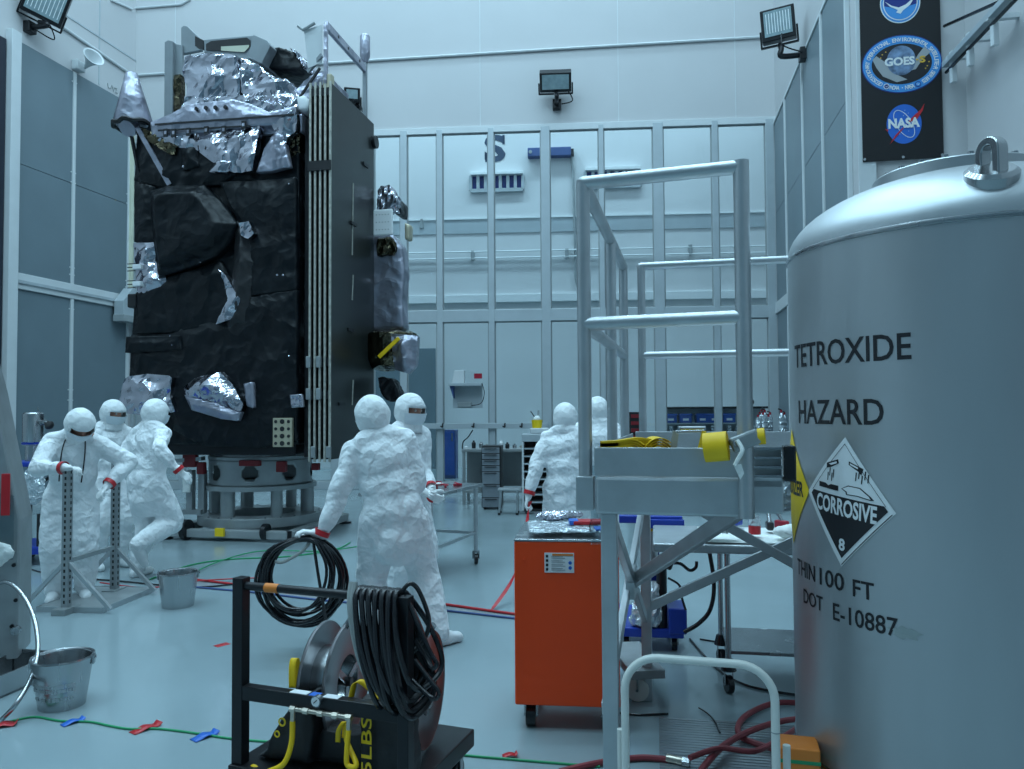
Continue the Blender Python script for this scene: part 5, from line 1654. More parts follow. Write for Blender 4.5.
def glove_mesh(w, d, n, side, curl, name='glove', spread=0.0):
    """w wrist, d towards the fingers, n palm normal, side = direction of the thumb"""
    d = Vector(d).normalized()
    n = Vector(n)
    n = (n - d * n.dot(d)).normalized()
    s = d.cross(n).normalized()
    if s.dot(Vector(side)) < 0:
        s = -s
    w = Vector(w)
    mb = MB()
    mb.capsule(w - d * 0.05, w + d * 0.012, 0.040, 0.030, 10)
    for k, off in enumerate((0.030, 0.010, -0.011, -0.030)):
        kn = w + d * (0.092 - 0.006 * abs(k - 1)) + s * off
        mb.capsule(w + d * 0.01 + s * off * 0.6, kn, 0.016, 0.0125, 8)
        L = (0.068, 0.076, 0.070, 0.055)[k]
        a, p = curl * 0.55, kn
        for q, fr in enumerate((0.44, 0.32, 0.26)):
            dd = (d * math.cos(a) + n * math.sin(a) + s * spread * off * 3).normalized()
            p2 = p + dd * (L * fr)
            mb.capsule(p, p2, 0.0105 - 0.001 * q, 0.0095 - 0.001 * q, 8)
            p = p2
            a += curl * 0.75
    p = w + d * 0.028 + s * 0.028
    a = curl * 0.35
    for q, fr in enumerate((0.036, 0.030, 0.026)):
        dd = (d * (0.72 + 0.1 * q) + s * (0.75 - 0.35 * q * max(curl, 0.4)) + n * (0.25 + a * 0.5)).normalized()
        p2 = p + dd * fr
        mb.capsule(p, p2, 0.0135 - 0.0012 * q, 0.0122 - 0.0012 * q, 8)
        p = p2
        a += curl * 0.5
    return remesh(mb, 0.0048, 2, name)

def folds(me, amp, scale, seed, mask):
    """sharp cloth creases along warped lines"""
    n = len(me.vertices)
    co = np.empty(n * 3)
    no = np.empty(n * 3)
    me.vertices.foreach_get('co', co)
    me.vertices.foreach_get('normal', no)
    co, no = co.reshape(-1, 3), no.reshape(-1, 3)
    rs = np.random.RandomState(seed)
    d = np.zeros(n)
    for q in range(2):
        k = rs.normal(size=3) * (0.8, 0.8, 1.1)
        k = k / np.linalg.norm(k) * scale
        w1, w2 = rs.normal(size=3) * scale * 0.5, rs.normal(size=3) * scale * 0.28
        a = co @ k + 1.0 * np.sin(co @ w1 + rs.uniform(0, 6)) + rs.uniform(0, 6)
        gate = np.clip(np.sin(co @ w2 + rs.uniform(0, 6)) + 0.35, 0, 1)
        d -= gate * (1 - np.abs(np.sin(a))) ** 1.6
    co = co + no * (amp * d * mask(co))[:, None]
    me.vertices.foreach_set('co', co.ravel())
    me.update()

def person(label, loc, rotz, s=1.0, lean=0.0, side=0.0, twist=0.0, head=(0, 0), hands=None, feet=None, seed=1,
           drop=0.0, bands=('L', 'R'), palms=None, poles=None, curl=0.7, toes=None):
    root = thing('person', label, 'person', (loc[0], loc[1], 0), rotz, 'technicians in white cleanroom suits')
    inv = MATW[root.name].inverted()
    palms = palms or {}
    poles = poles or {}
    toes = toes or {}
    Pv = Vector((0, 0, 0.95 - drop)) * s
    Rt = Matrix.Rotation(twist, 3, 'Z') @ Matrix.Rotation(side, 3, 'Y') @ Matrix.Rotation(-lean, 3, 'X')
    def U(x, y, z):
        return Pv + Rt @ ((Vector((x, y, z)) - Vector((0, 0, 0.95))) * s)
    hip = {k: Pv + Vector((sx * 0.095, 0, -0.04)) * s for k, sx in (('L', -1), ('R', 1))}
    sh = {k: U(sx * 0.178, 0, 1.415) for k, sx in (('L', -1), ('R', 1))}
    Rh = Rt @ Matrix.Rotation(head[0], 3, 'Z') @ Matrix.Rotation(-head[1], 3, 'X')
    hc = U(0, 0.015, 1.515) + Rh @ Vector((0, 0.015, 0.115)) * s
    b = MB()
    b.sphere(U(0, 0, 0.97), [q * s for q in (0.205, 0.168, 0.19)], 20, Rt)
    b.sphere(U(0, 0.005, 1.13), [q * s for q in (0.205, 0.168, 0.22)], 20, Rt)
    b.sphere(U(0, -0.005, 1.31), [q * s for q in (0.205, 0.155, 0.20)], 20, Rt)
    b.capsule(U(-0.155, 0, 1.41), U(0.155, 0, 1.41), 0.088 * s, 0.088 * s, 14)
    b.capsule(U(0, 0, 1.42), hc + Rh @ Vector((0, -0.01, -0.05)) * s, 0.075 * s, 0.06 * s, 12)
    for sx in (-1, 1):
        b.capsule(U(0.03 * sx, -0.01, 1.475), U(0.15 * sx, 0, 1.425), 0.095 * s, 0.09 * s, 14)
    b.sphere(Pv + Vector((0, 0.0, -0.15)) * s, [q * s for q in (0.20, 0.155, 0.22)], 18)
    # head with face
    b.sphere(hc, [q * s for q in (0.074, 0.094, 0.112)], 18, Rh)
    b.sphere(hc + Rh @ Vector((0, 0.055, -0.06)) * s, [q * s for q in (0.05, 0.04, 0.045)], 12, Rh)
    b.capsule(hc + Rh @ Vector((0, 0.088, 0.012)) * s, hc + Rh @ Vector((0, 0.108, -0.028)) * s, 0.011 * s, 0.016 * s, 8)
    b.capsule(hc + Rh @ Vector((-0.04, 0.078, 0.034)) * s, hc + Rh @ Vector((0.04, 0.078, 0.034)) * s, 0.014 * s, 0.014 * s, 8)
    wrists, elbows, ankles, knees = {}, {}, {}, {}
    for k, sx in (('L', -1), ('R', 1)):
        t = (hands or {}).get(k)
        t = inv @ Vector(t) if t is not None else U(sx * 0.27, 0.08, 0.93)
        pole = poles.get(k, (sx * 0.5, -0.8, -0.3))
        el, wr_ = ik(sh[k], t, 0.30 * s, 0.28 * s, pole)
        elbows[k], wrists[k] = el, wr_
        b.capsule(sh[k], el, 0.092 * s, 0.082 * s, 14)
        b.capsule(el, el.lerp(wr_, 0.6), 0.082 * s, 0.072 * s, 14)
        b.capsule(el.lerp(wr_, 0.6), wr_, 0.072 * s, 0.046 * s, 14)
        ft_ = (feet or {}).get(k)
        ft_ = Vector(ft_) if ft_ is not None else Vector((sx * 0.12, 0, 0.09)) * s
        kn, an = ik(hip[k], ft_, 0.425 * s, 0.42 * s, (sx * 0.12, 1, 0.0))
        knees[k], ankles[k] = kn, an
        b.capsule(hip[k], kn, 0.142 * s, 0.118 * s, 14)
        b.capsule(kn, kn.lerp(an, 0.6), 0.118 * s, 0.108 * s, 14)
        b.capsule(kn.lerp(an, 0.6), an, 0.108 * s, 0.084 * s, 14)
    me = remesh(b, 0.013, 14, 'coverall')
    hcn = np.array(hc)
    def mask(co):
        d = np.linalg.norm(co - hcn, axis=1)
        return np.clip((d - 0.16) / 0.05, 0, 1)
    displace_mesh(me, 0.009, 9.0, seed, mask, False, 2)
    folds(me, 0.016, 10.0, seed + 3, mask)
    folds(me, 0.010, 17.0, seed + 5, mask)
    me.materials.append(M['suit'])
    me.materials.append(M['skin'])
    n = len(me.polygons)
    cen = np.empty(n * 3)
    me.polygons.foreach_get('center', cen)
    rel = (cen.reshape(-1, 3) - hcn) @ np.array(Rh)
    idx = ((np.linalg.norm(rel, axis=1) < 0.15 * s) & (rel[:, 1] > 0.01) & (rel[:, 2] > -0.085)).astype(np.int32)
    me.polygons.foreach_set('material_index', idx)
    body = bpy.data.objects.new('body', me)
    COL.objects.link(body)
    body.parent = root
    # eyes
    for sx in (-1, 1):
        MB().sphere(hc + Rh @ Vector((sx * 0.031, 0.083, 0.008)) * s, 0.012 * s, 10).build('eye', M['eye'], root, smooth=True)
    # hood with an eye slit, falling on the shoulders
    rows = []
    for i in range(13):
        ph = math.radians(4 + i * 10.6)
        rows.append((math.sin(ph), math.cos(ph), 0.0))
    prof = [(0.121 * a, 0.138 * a, 0.145 * c_) for a, c_, _ in rows]
    prof += [(0.108, 0.112, -0.112), (0.103, 0.104, -0.13), (0.106, 0.106, -0.148), (0.112, 0.110, -0.17)]
    nA = 40
    vs, tagz = [], []
    rs = random.Random(seed)
    ph1, ph2 = rs.uniform(0, 6), rs.uniform(0, 6)
    for r_i, (rx, ry, z) in enumerate(prof):
        for k in range(nA):
            a = 2 * math.pi * k / nA
            wob = 1 + 0.02 * math.sin(3 * a + ph1 + z * 40) + 0.018 * math.sin(7 * a + ph2 - z * 60)
            p = Vector((rx * wob * math.cos(a), ry * wob * math.sin(a) - 0.008, z)) * s
            if z < -0.9:
                w_ = min(1, (-0.14 - z) / 0.06)
                q = (hc + Rh @ p).lerp(U(0, -0.0, 1.63) + Rt @ p, w_)
            else:
                q = hc + Rh @ p
            vs.append(q)
    fs = []
    for r_i in range(len(prof) - 1):
        for k in range(nA):
            a = 2 * math.pi * (k + 0.5) / nA
            zc = (prof[r_i][2] + prof[r_i + 1][2]) / 2
            da = abs((a - math.pi / 2 + math.pi) % (2 * math.pi) - math.pi)
            if da < math.radians(50) and -0.018 < zc < 0.040:
                continue
            fs.append((r_i * nA + k, r_i * nA + (k + 1) % nA, (r_i + 1) * nA + (k + 1) % nA, (r_i + 1) * nA + k))
    fs.append(tuple(range(nA)))
    hd_ = MB().add(vs, fs).build('hood', M['hood'], root, smooth='all')
    sb = hd_.modifiers.new('thick', 'SOLIDIFY')
    sb.thickness = 0.004
    # mask
    vs, fs = [], []
    zs = [-0.105, -0.09, -0.07, -0.05, -0.03, -0.012]
    na = 13
    for z in zs:
        f_ = math.sqrt(max(0.05, 1 - (z / 0.155) ** 2))
        for k in range(na):
            a = math.radians(90 - 68 + 136 * k / (na - 1))
            fold = 0.003 * math.sin(z * 260)
            bul = 0.012 * math.cos(math.radians(-68 + 136 * k / (na - 1)))
            vs.append(hc + Rh @ Vector(((0.126 + fold) * f_ * math.cos(a), (0.142 + fold + bul) * f_ * math.sin(a) - 0.008, z)) * s)
    for i in range(len(zs) - 1):
        for k in range(na - 1):
            fs.append((i * na + k, i * na + k + 1, (i + 1) * na + k + 1, (i + 1) * na + k))
    mk = MB().add(vs, fs).build('face_mask', M['mask'], root, smooth='all')
    # gloves, wrist bands, boots
    for k, sx in (('L', -1), ('R', 1)):
        d = (wrists[k] - elbows[k]).normalized()
        pn = palms.get(k)
        if pn is None:
            n_, sd_, cu = Vector((-sx, 0, 0)), Vector((0, 1, 0)), curl
        else:
            n_, sd_, cu = Vector(pn[0]), Vector(pn[1]), pn[2]
            if len(pn) > 3:
                d = Vector(pn[3]).normalized()
        g = glove_mesh(wrists[k] + d * 0.035 * s, d, n_, sd_, cu)
        link('glove', g, M['glove'], root, smooth='all')
        if k in bands:
            fd = (wrists[k] - elbows[k]).normalized()
            R_ = fd.to_track_quat('Z', 'Y').to_matrix()
            MB().lathe([(0.050, -0.018), (0.054, -0.018), (0.054, 0.018), (0.050, 0.018)], 20, wrists[k] - fd * 0.008, R_).build('wrist_band', M['red'], root, smooth=True)
        an = ankles[k]
        lift = max(0.0, an.z - 0.09 * s)
        sd_dir = (an - knees[k]).normalized()
        toe = Vector(toes.get(k, (sx * 0.12, 1, 0))).normalized()
        bt = MB()
        heel = an + Vector((0, 0, -0.055)) - toe * 0.045
        tip = an + toe * 0.155 + Vector((0, 0, -0.055 + toe.z * 0.02))
        bt.capsule(an - sd_dir * 0.12, an, 0.078 * s, 0.068 * s, 12)
        bt.capsule(an, heel, 0.062 * s, 0.048 * s, 12)
        bt.capsule(heel, an + toe * 0.07 + Vector((0, 0, -0.045)), 0.05 * s, 0.056 * s, 12)
        bt.capsule(an + toe * 0.07 + Vector((0, 0, -0.045)), tip, 0.054 * s, 0.042 * s, 12)
        bm_ = remesh(bt, 0.012, 3, 'boot')
        displace_mesh(bm_, 0.006, 30, seed + 9 + sx, None, True, 2)
        if lift < 0.03:
            nv = len(bm_.vertices)
            co = np.empty(nv * 3)
            bm_.vertices.foreach_get('co', co)
            co = co.reshape(-1, 3)
            co[:, 2] = np.maximum(co[:, 2], 0.002)
            bm_.vertices.foreach_set('co', co.ravel())
            bm_.update()
        link('boot', bm_, M['boot'], root, smooth='all')
    INFO[root.name] = dict(wrists={k: MATW[root.name] @ v for k, v in wrists.items()}, elbows={k: MATW[root.name] @ v for k, v in elbows.items()}, U=lambda *a: MATW[root.name] @ U(*a), hc=MATW[root.name] @ hc)
    return root
def facing(x, y):
    return math.atan2(-x, y)

# strut frame positions are needed for the hands
SP1 = G(66, 613)
SP2 = G(114.5, 594)
PA_ = person('technician bending over a slotted strut frame with both hands on its posts', (-3.87, 6.86), facing(0.42, -0.9), 0.98, lean=0.30, side=-0.10, head=(0.40, 0.42),
             hands={'R': at(64, 468, 6.40), 'L': at(109, 484, 6.78)}, seed=11, curl=1.1, poles={'R': (0.9, -0.2, -0.5), 'L': (-0.9, -0.2, -0.5)},
             palms={'R': ((0, 0.2, -1), (-1, 0, 0), 1.0), 'L': ((0, 0.2, -1), (1, 0, 0), 1.0)})
# badge lanyard of that technician
inf = INFO[PA_.name]
for sx in (-0.085, 0.085):
    pts = [inf['U'](sx * 0.8, 0.03, 1.50), inf['U'](sx, 0.135, 1.42), inf['U'](sx * 1.05, 0.165, 1.30), inf['U'](sx * 1.0, 0.175, 1.12)]
    MB().tube(spline(pts, 5), 0.006, 6).build('lanyard', M['black_plastic'], PA_, smooth=True, world=True)
person('technician looking on from behind the one at the strut frame', (at(109, 411, 8.25).x, 8.25), facing(0.75, -0.55), 1.0, lean=0.05, head=(0.2, 0.15), seed=22)
p = G(146, 577)
person('technician walking away with one foot lifted beside the satellite', (p.x, p.y), facing(0.42, 0.88), 1.0, lean=0.08, head=(-0.1, 0.1), seed=33,
       feet={'L': (-0.09, -0.02, 0.09), 'R': (0.12, -0.20, 0.36)}, toes={'R': (0.0, 0.55, -0.85)},
       hands={'R': at(179, 470, 7.55)})
PD = person('technician seen from behind holding a loose cable coil at arm\'s length', (at(394, 411, 5.4).x, 5.4), facing(-0.30, 0.95), 1.015, lean=0.10, side=-0.20, drop=0.04, head=(0.05, -0.05), seed=44,
            hands={'L': at(316, 548, 5.25), 'R': at(398, 485, 5.7)}, poles={'L': (0.2, -0.9, -0.5), 'R': (0.35, -0.3, -0.9)},
            feet={'R': (0.30, -0.04, 0.09)}, toes={'R': (0.95, 0.3, 0)},
            palms={'L': ((0, 0, -1), (0, 1, 0.25), 0.95, (-0.9, 0.05, 0.16)), 'R': ((-1, 0, 0), (0, 1, 0), 1.0)}, bands=('L',))
PE = person('technician with face showing who stands behind and holds a small red ring', (at(405, 411, 6.35).x, 6.35), facing(0.80, -0.55), 1.0, lean=0.04, head=(-0.05, 0.05), seed=55,
            hands={'L': at(431, 488, 6.2), 'R': at(424, 492, 6.1)}, curl=1.1, bands=('L',))
PF = person('technician with back turned gripping a red strap beside the orange cart', (at(565, 411, 7.4).x, 7.4), facing(0.12, 1), 0.96, lean=0.03, head=(0.1, 0.1), seed=66,
            hands={'L': at(529, 494, 7.3), 'R': at(592, 480, 7.7)}, curl=1.2, bands=('L',))
person('technician half hidden behind the platform posts and facing away', (at(597, 411, 8.3).x, 8.3), facing(0.2, 1), 1.0, lean=0.03, head=(-0.1, 0.05), seed=77)

# red ring in the hands of the technician behind
c = at(432, 497, 6.1)
o = MB().lathe([(0.036 + 0.009 * math.cos(a), 0.009 * math.sin(a)) for a in [2 * math.pi * i / 10 for i in range(11)]], 28, (0, 0, 0), Matrix.Rotation(1.2, 3, 'X') @ Matrix.Rotation(0.4, 3, 'Y')).build('red_ring', M['red'], smooth=True)
o.location = c
tag(o, 'small red ring held in two gloved hands', 'ring')
# red strap from the gripping hand down to the floor
wl_ = INFO[PF.name]['wrists']['L']
pts = [wl_ + Vector((0.01, -0.02, -0.07)), wl_ + Vector((-0.01, -0.05, -0.16)), at(524, 545, 7.0), at(512, 580, 6.7), G(492, 611) + Vector((0, 0, 0.012))]
P_ = spline(pts, 8)
vs, fs = [], []
for i, q in enumerate(P_):
    a = i * 0.22
    sd_ = Vector((math.cos(a) * 0.9, math.sin(a) * 0.9, 0.1)).normalized() * 0.019
    nn = sd_.cross(Vector((0, 0, 1))).normalized() * 0.002
    vs += [q - sd_ - nn, q + sd_ - nn, q + sd_ + nn, q - sd_ + nn]
for i in range(len(P_) - 1):
    k = i * 4
    for a in range(4):
        fs.append((k + a, k + (a + 1) % 4, k + 4 + (a + 1) % 4, k + 4 + a))
o = MB().add(vs, fs).build('red_strap', M['red'], smooth=False)
tag(o, 'twisted red strap hanging from a gloved hand to the floor', 'strap')
# cable coil held out by the foreground technician
wd = INFO[PD.name]['wrists']['L']
hold = wd + MATW[PD.name].to_3x3() @ Vector((-0.11, 0.01, 0.0))
rs = random.Random(4)
cc = thing('cable_coil', 'loose black cable coil dangling from an outstretched gloved hand', 'cable', hold)
Yc = hold.y
rc = 0.0105
for k in range(14):
    R0 = rs.uniform(0.225, 0.285) if k < 12 else 0.30
    cx_ = rs.uniform(-0.05, 0.02)
    tilt = rs.uniform(-0.35, 0.35)
    yo_ = -0.06 + 0.01 * k
    loop = []
    sxr = rs.uniform(0.82, 1.08)
    for i in range(36):
        a = 2 * math.pi * i / 36
        x = R0 * sxr * math.sin(a) * (1 + 0.05 * math.sin(2 * a + k))
        z = -R0 + R0 * math.cos(a)
        pinch = math.exp(-((z) / 0.05) ** 2)
        loop.append(Vector((x + cx_ * (1 - pinch), yo_ * (1 - 0.3 * pinch) + tilt * x * 0.4, z - 0.008 * (k % 3) - 0.02)))
    MB().tube(loop, rc, 8, True).build('cable_turn', M['black_rubber'], cc, smooth=True)
MB().tube(spline([(0.05, 0.0, -0.02), (-0.0, -0.03, -0.10), (-0.12, -0.05, -0.17), (-0.18, -0.05, -0.17)], 8), 0.011, 8).build('cable_tail', M['grey_cord'], cc, smooth=True)
MB().tube(spline([(0.06, -0.02, -0.02), (0.10, -0.04, -0.25), (0.16, -0.10, -0.5), (0.22, -0.2, -0.68)], 8), rc, 8).build('cable_tail', M['black_rubber'], cc, smooth=True)
# ------------------------------------------------------------------ slotted strut frame on a base tray
ang = math.atan2(SP2.y - SP1.y, SP2.x - SP1.x)
sf = thing('strut_frame', 'low stand of two slotted strut posts on a flat steel tray', 'stand', (SP1.x, SP1.y, 0), ang)
Ls = (SP2 - SP1).length
def strut(mb, p0, p1, w=0.05):
    mb.bar(p0, p1, w, w)
H1 = 1.20
for x in (0.0, Ls):
    po = MB().box(x - 0.028, x + 0.028, -0.03, 0.03, 0.02, H1).build('post', M['alu_dark'], sf, bevel=0.004)
    for side_ in (-1,):
        mbs = MB()
        for k in range(22):
            z = 0.08 + k * 0.05
            mbs.box(x - 0.0295, x - 0.027, -0.008, 0.008, z, z + 0.026)
            mbs.box(x - 0.008, x + 0.008, -0.0315, -0.029, z, z + 0.026)
        mbs.build('slot_row', M['black_plastic'], po)['kind'] = 'stuff'
    MB().bar((x, 0, 0.42), (x, -0.38, 0.035), 0.03, 0.03).build('brace', M['alu'], sf)
    MB().bar((x, 0, 0.42), (x, 0.38, 0.035), 0.03, 0.03).build('brace', M['alu'], sf)
    MB().box(x - 0.1, x + 0.1, -0.06, 0.06, 0.0, 0.05).build('foot_plate', M['alu_dark'], sf, bevel=0.003)
MB().bar((0, -0.0, 0.42), (Ls, 0, 0.42), 0.035, 0.035).build('crossbar', M['alu_dark'], sf)
MB().box(0.02, Ls + 0.1, -0.30, 0.26, 0.0, 0.04).build('tray_floor', M['alu_dark'], sf)
for q in ((0.02, Ls + 0.1, -0.31, -0.30), (0.02, Ls + 0.1, 0.26, 0.27), (0.01, 0.02, -0.31, 0.27), (Ls + 0.1, Ls + 0.11, -0.31, 0.27)):
    MB().box(q[0], q[1], q[2], q[3], 0.0, 0.045).build('tray_edge', M['alu'], sf)

# ------------------------------------------------------------------ steel buckets
def bucket(loc, rt, rb, h, label, stick=False):
    b = thing('steel_bucket', label, 'bucket', loc, 0.3)
    MB().lathe([(0, 0.012), (rb - 0.004, 0.012), (rt - 0.005, h - 0.005), (rt - 0.004, h), (rt + 0.008, h + 0.004), (rt + 0.010, h - 0.004), (rt + 0.002, h - 0.01), (rb + 0.002, 0.02), (rb, 0.0), (0, 0.0)], 44).build('pail', M['steel'], b, smooth=True)
    pts = []
    for i in range(17):
        a = math.pi * i / 16
        pts.append(((rt + 0.014) * math.cos(a), -(rt + 0.02) * math.sin(a) * 0.45 - 0.0, h - 0.03 - 0.10 * math.sin(a)))
    pts = [((rt + 0.014) * math.cos(math.pi * i / 16), (rt * 0.75) * math.sin(math.pi * i / 16), h - 0.025 + 0.03 * math.sin(math.pi * i / 16)) for i in range(17)]
    MB().tube(pts, 0.004, 6).build('bail', M['steel'], b, smooth=True)
    for s in (-1, 1):
        MB().obox((s * (rt + 0.004), 0, h - 0.03), (0.012, 0.04, 0.05)).build('ear', M['steel'], b, bevel=0.003)
    if stick:
        rs = random.Random(2)
        for row, (z, n_) in enumerate(((h * 0.52, 20), (h * 0.43, 18), (h * 0.26, 14))):
            mb = MB()
            for i in range(n_):
                a = -2.75 + 1.9 * i / n_
                if rs.random() < 0.15:
                    continue
                r_ = rb + (rt - rb) * z / h + 0.003
                wv = rs.uniform(0.008, 0.016)
                c_ = Vector((r_ * math.cos(a), r_ * math.sin(a), z))
                R_ = Matrix((Vector((-math.sin(a), math.cos(a), 0)), Vector((math.cos(a), math.sin(a), 0)), Vector((0, 0, 1)))).transposed()
                mb.obox(c_, (wv, 0.004, rs.uniform(0.012, 0.022)), R_)
            mb.build('embossed_line', M['alu'], b)['kind'] = 'stuff'
    return b
g = G(178, 606)
bucket((g.x, g.y, 0), 0.155, 0.125, 0.285, 'steel bucket standing on the floor by the strut frame')
g = G(62, 705)
bucket((g.x, g.y, 0), 0.152, 0.118, 0.27, 'steel bucket with embossed lines beside the grey machine', True)

# ------------------------------------------------------------------ grey steel machine at the left edge
Ym = 4.9
MAng = math.radians(20)
pA = at(20, 520, Ym)
mc = thing('dispensing_machine', 'grey steel machine with sloped shoulder and red tag', 'machine', (pA.x, Ym, 0), MAng)
MCI = MATW[mc.name].inverted()
MCn = MATW[mc.name].to_3x3() @ Vector((0, 1, 0))
def MC(px, py, yl=0.0):
    p = MCI @ RP(px, py, MATW[mc.name] @ Vector((0, yl, 0)), MCn)
    return p.x, p.z
prof = [(-1.1, 0.10), (0.0, 0.10), MC(20, 520), MC(-6, 392), MC(-20, 340), (-1.1, MC(-20, 340)[1])]
MB().prism(prof, 0.0, 0.34).build('body', M['alu_dark'], mc, bevel=0.012)
(a0, b0), (a1, b1) = MC(-60, 566), MC(16, 495)
MB().prism([(a0, b0), (a1, b0 + 0.02), (a1, b1), MC(-2, 492), (a0, b1)], -0.05, -0.04).build('clear_hopper', M['film'], mc)
hx, hz = MC(4, 552)
o = link('wipe_pile', crumpled(MB().sphere((hx - 0.06, -0.06, hz), (0.15, 0.05, 0.09), 14), 0.016, 0.03, 22, 4, 'wipe_pile', True, False), M['cloth_white'], mc, smooth='all')
(a0, b1), (a1, b0) = MC(4.5, 473), MC(12.5, 514)
MB().box(a0, a1, -0.075, -0.06, b0, b1).build('red_tag', M['red'], mc, bevel=0.003)
for px, py in ((14, 565), (12, 626), (16, 600)):
    a0, b0 = MC(px, py)
    MB().cyl((a0, -0.012, b0), (a0, 0.0, b0), 0.012, n=10).build('bolt', M['black_metal'], mc)
a0, b0 = MC(17, 629)
MB().cyl((a0, -0.06, b0), (a0, 0, b0), 0.025, n=14).build('drain_fitting', M['steel'], mc, smooth=True)
for x in (-1.0, -0.06):
    for y in (0.04, 0.26):
        MB().box(x - 0.03, x + 0.03, y, y + 0.05, 0.0, 0.1).build('foot', M['black_metal'], mc)
# drip trough on the floor in front
g0, g1 = G(63, 672), G(-30, 712)
dt = thing('drip_trough', 'long steel drip trough lying in front of the grey machine', 'trough', (g0.x, g0.y, 0), math.atan2(g1.y - g0.y, g1.x - g0.x))
Lt = (g1 - g0).length + 0.8
MB().box(0, Lt, -0.30, 0.0, 0.0, 0.015).build('trough_floor', M['steel'], dt)
for q in ((0, Lt, -0.012, 0.0), (0, Lt, -0.30, -0.288), (0, 0.012, -0.30, 0)):
    MB().box(q[0], q[1], q[2], q[3], 0.0, 0.13).build('trough_wall', M['steel'], dt, bevel=0.003)
# bent white hose from the machine to the floor
pts = [at(-12, 588, 4.80), at(6, 582, 4.76), at(22, 594, 4.7), at(34, 618, 4.6), at(38, 648, 4.45), at(32, 676, 4.3), at(16, 704, 4.15), G(2, 722) + Vector((0, 0, 0.014))]
o = MB().tube(spline(pts, 8), 0.0125, 10).build('flex_hose', M['steel'], smooth=True)
tag(o, 'bent braided steel hose looping from the grey machine to the floor', 'hose')

# ------------------------------------------------------------------ blue cart with steel canister behind
g = G(38, 574)
bc = thing('blue_trolley', 'blue trolley with black uprights behind the bending technician', 'trolley', (g.x - 0.42, g.y + 0.75, 0), 0.1)
zT = 1.10
MB().box(-0.28, 0.36, -0.3, 0.3, zT - 0.05, zT).build('shelf', M['blue'], bc, bevel=0.01)
MB().box(-0.28, 0.5, -0.35, 0.3, 0.12, 0.2).build('base', M['blue'], bc, bevel=0.01)
for x in (-0.26, 0.32):
    for y in (-0.27, 0.27):
        MB().box(x - 0.02, x + 0.02, y - 0.02, y + 0.02, 0.2, zT - 0.05).build('upright', M['black_metal'], bc)
for x in (-0.2, 0.4):
    for y in (-0.28, 0.22):
        caster(bc, x, y, 0.05, h=0.12)
MB().bar((-0.24, -0.28, 0.55), (0.3, -0.28, 1.02), 0.03, 0.03).build('brace', M['black_metal'], bc)
MB().box(0.1, 0.3, -0.33, -0.25, 0.2, 0.55).build('battery_box', M['black_plastic'], bc, bevel=0.01)
MB().box(0.3, 0.44, -0.33, -0.2, 0.2, 0.28).build('red_clip', M['red_dark'], bc, bevel=0.01)
cw = MATW[bc.name] @ Vector((-0.08, -0.05, zT))
cn = thing('steel_canister', 'polished steel canister with side port on the blue trolley', 'canister', cw)
MB().lathe([(0, 0), (0.075, 0), (0.075, 0.17), (0.085, 0.175), (0.085, 0.19), (0.10, 0.20), (0.105, 0.215), (0.105, 0.52), (0.09, 0.535), (0, 0.54)], 32).build('body', M['steel'], cn, smooth=True)
MB().ring((0, 0, 0), 0.085, 0.112, 0.185, 0.205, 32).build('collar', M['blue'], cn, smooth=True)
MB().cyl((0.09, -0.02, 0.42), (0.17, -0.06, 0.43), 0.03, n=14).build('port', M['steel'], cn, smooth=True)
MB().lathe([(0, 0), (0.045, 0), (0.05, 0.02), (0.035, 0.05), (0, 0.055)], 18, (0.24, -0.09, 0.39), Matrix.Rotation(1.2, 3, 'X')).build('valve_knob', M['black_plastic'], cn, smooth=True)
MB().cyl((0.16, -0.055, 0.43), (0.24, -0.08, 0.41), 0.012, n=8).build('stem', M['steel'], cn, smooth=True)
MB().cyl((0.05, 0, 0.535), (0.05, 0, 0.6), 0.006, n=8).build('pin', M['steel'], cn, smooth=True)
mb = MB()
mb.sphere((0, 0, 0), (0.14, 0.05, 0.22), 14)
o = link('plastic_bag', crumpled(mb, 0.016, 0.02, 18, 8, 'plastic_bag', True, True), M['plastic_bag'])
o.location = MATW[bc.name] @ Vector((0.10, -0.40, zT - 0.24))
tag(o, 'crumpled clear plastic bag hanging from the blue trolley', 'bag')

# ------------------------------------------------------------------ black cable cart in the foreground
L0, R0_ = at(241, 640, 3.20), at(405, 640, 2.94)
ca = math.atan2(R0_.y - L0.y, R0_.x - L0.x)
ck = thing('cable_cart', 'black square-tube cart carrying hoses, reels and weight bags', 'cart', (L0.x, L0.y, 0), ca)
CW = Vector((R0_.x - L0.x, R0_.y - L0.y, 0)).length
CI = MATW[ck.name].inverted()
CYn = MATW[ck.name].to_3x3() @ Vector((0, 1, 0))
def CP(px, py, yl=0.0):
    return CI @ RP(px, py, MATW[ck.name] @ Vector((0, yl, 0)), CYn)
zt_ = CP(241, 577).z
MB().box(-0.025, 0.025, -0.025, 0.025, 0.14, zt_).build('post', M['black_metal'], ck, bevel=0.003)
MB().box(CW - 0.02, CW + 0.025, -0.025, 0.025, 0.14, zt_ - 0.02).build('post', M['black_metal'], ck, bevel=0.003)
zb1 = CP(260, 587).z
MB().cyl((0.02, 0, zb1), (CW, 0, zb1 - 0.0), 0.017, n=16).build('top_bar', M['black_metal'], ck, smooth=True)
a, b = CP(266, 586).x, CP(279, 588).x
MB().cyl((a, 0, zb1), (b, 0, zb1), 0.0185, n=16).build('orange_tape', M['orange_tape'], ck, smooth=True)
zm1, zm0 = CP(250, 685).z, CP(250, 699).z
MB().box(0.02, CW, -0.022, 0.022, zm0, zm1).build('mid_bar', M['black_metal'], ck, bevel=0.003)
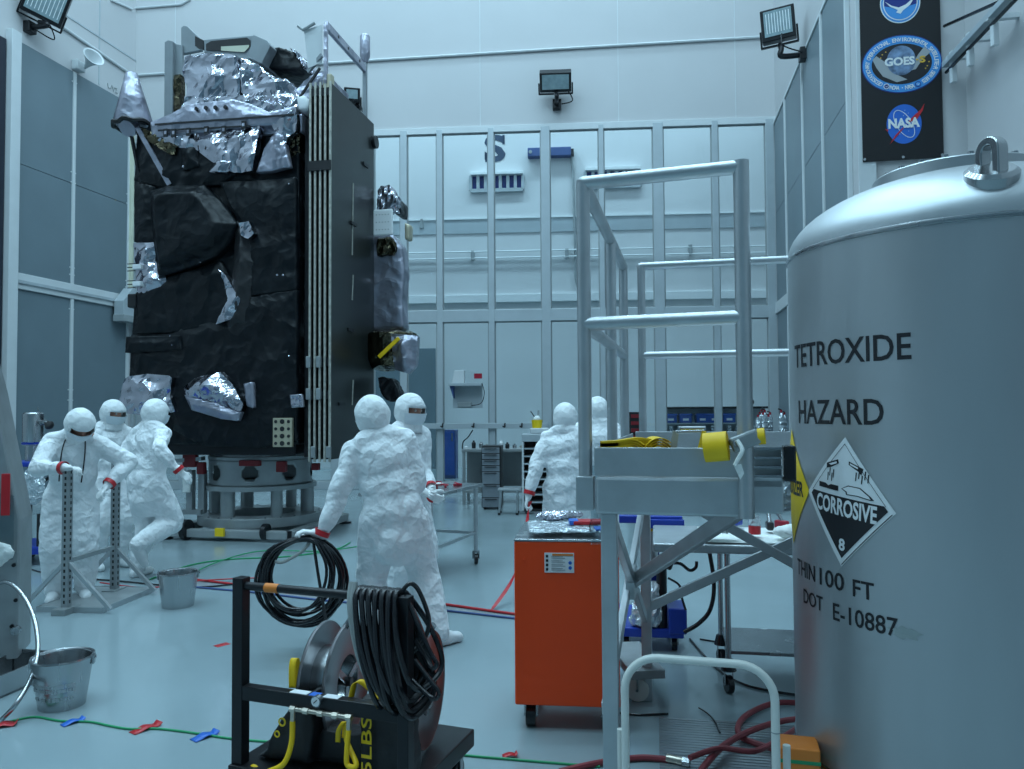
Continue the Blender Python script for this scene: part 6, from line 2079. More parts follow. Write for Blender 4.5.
# deck with rear extension and casters
DZ = 0.21
MB().box(-0.03, CW + 0.015, -0.04, 0.62, DZ - 0.075, DZ).build('deck', M['black_metal'], ck, bevel=0.006)
e0 = CP(463, 729, 0.6)
for x in (0.08, CW - 0.04):
    for y in (0.06, 0.55):
        caster(ck, x, y, 0.05, h=0.14, wid=0.03)
# labels and gauge on the mid bar
for x0, x1, m_ in ((CP(292, 690).x, CP(309, 692).x, 'print_white'), (CP(311, 692).x, CP(320, 694).x, 'print_blue'), (CP(325, 693).x, CP(340, 695).x, 'print_white')):
    MB().box(x0, x1, -0.018, 0.018, zm1, zm1 + 0.0015).build('label_strip', M[m_], ck)
g_ = CP(318.5, 700, -0.025)
ga = MB()
ga.cyl((g_.x, -0.045, g_.z - 0.0), (g_.x, -0.022, g_.z), 0.021, n=24)
go = ga.build('gauge', M['steel'], ck, smooth=True)
MB().cyl((g_.x, -0.0465, g_.z), (g_.x, -0.0455, g_.z), 0.017, n=24).build('gauge_face', M['print_white'], go)
MB().bar((g_.x - 0.008, -0.0475, g_.z - 0.006), (g_.x + 0.008, -0.0475, g_.z + 0.008), 0.001, 0.003).build('gauge_needle', M['print_black'], go)
f0, f1 = CP(293, 709, -0.03), CP(349, 713, -0.03)
fz = f0.z
MB().cyl((f0.x, -0.03, fz), (f1.x, -0.03, fz), 0.009, n=12).build('manifold', M['conn_gold'], ck, smooth=True)
for k, fx in enumerate((f0.x, f0.x + 0.06, (f0.x + f1.x) / 2, f1.x - 0.06, f1.x)):
    MB().cyl((fx - 0.012, -0.03, fz), (fx + 0.012, -0.03, fz), 0.013, n=6).build('fitting_nut', M['conn_gold'], ck)
for fx in (f0.x, f1.x):
    MB().cyl((fx, -0.03, fz), (fx, -0.032, fz - 0.045), 0.010, n=12).build('elbow', M['conn_gold'], ck, smooth=True)
hA = [(f0.x, -0.032, fz - 0.045), (f0.x, -0.04, fz - 0.13), (f0.x - 0.02, -0.06, fz - 0.2), (f0.x - 0.09, -0.06, DZ + 0.015)]
MB().tube(spline(hA, 8), 0.011, 10).build('yellow_hose', M['yellow'], ck, smooth=True)
hB = [(f1.x, -0.032, fz - 0.045), (f1.x + 0.003, -0.05, fz - 0.12), (f1.x + 0.01, -0.055, fz - 0.165), (f1.x + 0.045, -0.05, fz - 0.16), (f1.x - 0.03, 0.0, fz - 0.10), (f1.x - 0.035, 0.02, fz - 0.05)]
MB().tube(spline(hB, 8), 0.010, 10).build('yellow_hose', M['yellow'], ck, smooth=True)

# hose reels standing on the deck
M['reel'] = mat('worn_reel_steel', (0.26, 0.25, 0.26), 0.3, 0.85, vary=0.15, vscale=5)
def reel(cx, cy, r, wid, ang_, label, inner=0.45, core=0.6):
    c_ = MATW[ck.name] @ Vector((cx, cy, DZ + r + 0.012))
    t = thing('hose_reel', label, 'reel', c_, ca + ang_)
    RX_ = Matrix.Rotation(math.pi / 2, 3, 'Y')
    for s in (-1, 1):
        MB().lathe([(r * inner, -0.003), (r - 0.008, -0.003), (r, -0.007), (r + 0.004, 0.0), (r, 0.007), (r - 0.008, 0.003), (r * inner, 0.003), (r * inner, -0.003)], 56, (s * wid / 2, 0, 0), RX_).build('flange', M['reel'], t, smooth=True)
        for k in range(3):
            a = k * 2.1 + 0.4
            MB().bar((s * wid / 2, 0.02 * math.cos(a), 0.02 * math.sin(a)), (s * wid / 2, r * inner * math.cos(a), r * inner * math.sin(a)), 0.03, 0.006, up=(1, 0, 0)).build('spoke', M['steel'], t)
    MB().lathe([(r * core, -wid / 2), (r * core, wid / 2)], 48, (0, 0, 0), RX_).build('drum', M['steel'], t, smooth=True)
    MB().cyl((-wid / 2 - 0.02, 0, 0), (wid / 2 + 0.02, 0, 0), 0.02, n=16).build('hub', M['black_metal'], t, smooth=True)
    MB().cyl((wid / 2 - 0.01, -0.0, r - 0.02), (wid / 2 + 0.03, -0.01, r + 0.035), 0.014, n=12).build('hose_fitting', M['steel'], t, smooth=True)
    return t
c_ = CP(330, 672, 0.26)
reel(c_.x, 0.30, 0.245, 0.11, 0.16, 'narrow steel hose reel between the two weight bags')
reel(CW - 0.15, 0.36, 0.235, 0.12, 0.16, 'wide steel hose reel behind the hanging cable bundle')

# weight bags
def weight_bag(poly, y0, y1, label, text=None, tpos=None, seed=1, trot=0.0, tw=0.2, th=0.05):
    t = thing('weight_bag', label, 'weight bag', MATW[ck.name] @ Vector((0, 0, DZ)), ca)
    mb = MB()
    mb.prism([(x, z - DZ) for x, z in poly], y0, y1)
    me = remesh(mb, 0.014, 8, 'bag')
    displace_mesh(me, 0.008, 24, seed, None, True, 2)
    link('bag', me, M['weight_bag'], t, smooth='all')
    return t
q = lambda px, py, yl=-0.05: (CP(px, py, yl).x, CP(px, py, yl).z)
bl_ = weight_bag([q(279, 708), q(297, 700), q(300, 740), q(296, 775), (q(248, 775)[0], DZ + 0.008), (q(300, 775)[0], DZ + 0.008), q(300, 775)][:4] + [(q(300, 775)[0], DZ + 0.01), (q(236, 775)[0], DZ + 0.01), q(246, 765), q(258, 738)], 0.03, 0.15, 'black weight bag leaning at the left post of the cart', seed=3)
br_ = weight_bag([q(347, 705), q(394, 712), q(398, 780), (q(398, 775)[0], DZ + 0.01), (q(346, 775)[0], DZ + 0.01), q(346, 760)], 0.03, 0.16, 'black weight bag lettered 25LBS beside the right post', seed=4)
bmid = weight_bag([q(300, 742), q(330, 748), q(352, 744), q(356, 790), (q(356, 775)[0], DZ + 0.01), (q(285, 775)[0], DZ + 0.01), q(288, 765)], 0.08, 0.2, 'low black weight bag lying under the narrow reel', seed=5)
# stencilled 25LBS running down the right bag
vs, fs, w, h = text_geo('25LBS', 1.0, 0.012)
a, b = CP(366, 716, 0.018), CP(374, 790, 0.018)
Lx = abs(a.z - b.z)
mb = MB()
out = []
for v in vs:
    along, up = v.x * Lx / w, v.y * 0.046 / h
    out.append((a.x + 0.004 - up, 0.018 - 0.004, (a.z + b.z) / 2 + along - DZ))
mb.add(out, fs)
mb.build('stencil_lettering', M['yellow_paint'], br_)
# yellow marks on the left bag
mb = MB()
for px, py, rr_ in ((282, 722, 0.018), (277, 734, 0.014)):
    p = CP(px, py, 0.016)
    mb.lathe([(rr_ * 0.6, -0.001), (rr_, -0.001), (rr_, 0.001), (rr_ * 0.6, 0.001), (rr_ * 0.6, -0.001)], 16, (p.x, 0.016, p.z - DZ), Matrix.Rotation(math.pi / 2, 3, 'X'))
mb.build('stencil_lettering', M['yellow_paint'], bl_)
p0, p1 = CP(256, 766, 0.0), CP(252, 790, 0.0)
MB().tube(spline([(p0.x - 0.02, 0.0, p0.z - DZ - 0.04), (p0.x - 0.01, -0.01, p0.z - DZ), (p0.x + 0.02, -0.01, p0.z - DZ - 0.01), (p0.x + 0.02, 0.0, p0.z - DZ - 0.06)], 6), 0.009, 8).build('carry_loop', M['yellow'], bl_, smooth=True)
def loop_strap(bag, pts, wdir, name='carry_loop', wid=0.022):
    P_ = spline(pts, 6)
    wv = Vector(wdir).normalized() * wid / 2
    vs, fs = [], []
    for p in P_:
        vs += [p - wv, p + wv]
    for i in range(len(P_) - 1):
        fs.append((2 * i, 2 * i + 1, 2 * i + 3, 2 * i + 2))
    o = MB().add([v - Vector((0, 0, DZ)) for v in vs], fs).build(name, M['yellow'], bag, smooth='all')
    sm = o.modifiers.new('thick', 'SOLIDIFY')
    sm.thickness = 0.003
loop_strap(bl_, [CP(292, 688, 0.04), CP(292, 668, 0.05), CP(294, 658.5, 0.07), CP(297, 662, 0.09), CP(297, 688, 0.08)], (1, 0.3, 0), wid=0.026)
loop_strap(br_, [CP(351, 698, 0.03), CP(354, 684, 0.04), CP(360, 681, 0.05), CP(370, 688, 0.06), CP(380, 698, 0.05)], (0.5, 0.9, 0.3), wid=0.026)
loop_strap(bmid, [CP(338, 742, 0.05), CP(339, 730, 0.05), CP(345, 722, 0.06), CP(344, 738, 0.06)], (1, 0.2, 0), wid=0.02)

# hanging cable bundle over the top bar
rs = random.Random(12)
hb = thing('cable_bundle', 'thick black cable bundle slung over the cart top bar', 'cable', MATW[ck.name] @ Vector((0, 0, zb1)), ca)
xa, xb_ = CP(352, 590).x, CP(403, 594).x
for k in range(20):
    f_ = k / 19
    x0 = xa + (xb_ - xa) * (0.12 + 0.8 * f_)
    bot = -rs.uniform(0.36, 0.43) + (0.05 if k in (0, 19) else 0)
    xb2 = xa + (xb_ - xa) * (0.75 + 0.55 * f_) + rs.uniform(-0.02, 0.02)
    yy0, yy1 = -0.03 - 0.012 * (k % 3), 0.045 + 0.012 * (k % 2)
    loop = [(x0, 0.0, 0.028), (x0 + 0.004, yy0, 0.0), (x0 + (xb2 - x0) * 0.35, yy0 - 0.03, bot * 0.45), (x0 + (xb2 - x0) * 0.85, yy0 - 0.03, bot * 0.86),
            (xb2 - 0.02 + 0.02 * f_, 0.01, bot), (xb2 + 0.03, yy1 + 0.05, bot * 0.82), (x0 + (xb2 - x0) * 0.7 + 0.03, yy1 + 0.03, bot * 0.42), (x0 + 0.012, yy1, 0.0)]
    MB().tube(spline(loop, 7, True), 0.0105, 8, True).build('cable_turn', M['black_rubber'], hb, smooth=True)
for k, pts in enumerate(([CP(400, 594, 0.01), CP(409, 584, 0.03), CP(417, 588, 0.05), CP(425, 605, 0.06), CP(429, 622, 0.06), CP(424, 640, 0.05), CP(410, 655, 0.03)],
                         [CP(408, 600, 0.0), CP(420, 630, -0.02), CP(432, 655, -0.02), CP(437, 664, -0.02), CP(432, 668, -0.02), CP(424, 655, 0.0), CP(415, 640, 0.0)],
                         [CP(415, 660, -0.02), CP(430, 680, -0.03), CP(439, 692, -0.03), CP(434, 699, -0.03), CP(422, 690, -0.02), CP(412, 680, 0.0)])):
    MB().tube([p - Vector((0, 0, zb1)) for p in spline(pts, 8)], 0.0085, 8).build('cable_tail', M['black_rubber'], hb, smooth=True)
for k in range(2):
    pts = [CP(352 + 3 * k, 582, -0.02), CP(350 + 3 * k, 605, -0.045), CP(355 + 3 * k, 640, -0.05), CP(362 + 4 * k, 665, -0.045), CP(372 + 5 * k, 688, -0.04)]
    MB().tube([p - Vector((0, 0, zb1)) for p in spline(pts, 8)], 0.0125, 8).build('grey_cable_turn', M['grey_cord'], hb, smooth=True)
# ------------------------------------------------------------------ wheeled steel table by the technicians
def leg_table(name, label, A, B, depth, zt, mats, group=None, thick=0.035, cast=True, shelf=None, lr=0.02, cr=0.05):
    """A, B: ground points of the two near corners of the legs"""
    a = math.atan2(B.y - A.y, B.x - A.x)
    t = thing(name, label, 'table', (A.x, A.y, 0), a, group)
    L = (B - A).length
    MB().box(-0.05, L + 0.05, -0.05, depth + 0.05, zt - thick, zt).build('tabletop', mats[0], t, bevel=0.004)
    for x in (0, L):
        for y in (0, depth):
            MB().cyl((x, y, cr * 2 + 0.03 if cast else 0.0), (x, y, zt - thick), lr, n=16).build('leg', mats[1], t, smooth=True)
            if cast:
                caster(t, x, y, cr, h=cr * 2 + 0.04, rot=0.5 + x)
    if shelf:
        MB().box(-0.02, L + 0.02, -0.02, depth + 0.02, shelf, shelf + 0.02).build('shelf', mats[0], t, bevel=0.003)
    return t
# the right side of the table recedes from (430,588) to (476,563)
A, B = G(431, 586), G(476, 564)
tb = thing('wheeled_table', 'low wheeled steel table with red tools on it', 'table', (A.x, A.y, 0), math.atan2(B.y - A.y, B.x - A.x))
Lb = (B - A).length
zt2 = 0.845
Wd = 0.72
MB().box(-0.1, Lb + 0.1, 0.0 - 0.05, Wd, zt2 - 0.03, zt2).build('tabletop', M['steel'], tb, bevel=0.004)
for x in (0.0, Lb):
    for y in (0.0, Wd - 0.06):
        MB().cyl((x, y, 0.13), (x, y, zt2 - 0.03), 0.024, n=16).build('leg', M['alu'], tb, smooth=True)
        caster(tb, x, y, 0.055, h=0.14, rot=1.0 + x)
MB().bar((0, 0, 0.33), (Lb, 0, 0.33), 0.02, 0.03).build('rail', M['alu'], tb)
MB().bar((0, Wd - 0.06, 0.33), (Lb, Wd - 0.06, 0.33), 0.02, 0.03).build('rail', M['alu'], tb)
MB().bar((0, 0, 0.33), (0, Wd - 0.06, 0.33), 0.02, 0.03).build('rail', M['alu'], tb)
MB().bar((Lb, 0, 0.33), (Lb, Wd - 0.06, 0.33), 0.02, 0.03).build('rail', M['alu'], tb)
rs = random.Random(5)
def on_table(x, y, z=0.0):
    return MATW[tb.name] @ Vector((x, y, zt2 + z))
for k in range(7):
    x, y = 0.15 + 0.14 * k + rs.uniform(-0.03, 0.03), 0.10 + rs.uniform(0, 0.3)
    t = thing('red_clamp', 'small red clamp tool scattered on the wheeled table', 'clamp', on_table(x, y), rs.uniform(0, 3), 'red clamps on the wheeled table')
    MB().bar((-0.05, 0, 0.012), (0.05, 0, 0.012), 0.025, 0.022).build('jaw', M['crimson'], t, bevel=0.004)
    MB().cyl((0.0, -0.03, 0.02), (0.0, 0.05, 0.03), 0.01, n=8).build('screw', M['crimson'], t, smooth=True)
for k in range(3):
    o = link('white_wipe', crumpled(MB().sphere((0, 0, 0.014), (0.07, 0.05, 0.012), 10), 0.01, 0.008, 40, k, 'white_wipe', True, False), M['cloth_white'], smooth='all')
    o.location = on_table(0.3 + 0.28 * k, 0.33 + 0.1 * (k % 2), 0.006)
    tag(o, 'white folded wipe lying among the red clamps', 'wipe', 'wipes on the wheeled table')

# ------------------------------------------------------------------ bench, drawers, tool chest and stool at the glazing
def rect(px0, px1, py, Y):
    return at(px0, py, Y).x, at(px1, py, Y).x
Yb = 13.6
x0, x1 = rect(462, 522, 480, Yb)
zb_ = at(490, 449, Yb).z
wb_ = thing('work_bench', 'grey work bench cluttered with small parts before the glazing', 'bench', (x0, Yb, 0), -0.05)
Lw = x1 - x0 + 0.1
MB().box(0, Lw, 0, 0.8, zb_ - 0.05, zb_).build('bench_top', M['grey_paint'], wb_, bevel=0.005)
for x in (0.03, Lw - 0.03):
    for y in (0.04, 0.76):
        MB().box(x - 0.025, x + 0.025, y - 0.025, y + 0.025, 0, zb_ - 0.05).build('leg', M['grey_paint'], wb_)
MB().box(0.03, Lw - 0.03, 0.74, 0.76, 0.25, zb_ - 0.05).build('back_panel', M['grey_paint'], wb_)
MB().box(0.03, Lw - 0.03, 0.05, 0.74, 0.2, 0.23).build('shelf', M['grey_paint'], wb_)
kinds = [('parts_jar', 'print_white'), ('oil_can', 'black_plastic'), ('parts_tin', 'steel'), ('tape_roll', 'conn_gold'), ('spray_bottle', 'black_plastic')]
for k in range(9):
    nm, mm = kinds[k % 5]
    h_ = 0.05 + 0.03 * ((k * 7) % 4)
    o = MB().lathe([(0, 0), (0.035, 0), (0.037, h_ * 0.7), (0.018, h_ * 0.85), (0.018, h_), (0, h_)], 14).build(nm, M[mm], smooth=True)
    o.location = MATW[wb_.name] @ Vector((0.06 + Lw * 0.95 * k / 9, 0.15 + 0.12 * (k % 3), zb_))
    tag(o, {'parts_jar': 'white jar of parts on the grey work bench', 'oil_can': 'black oil can with short neck on the grey work bench', 'parts_tin': 'shiny small tin on the grey work bench', 'tape_roll': 'tan tape roll end on the grey work bench', 'spray_bottle': 'black spray bottle on the grey work bench'}[nm], {'parts_jar': 'jar', 'oil_can': 'can', 'parts_tin': 'tin', 'tape_roll': 'tape', 'spray_bottle': 'bottle'}[nm], 'small parts on the work bench')
# drawer tower
Yd = 12.9
x0, x1 = rect(481.5, 501.5, 480, Yd)
zd1 = at(490, 446, Yd).z
dw = thing('drawer_tower', 'tall narrow grey drawer tower in front of the bench', 'drawers', (x0, Yd, 0), -0.05)
w_ = x1 - x0
MB().box(0, w_, 0.02, 0.5, 0.03, zd1).build('carcass', M['black_plastic'], dw, bevel=0.005)
zz = zd1 - 0.03
for hh in (0.10, 0.10, 0.10, 0.10, 0.21, 0.22, 0.22):
    d_ = MB().box(0.01, w_ - 0.03, 0.0, 0.03, max(zz - hh + 0.012, 0.04), zz).build('drawer', M['grey_drawer'], dw, bevel=0.006)
    MB().box(0.05, w_ - 0.08, -0.02, 0.0, zz - 0.02, zz - 0.008).build('drawer_pull', M['black_plastic'], d_)
    zz -= hh
for x in (0.05, w_ - 0.05):
    MB().cyl((x, 0.06, 0), (x, 0.06, 0.04), 0.02, n=10).build('foot', M['black_plastic'], dw)
    MB().cyl((x, 0.44, 0), (x, 0.44, 0.04), 0.02, n=10).build('foot', M['black_plastic'], dw)
# stool table in front
Yq = 12.2
p0, p1 = G(495.5, 514), G(512, 515)
stl = thing('step_stool', 'small steel step stool beside the drawer tower', 'stool', (at(499, 500, Yq).x, Yq, 0), -0.05)
zs2 = at(510, 489, Yq).z
MB().box(-0.02, 0.34, 0, 0.3, zs2 - 0.025, zs2).build('stool_top', M['alu'], stl, bevel=0.004)
for x in (0.0, 0.28):
    for y in (0.02, 0.28):
        MB().cyl((x, y, 0.03), (x + (0.02 if x == 0 else 0), y, zs2 - 0.02), 0.015, n=10).build('leg', M['alu'], stl, smooth=True)
        MB().cyl((x, y, 0.0), (x, y, 0.035), 0.022, n=10).build('rubber_foot', M['black_rubber'], stl, smooth=True)
# tool chest
Yt = 12.3
x0, x1 = rect(522, 566, 480, Yt)
zc1 = at(540, 434, Yt).z
tc_ = thing('tool_chest', 'tall pale tool chest with open tray rack behind the technician', 'tool chest', (x0, Yt, 0), -0.05)
w_ = x1 - x0
MB().box(0, w_, 0, 0.55, zc1 - 0.12, zc1).build('lid', M['mullion'], tc_, bevel=0.01)
MB().box(0, 0.03, 0, 0.55, 0.06, zc1 - 0.12).build('side', M['trim'], tc_)
MB().box(w_ - 0.03, w_, 0, 0.55, 0.06, zc1 - 0.12).build('side', M['trim'], tc_)
MB().box(0.03, w_ - 0.03, 0.5, 0.53, 0.06, zc1 - 0.12).build('back', M['black_plastic'], tc_)
MB().box(0.03, w_ - 0.03, 0.02, 0.5, 0.04, 0.08).build('bottom', M['black_plastic'], tc_)
for k in range(8):
    z = zc1 - 0.24 - 0.12 * k
    MB().box(0.03, w_ - 0.03, -0.01, 0.45, z, z + 0.02).build('tray', M['mullion'], tc_)
for x in (0.06, w_ - 0.06):
    for y in (0.06, 0.48):
        caster(tc_, x, y, 0.02, h=0.06, wid=0.02)
o = MB().box(0, 0.30, 0, 0.3, 0, 0.09).build('white_case', M['trim'], bevel=0.02)
o.location = (x0 + 0.14, Yt + 0.1, zc1)
tag(o, 'flat white case on top of the tool chest', 'case')
pl_ = thing('yellow_pail', 'small yellow pail with white rags on the tool chest', 'pail', (at(537.5, 434, Yt).x, Yt + 0.22, zc1 + 0.09))
MB().lathe([(0, 0), (0.075, 0), (0.088, 0.13), (0.08, 0.13), (0.07, 0.02), (0, 0.02)], 20).build('bucket', M['yellow_paint'], pl_, smooth=True)
o = link('rag', crumpled(MB().sphere((0, 0, 0.14), (0.07, 0.07, 0.07), 10), 0.014, 0.015, 30, 3, 'rag', True, False), M['cloth_white'], pl_, smooth='all')
MB().cyl((-0.02, 0, 0.15), (-0.10, 0.02, 0.27), 0.008, n=6).build('brush_stick', M['black_plastic'], pl_)
MB().cyl((0.02, 0, 0.18), (0.025, 0.02, 0.28), 0.016, n=8).build('brush_head', M['grey_paint'], pl_)
# utility rail with hooks in front of the lower panes
zr = at(480, 426, 15.8).z
ur = thing('utility_rail', 'pale utility rail with hooks along the lower glazing', 'rail')
(u0, _), (u1, _) = far.uz(415, 426, 0.1), far.uz(548, 426, 0.1)
MB(far.M).box(u0, u1, 0.06, 0.12, zr - 0.06, zr + 0.05).build('rail', M['mullion'], ur, bevel=0.005)
for px in (443, 474, 505, 522):
    u, z = far.uz(px, 425, 0.13)
    MB(far.M).tube(spline([(u, 0.12, z + 0.03), (u, 0.18, z + 0.02), (u, 0.2, z - 0.04), (u - 0.04, 0.22, z - 0.02)], 4), 0.016, 6).build('hook', M['black_plastic'], ur, smooth=True)
u, z = far.uz(468, 430, 0.16)
MB(far.M).tube(spline([(u + 0.1, 0.16, z), (u, 0.17, z - 0.15), (u - 0.1, 0.17, z - 0.25), (u - 0.12, 0.17, z - 0.45)], 5), 0.012, 6).build('hanging_cord', M['black_rubber'], ur, smooth=True)
# shelf with telephone seen through the glazing
Ysh = far.o.y
def bfar(px, py, off=0.07):
    return far.uz(px, py, off)
sh_ = thing('wall_shelf', 'small grey bracket shelf hung on the glazing frame', 'shelf')
(u0, z1), (u1, z0) = bfar(450, 383.5, 0.1), bfar(482.5, 408, 0.1)
MB(far.M).box(u0, u1, 0.06, 0.36, z1 - 0.06, z1).build('shelf_board', M['mullion'], sh_, bevel=0.005)
MB(far.M).box(u0 + 0.06, u1, 0.06, 0.10, z0, z1 - 0.06).build('back_board', M['mullion'], sh_)
MB(far.M).prism([(u0 + 0.02, z1 - 0.06), (u0 + 0.1, z1 - 0.06), (u0 + 0.1, z0 + 0.2)], 0.06, 0.3).build('bracket', M['navy'], sh_)
MB(far.M).box(u0 + 0.17, u0 + 0.46, 0.10, 0.18, z0 + 0.02, z0 + 0.12).build('plug_strip', M['grey_paint'], sh_, bevel=0.01)
ph = thing('desk_phone', 'pale wall telephone box standing on the bracket shelf', 'telephone')
(a0, b1), (a1, b0) = bfar(452, 370.5, 0.2), bfar(464.5, 383, 0.2)
MB(far.M).prism([(a0, z1), (a1, z1), (a1, b1), (a0 + 0.06, b1)], 0.12, 0.28).build('body', M['trim'], ph, bevel=0.01)
MB(far.M).box(a0 + 0.07, a1 - 0.04, 0.10, 0.12, z1 + 0.03, b1 - 0.03).build('handset', M['navy'], ph, bevel=0.005)
MB(far.M).tube(spline([(u1, 0.2, z1), (u1 + 0.05, 0.2, z1 - 0.2), (u1 - 0.02, 0.18, z0 + 0.1), (u0 + 0.45, 0.18, z0 + 0.05)], 6), 0.008, 6).build('cord', M['black_rubber'], ph, smooth=True)
(a0, b1), (a1, b0) = bfar(474, 373.5, 0.02), bfar(482, 378.5, 0.02)
o = MB(far.M).box(a0, a1, 0.0, 0.01, b0, b1).build('red_sticker', M['crimson'])
tag(o, 'small crimson sticker on the pane above the shelf', 'sticker')
# blue locker and pink rolls behind the glazing, left of the bench
(u0, z1), (u1, z0) = bay.uz(441, 430, 3.6), bay.uz(456, 512, 3.6)
lk = thing('blue_locker', 'tall blue locker standing behind the lower glazing', 'locker')
MB(bay.M).box(u0, u1, 3.2, 3.6, 0.0, z1).build('body', M['navy'], lk, bevel=0.01)
MB(bay.M).box(u0 + 0.03, u1 - 0.03, 3.6, 3.62, 0.08, z1 - 0.04).build('door', M['blue_bin'], lk, bevel=0.005)
MB(bay.M).box(u1 - 0.1, u1 - 0.07, 3.62, 3.64, 0.9, 1.1).build('handle', M['steel'], lk)

# ------------------------------------------------------------------ bench with blue bins and bottles behind the glazing, right
Yw = 17.6
x0, x1 = rect(655, 772, 430, Yw)
zq = at(700, 434, Yw).z
bb = thing('bin_bench', 'long pale bench behind the glazing that carries blue bins', 'bench', (x0, Yw, 0), 0)
MB().box(0, x1 - x0, 0, 0.7, zq - 0.05, zq).build('bench_top', M['mullion'], bb, bevel=0.005)
for k in range(4):
    x = 0.08 + (x1 - x0 - 0.16) * k / 3
    MB().box(x - 0.04, x + 0.04, 0.05, 0.65, 0, zq - 0.05).build('trestle', M['mullion'], bb)
zt3 = at(700, 408, Yw).z
MB().box(0.1, 2.6, 0.35, 0.37, zq, zt3).build('rack_back', M['mullion'], bb)
MB().box(0.1, 2.6, 0.1, 0.36, zt3 - 0.02, zt3 + 0.03).build('rack_top', M['black_plastic'], bb)
MB().box(0.1, 2.6, 0.1, 0.36, zq + 0.22, zq + 0.25).build('rack_shelf', M['mullion'], bb)
for px in (672, 687, 704, 716, 731):
    w2 = 0.27
    xx = at(px, 420, Yw).x
    t = thing('storage_bin', 'blue open-front storage bin on the bench rack', 'bin', (xx - w2 / 2, Yw + 0.12, zq + 0.251), 0, 'blue bins on the bench rack')
    MB().box(0, w2, 0.0, 0.2, 0, 0.2).build('tub', M['blue_bin'], t, bevel=0.01)
    MB().box(-0.01, w2 + 0.01, -0.02, 0.02, 0.16, 0.21).build('rim', M['blue_bin'], t, bevel=0.006)
    MB().box(0.07, w2 - 0.07, -0.006, 0.0, 0.05, 0.1).build('bin_label', M['print_white'], t)
for k in range(12):
    xx = x0 + 0.2 + 0.19 * k
    t = thing('glass_jar', 'small clear jar in the row under the blue bins', 'jar', (xx, Yw + 0.15, zq), 0, 'jars under the blue bins')
    MB().lathe([(0, 0), (0.05, 0), (0.052, 0.13), (0.035, 0.15), (0, 0.15)], 12).build('glass', M['plastic_bag'], t, smooth=True)
    MB().lathe([(0, 0.15), (0.04, 0.15), (0.04, 0.18), (0, 0.18)], 12).build('lid', M['print_white'], t, smooth=True)
yt = MB().box(-0.18, 0.18, 0, 0.25, 0, 0.10)
t = thing('lidded_tray', 'yellow tray with pale lid on the far bench', 'tray', (at(693, 432, 12.8).x, 12.75, at(693, 433, 12.7).z))
MB().box(-0.17, 0.17, 0, 0.25, 0, 0.075).build('tray', M['yellow_paint'], t, bevel=0.01)
MB().box(-0.19, 0.19, -0.02, 0.27, 0.075, 0.105).build('lid', M['print_white'], t, bevel=0.006)
zt4 = at(693, 433, 12.7).z
sb_ = thing('side_bench', 'dark topped bench with bottles and a yellow tray before the glazing', 'bench', (at(648, 433, 12.7).x, 12.6, 0), 0)
Lsb = 4.62 - at(648, 433, 12.7).x
MB().box(0, Lsb, 0, 0.6, zt4 - 0.05, zt4).build('bench_top', M['black_plastic'], sb_, bevel=0.005)
MB().box(0.02, Lsb - 0.02, 0.04, 0.56, 0.05, zt4 - 0.05).build('cabinet', M['mullion'], sb_)
for k in range(6):
    MB().box(0.04 + Lsb / 6 * k, Lsb / 6 * (k + 1) - 0.02, 0.02, 0.04, 0.1, zt4 - 0.1).build('door', M['trim'], sb_, bevel=0.004)
def bottle(loc, r, h, capm, k, label, grp, bodym='plastic_bag'):
    t = thing('wash_bottle', label, 'bottle', loc, 0.4 * k, grp)
    MB().lathe([(0, 0), (r, 0), (r * 1.03, h * 0.6), (r * 0.9, h * 0.72), (r * 0.35, h * 0.85), (r * 0.35, h * 0.9), (0, h * 0.9)], 16).build('bottle', M[bodym], t, smooth=True)
    MB().lathe([(0, h * 0.88), (r * 0.45, h * 0.88), (r * 0.42, h), (0, h)], 12).build('cap', M[capm], t, smooth=True)
    MB().bar((0, 0, h * 0.99), (r * 1.2, 0, h * 1.04), 0.02, 0.02).build('nozzle', M['black_plastic'], t)
rs = random.Random(8)
for k in range(11):
    px = (756, 760, 764, 768, 762, 766, 772, 776, 780, 784, 788)[k]
    bottle((at(px, 430, 12.8).x, 12.68 + 0.115 * (k % 4) + (0.05 if k > 3 else 0), zt4), 0.042, 0.29 + 0.04 * (k % 3), 'crimson', k, 'clear wash bottle with crimson cap on the dark bench', 'wash bottles on the dark bench')
t = thing('microscope_arm', 'black stub of an instrument arm among the wash bottles', 'instrument', (at(750, 430, 12.9).x, 12.85, zt4))
MB().cyl((0, 0, 0), (0, 0, 0.45), 0.025, n=10).build('arm', M['black_plastic'], t, smooth=True)
MB().sphere((0, 0, 0.5), 0.06, 12).build('head', M['black_plastic'], t, smooth=True)
MB().lathe([(0, 0), (0.09, 0), (0.09, 0.02), (0, 0.025)], 16).build('base', M['black_plastic'], t, smooth=True)
# dark rack column left of the bench
t = thing('module_rack', 'narrow black rack with red modules beside the far bench', 'rack', (at(636, 430, 13.4).x, 13.3, 0))
z5 = at(636, 412, 13.4).z
MB().box(-0.12, 0.14, 0, 0.4, 0, z5).build('cabinet', M['black_plastic'], t, bevel=0.005)
for k in range(8):
    MB().box(-0.10, 0.12, -0.02, 0.0, z5 - 0.1 - 0.12 * k, z5 - 0.04 - 0.12 * k).build('module', M['red_dark'], t)

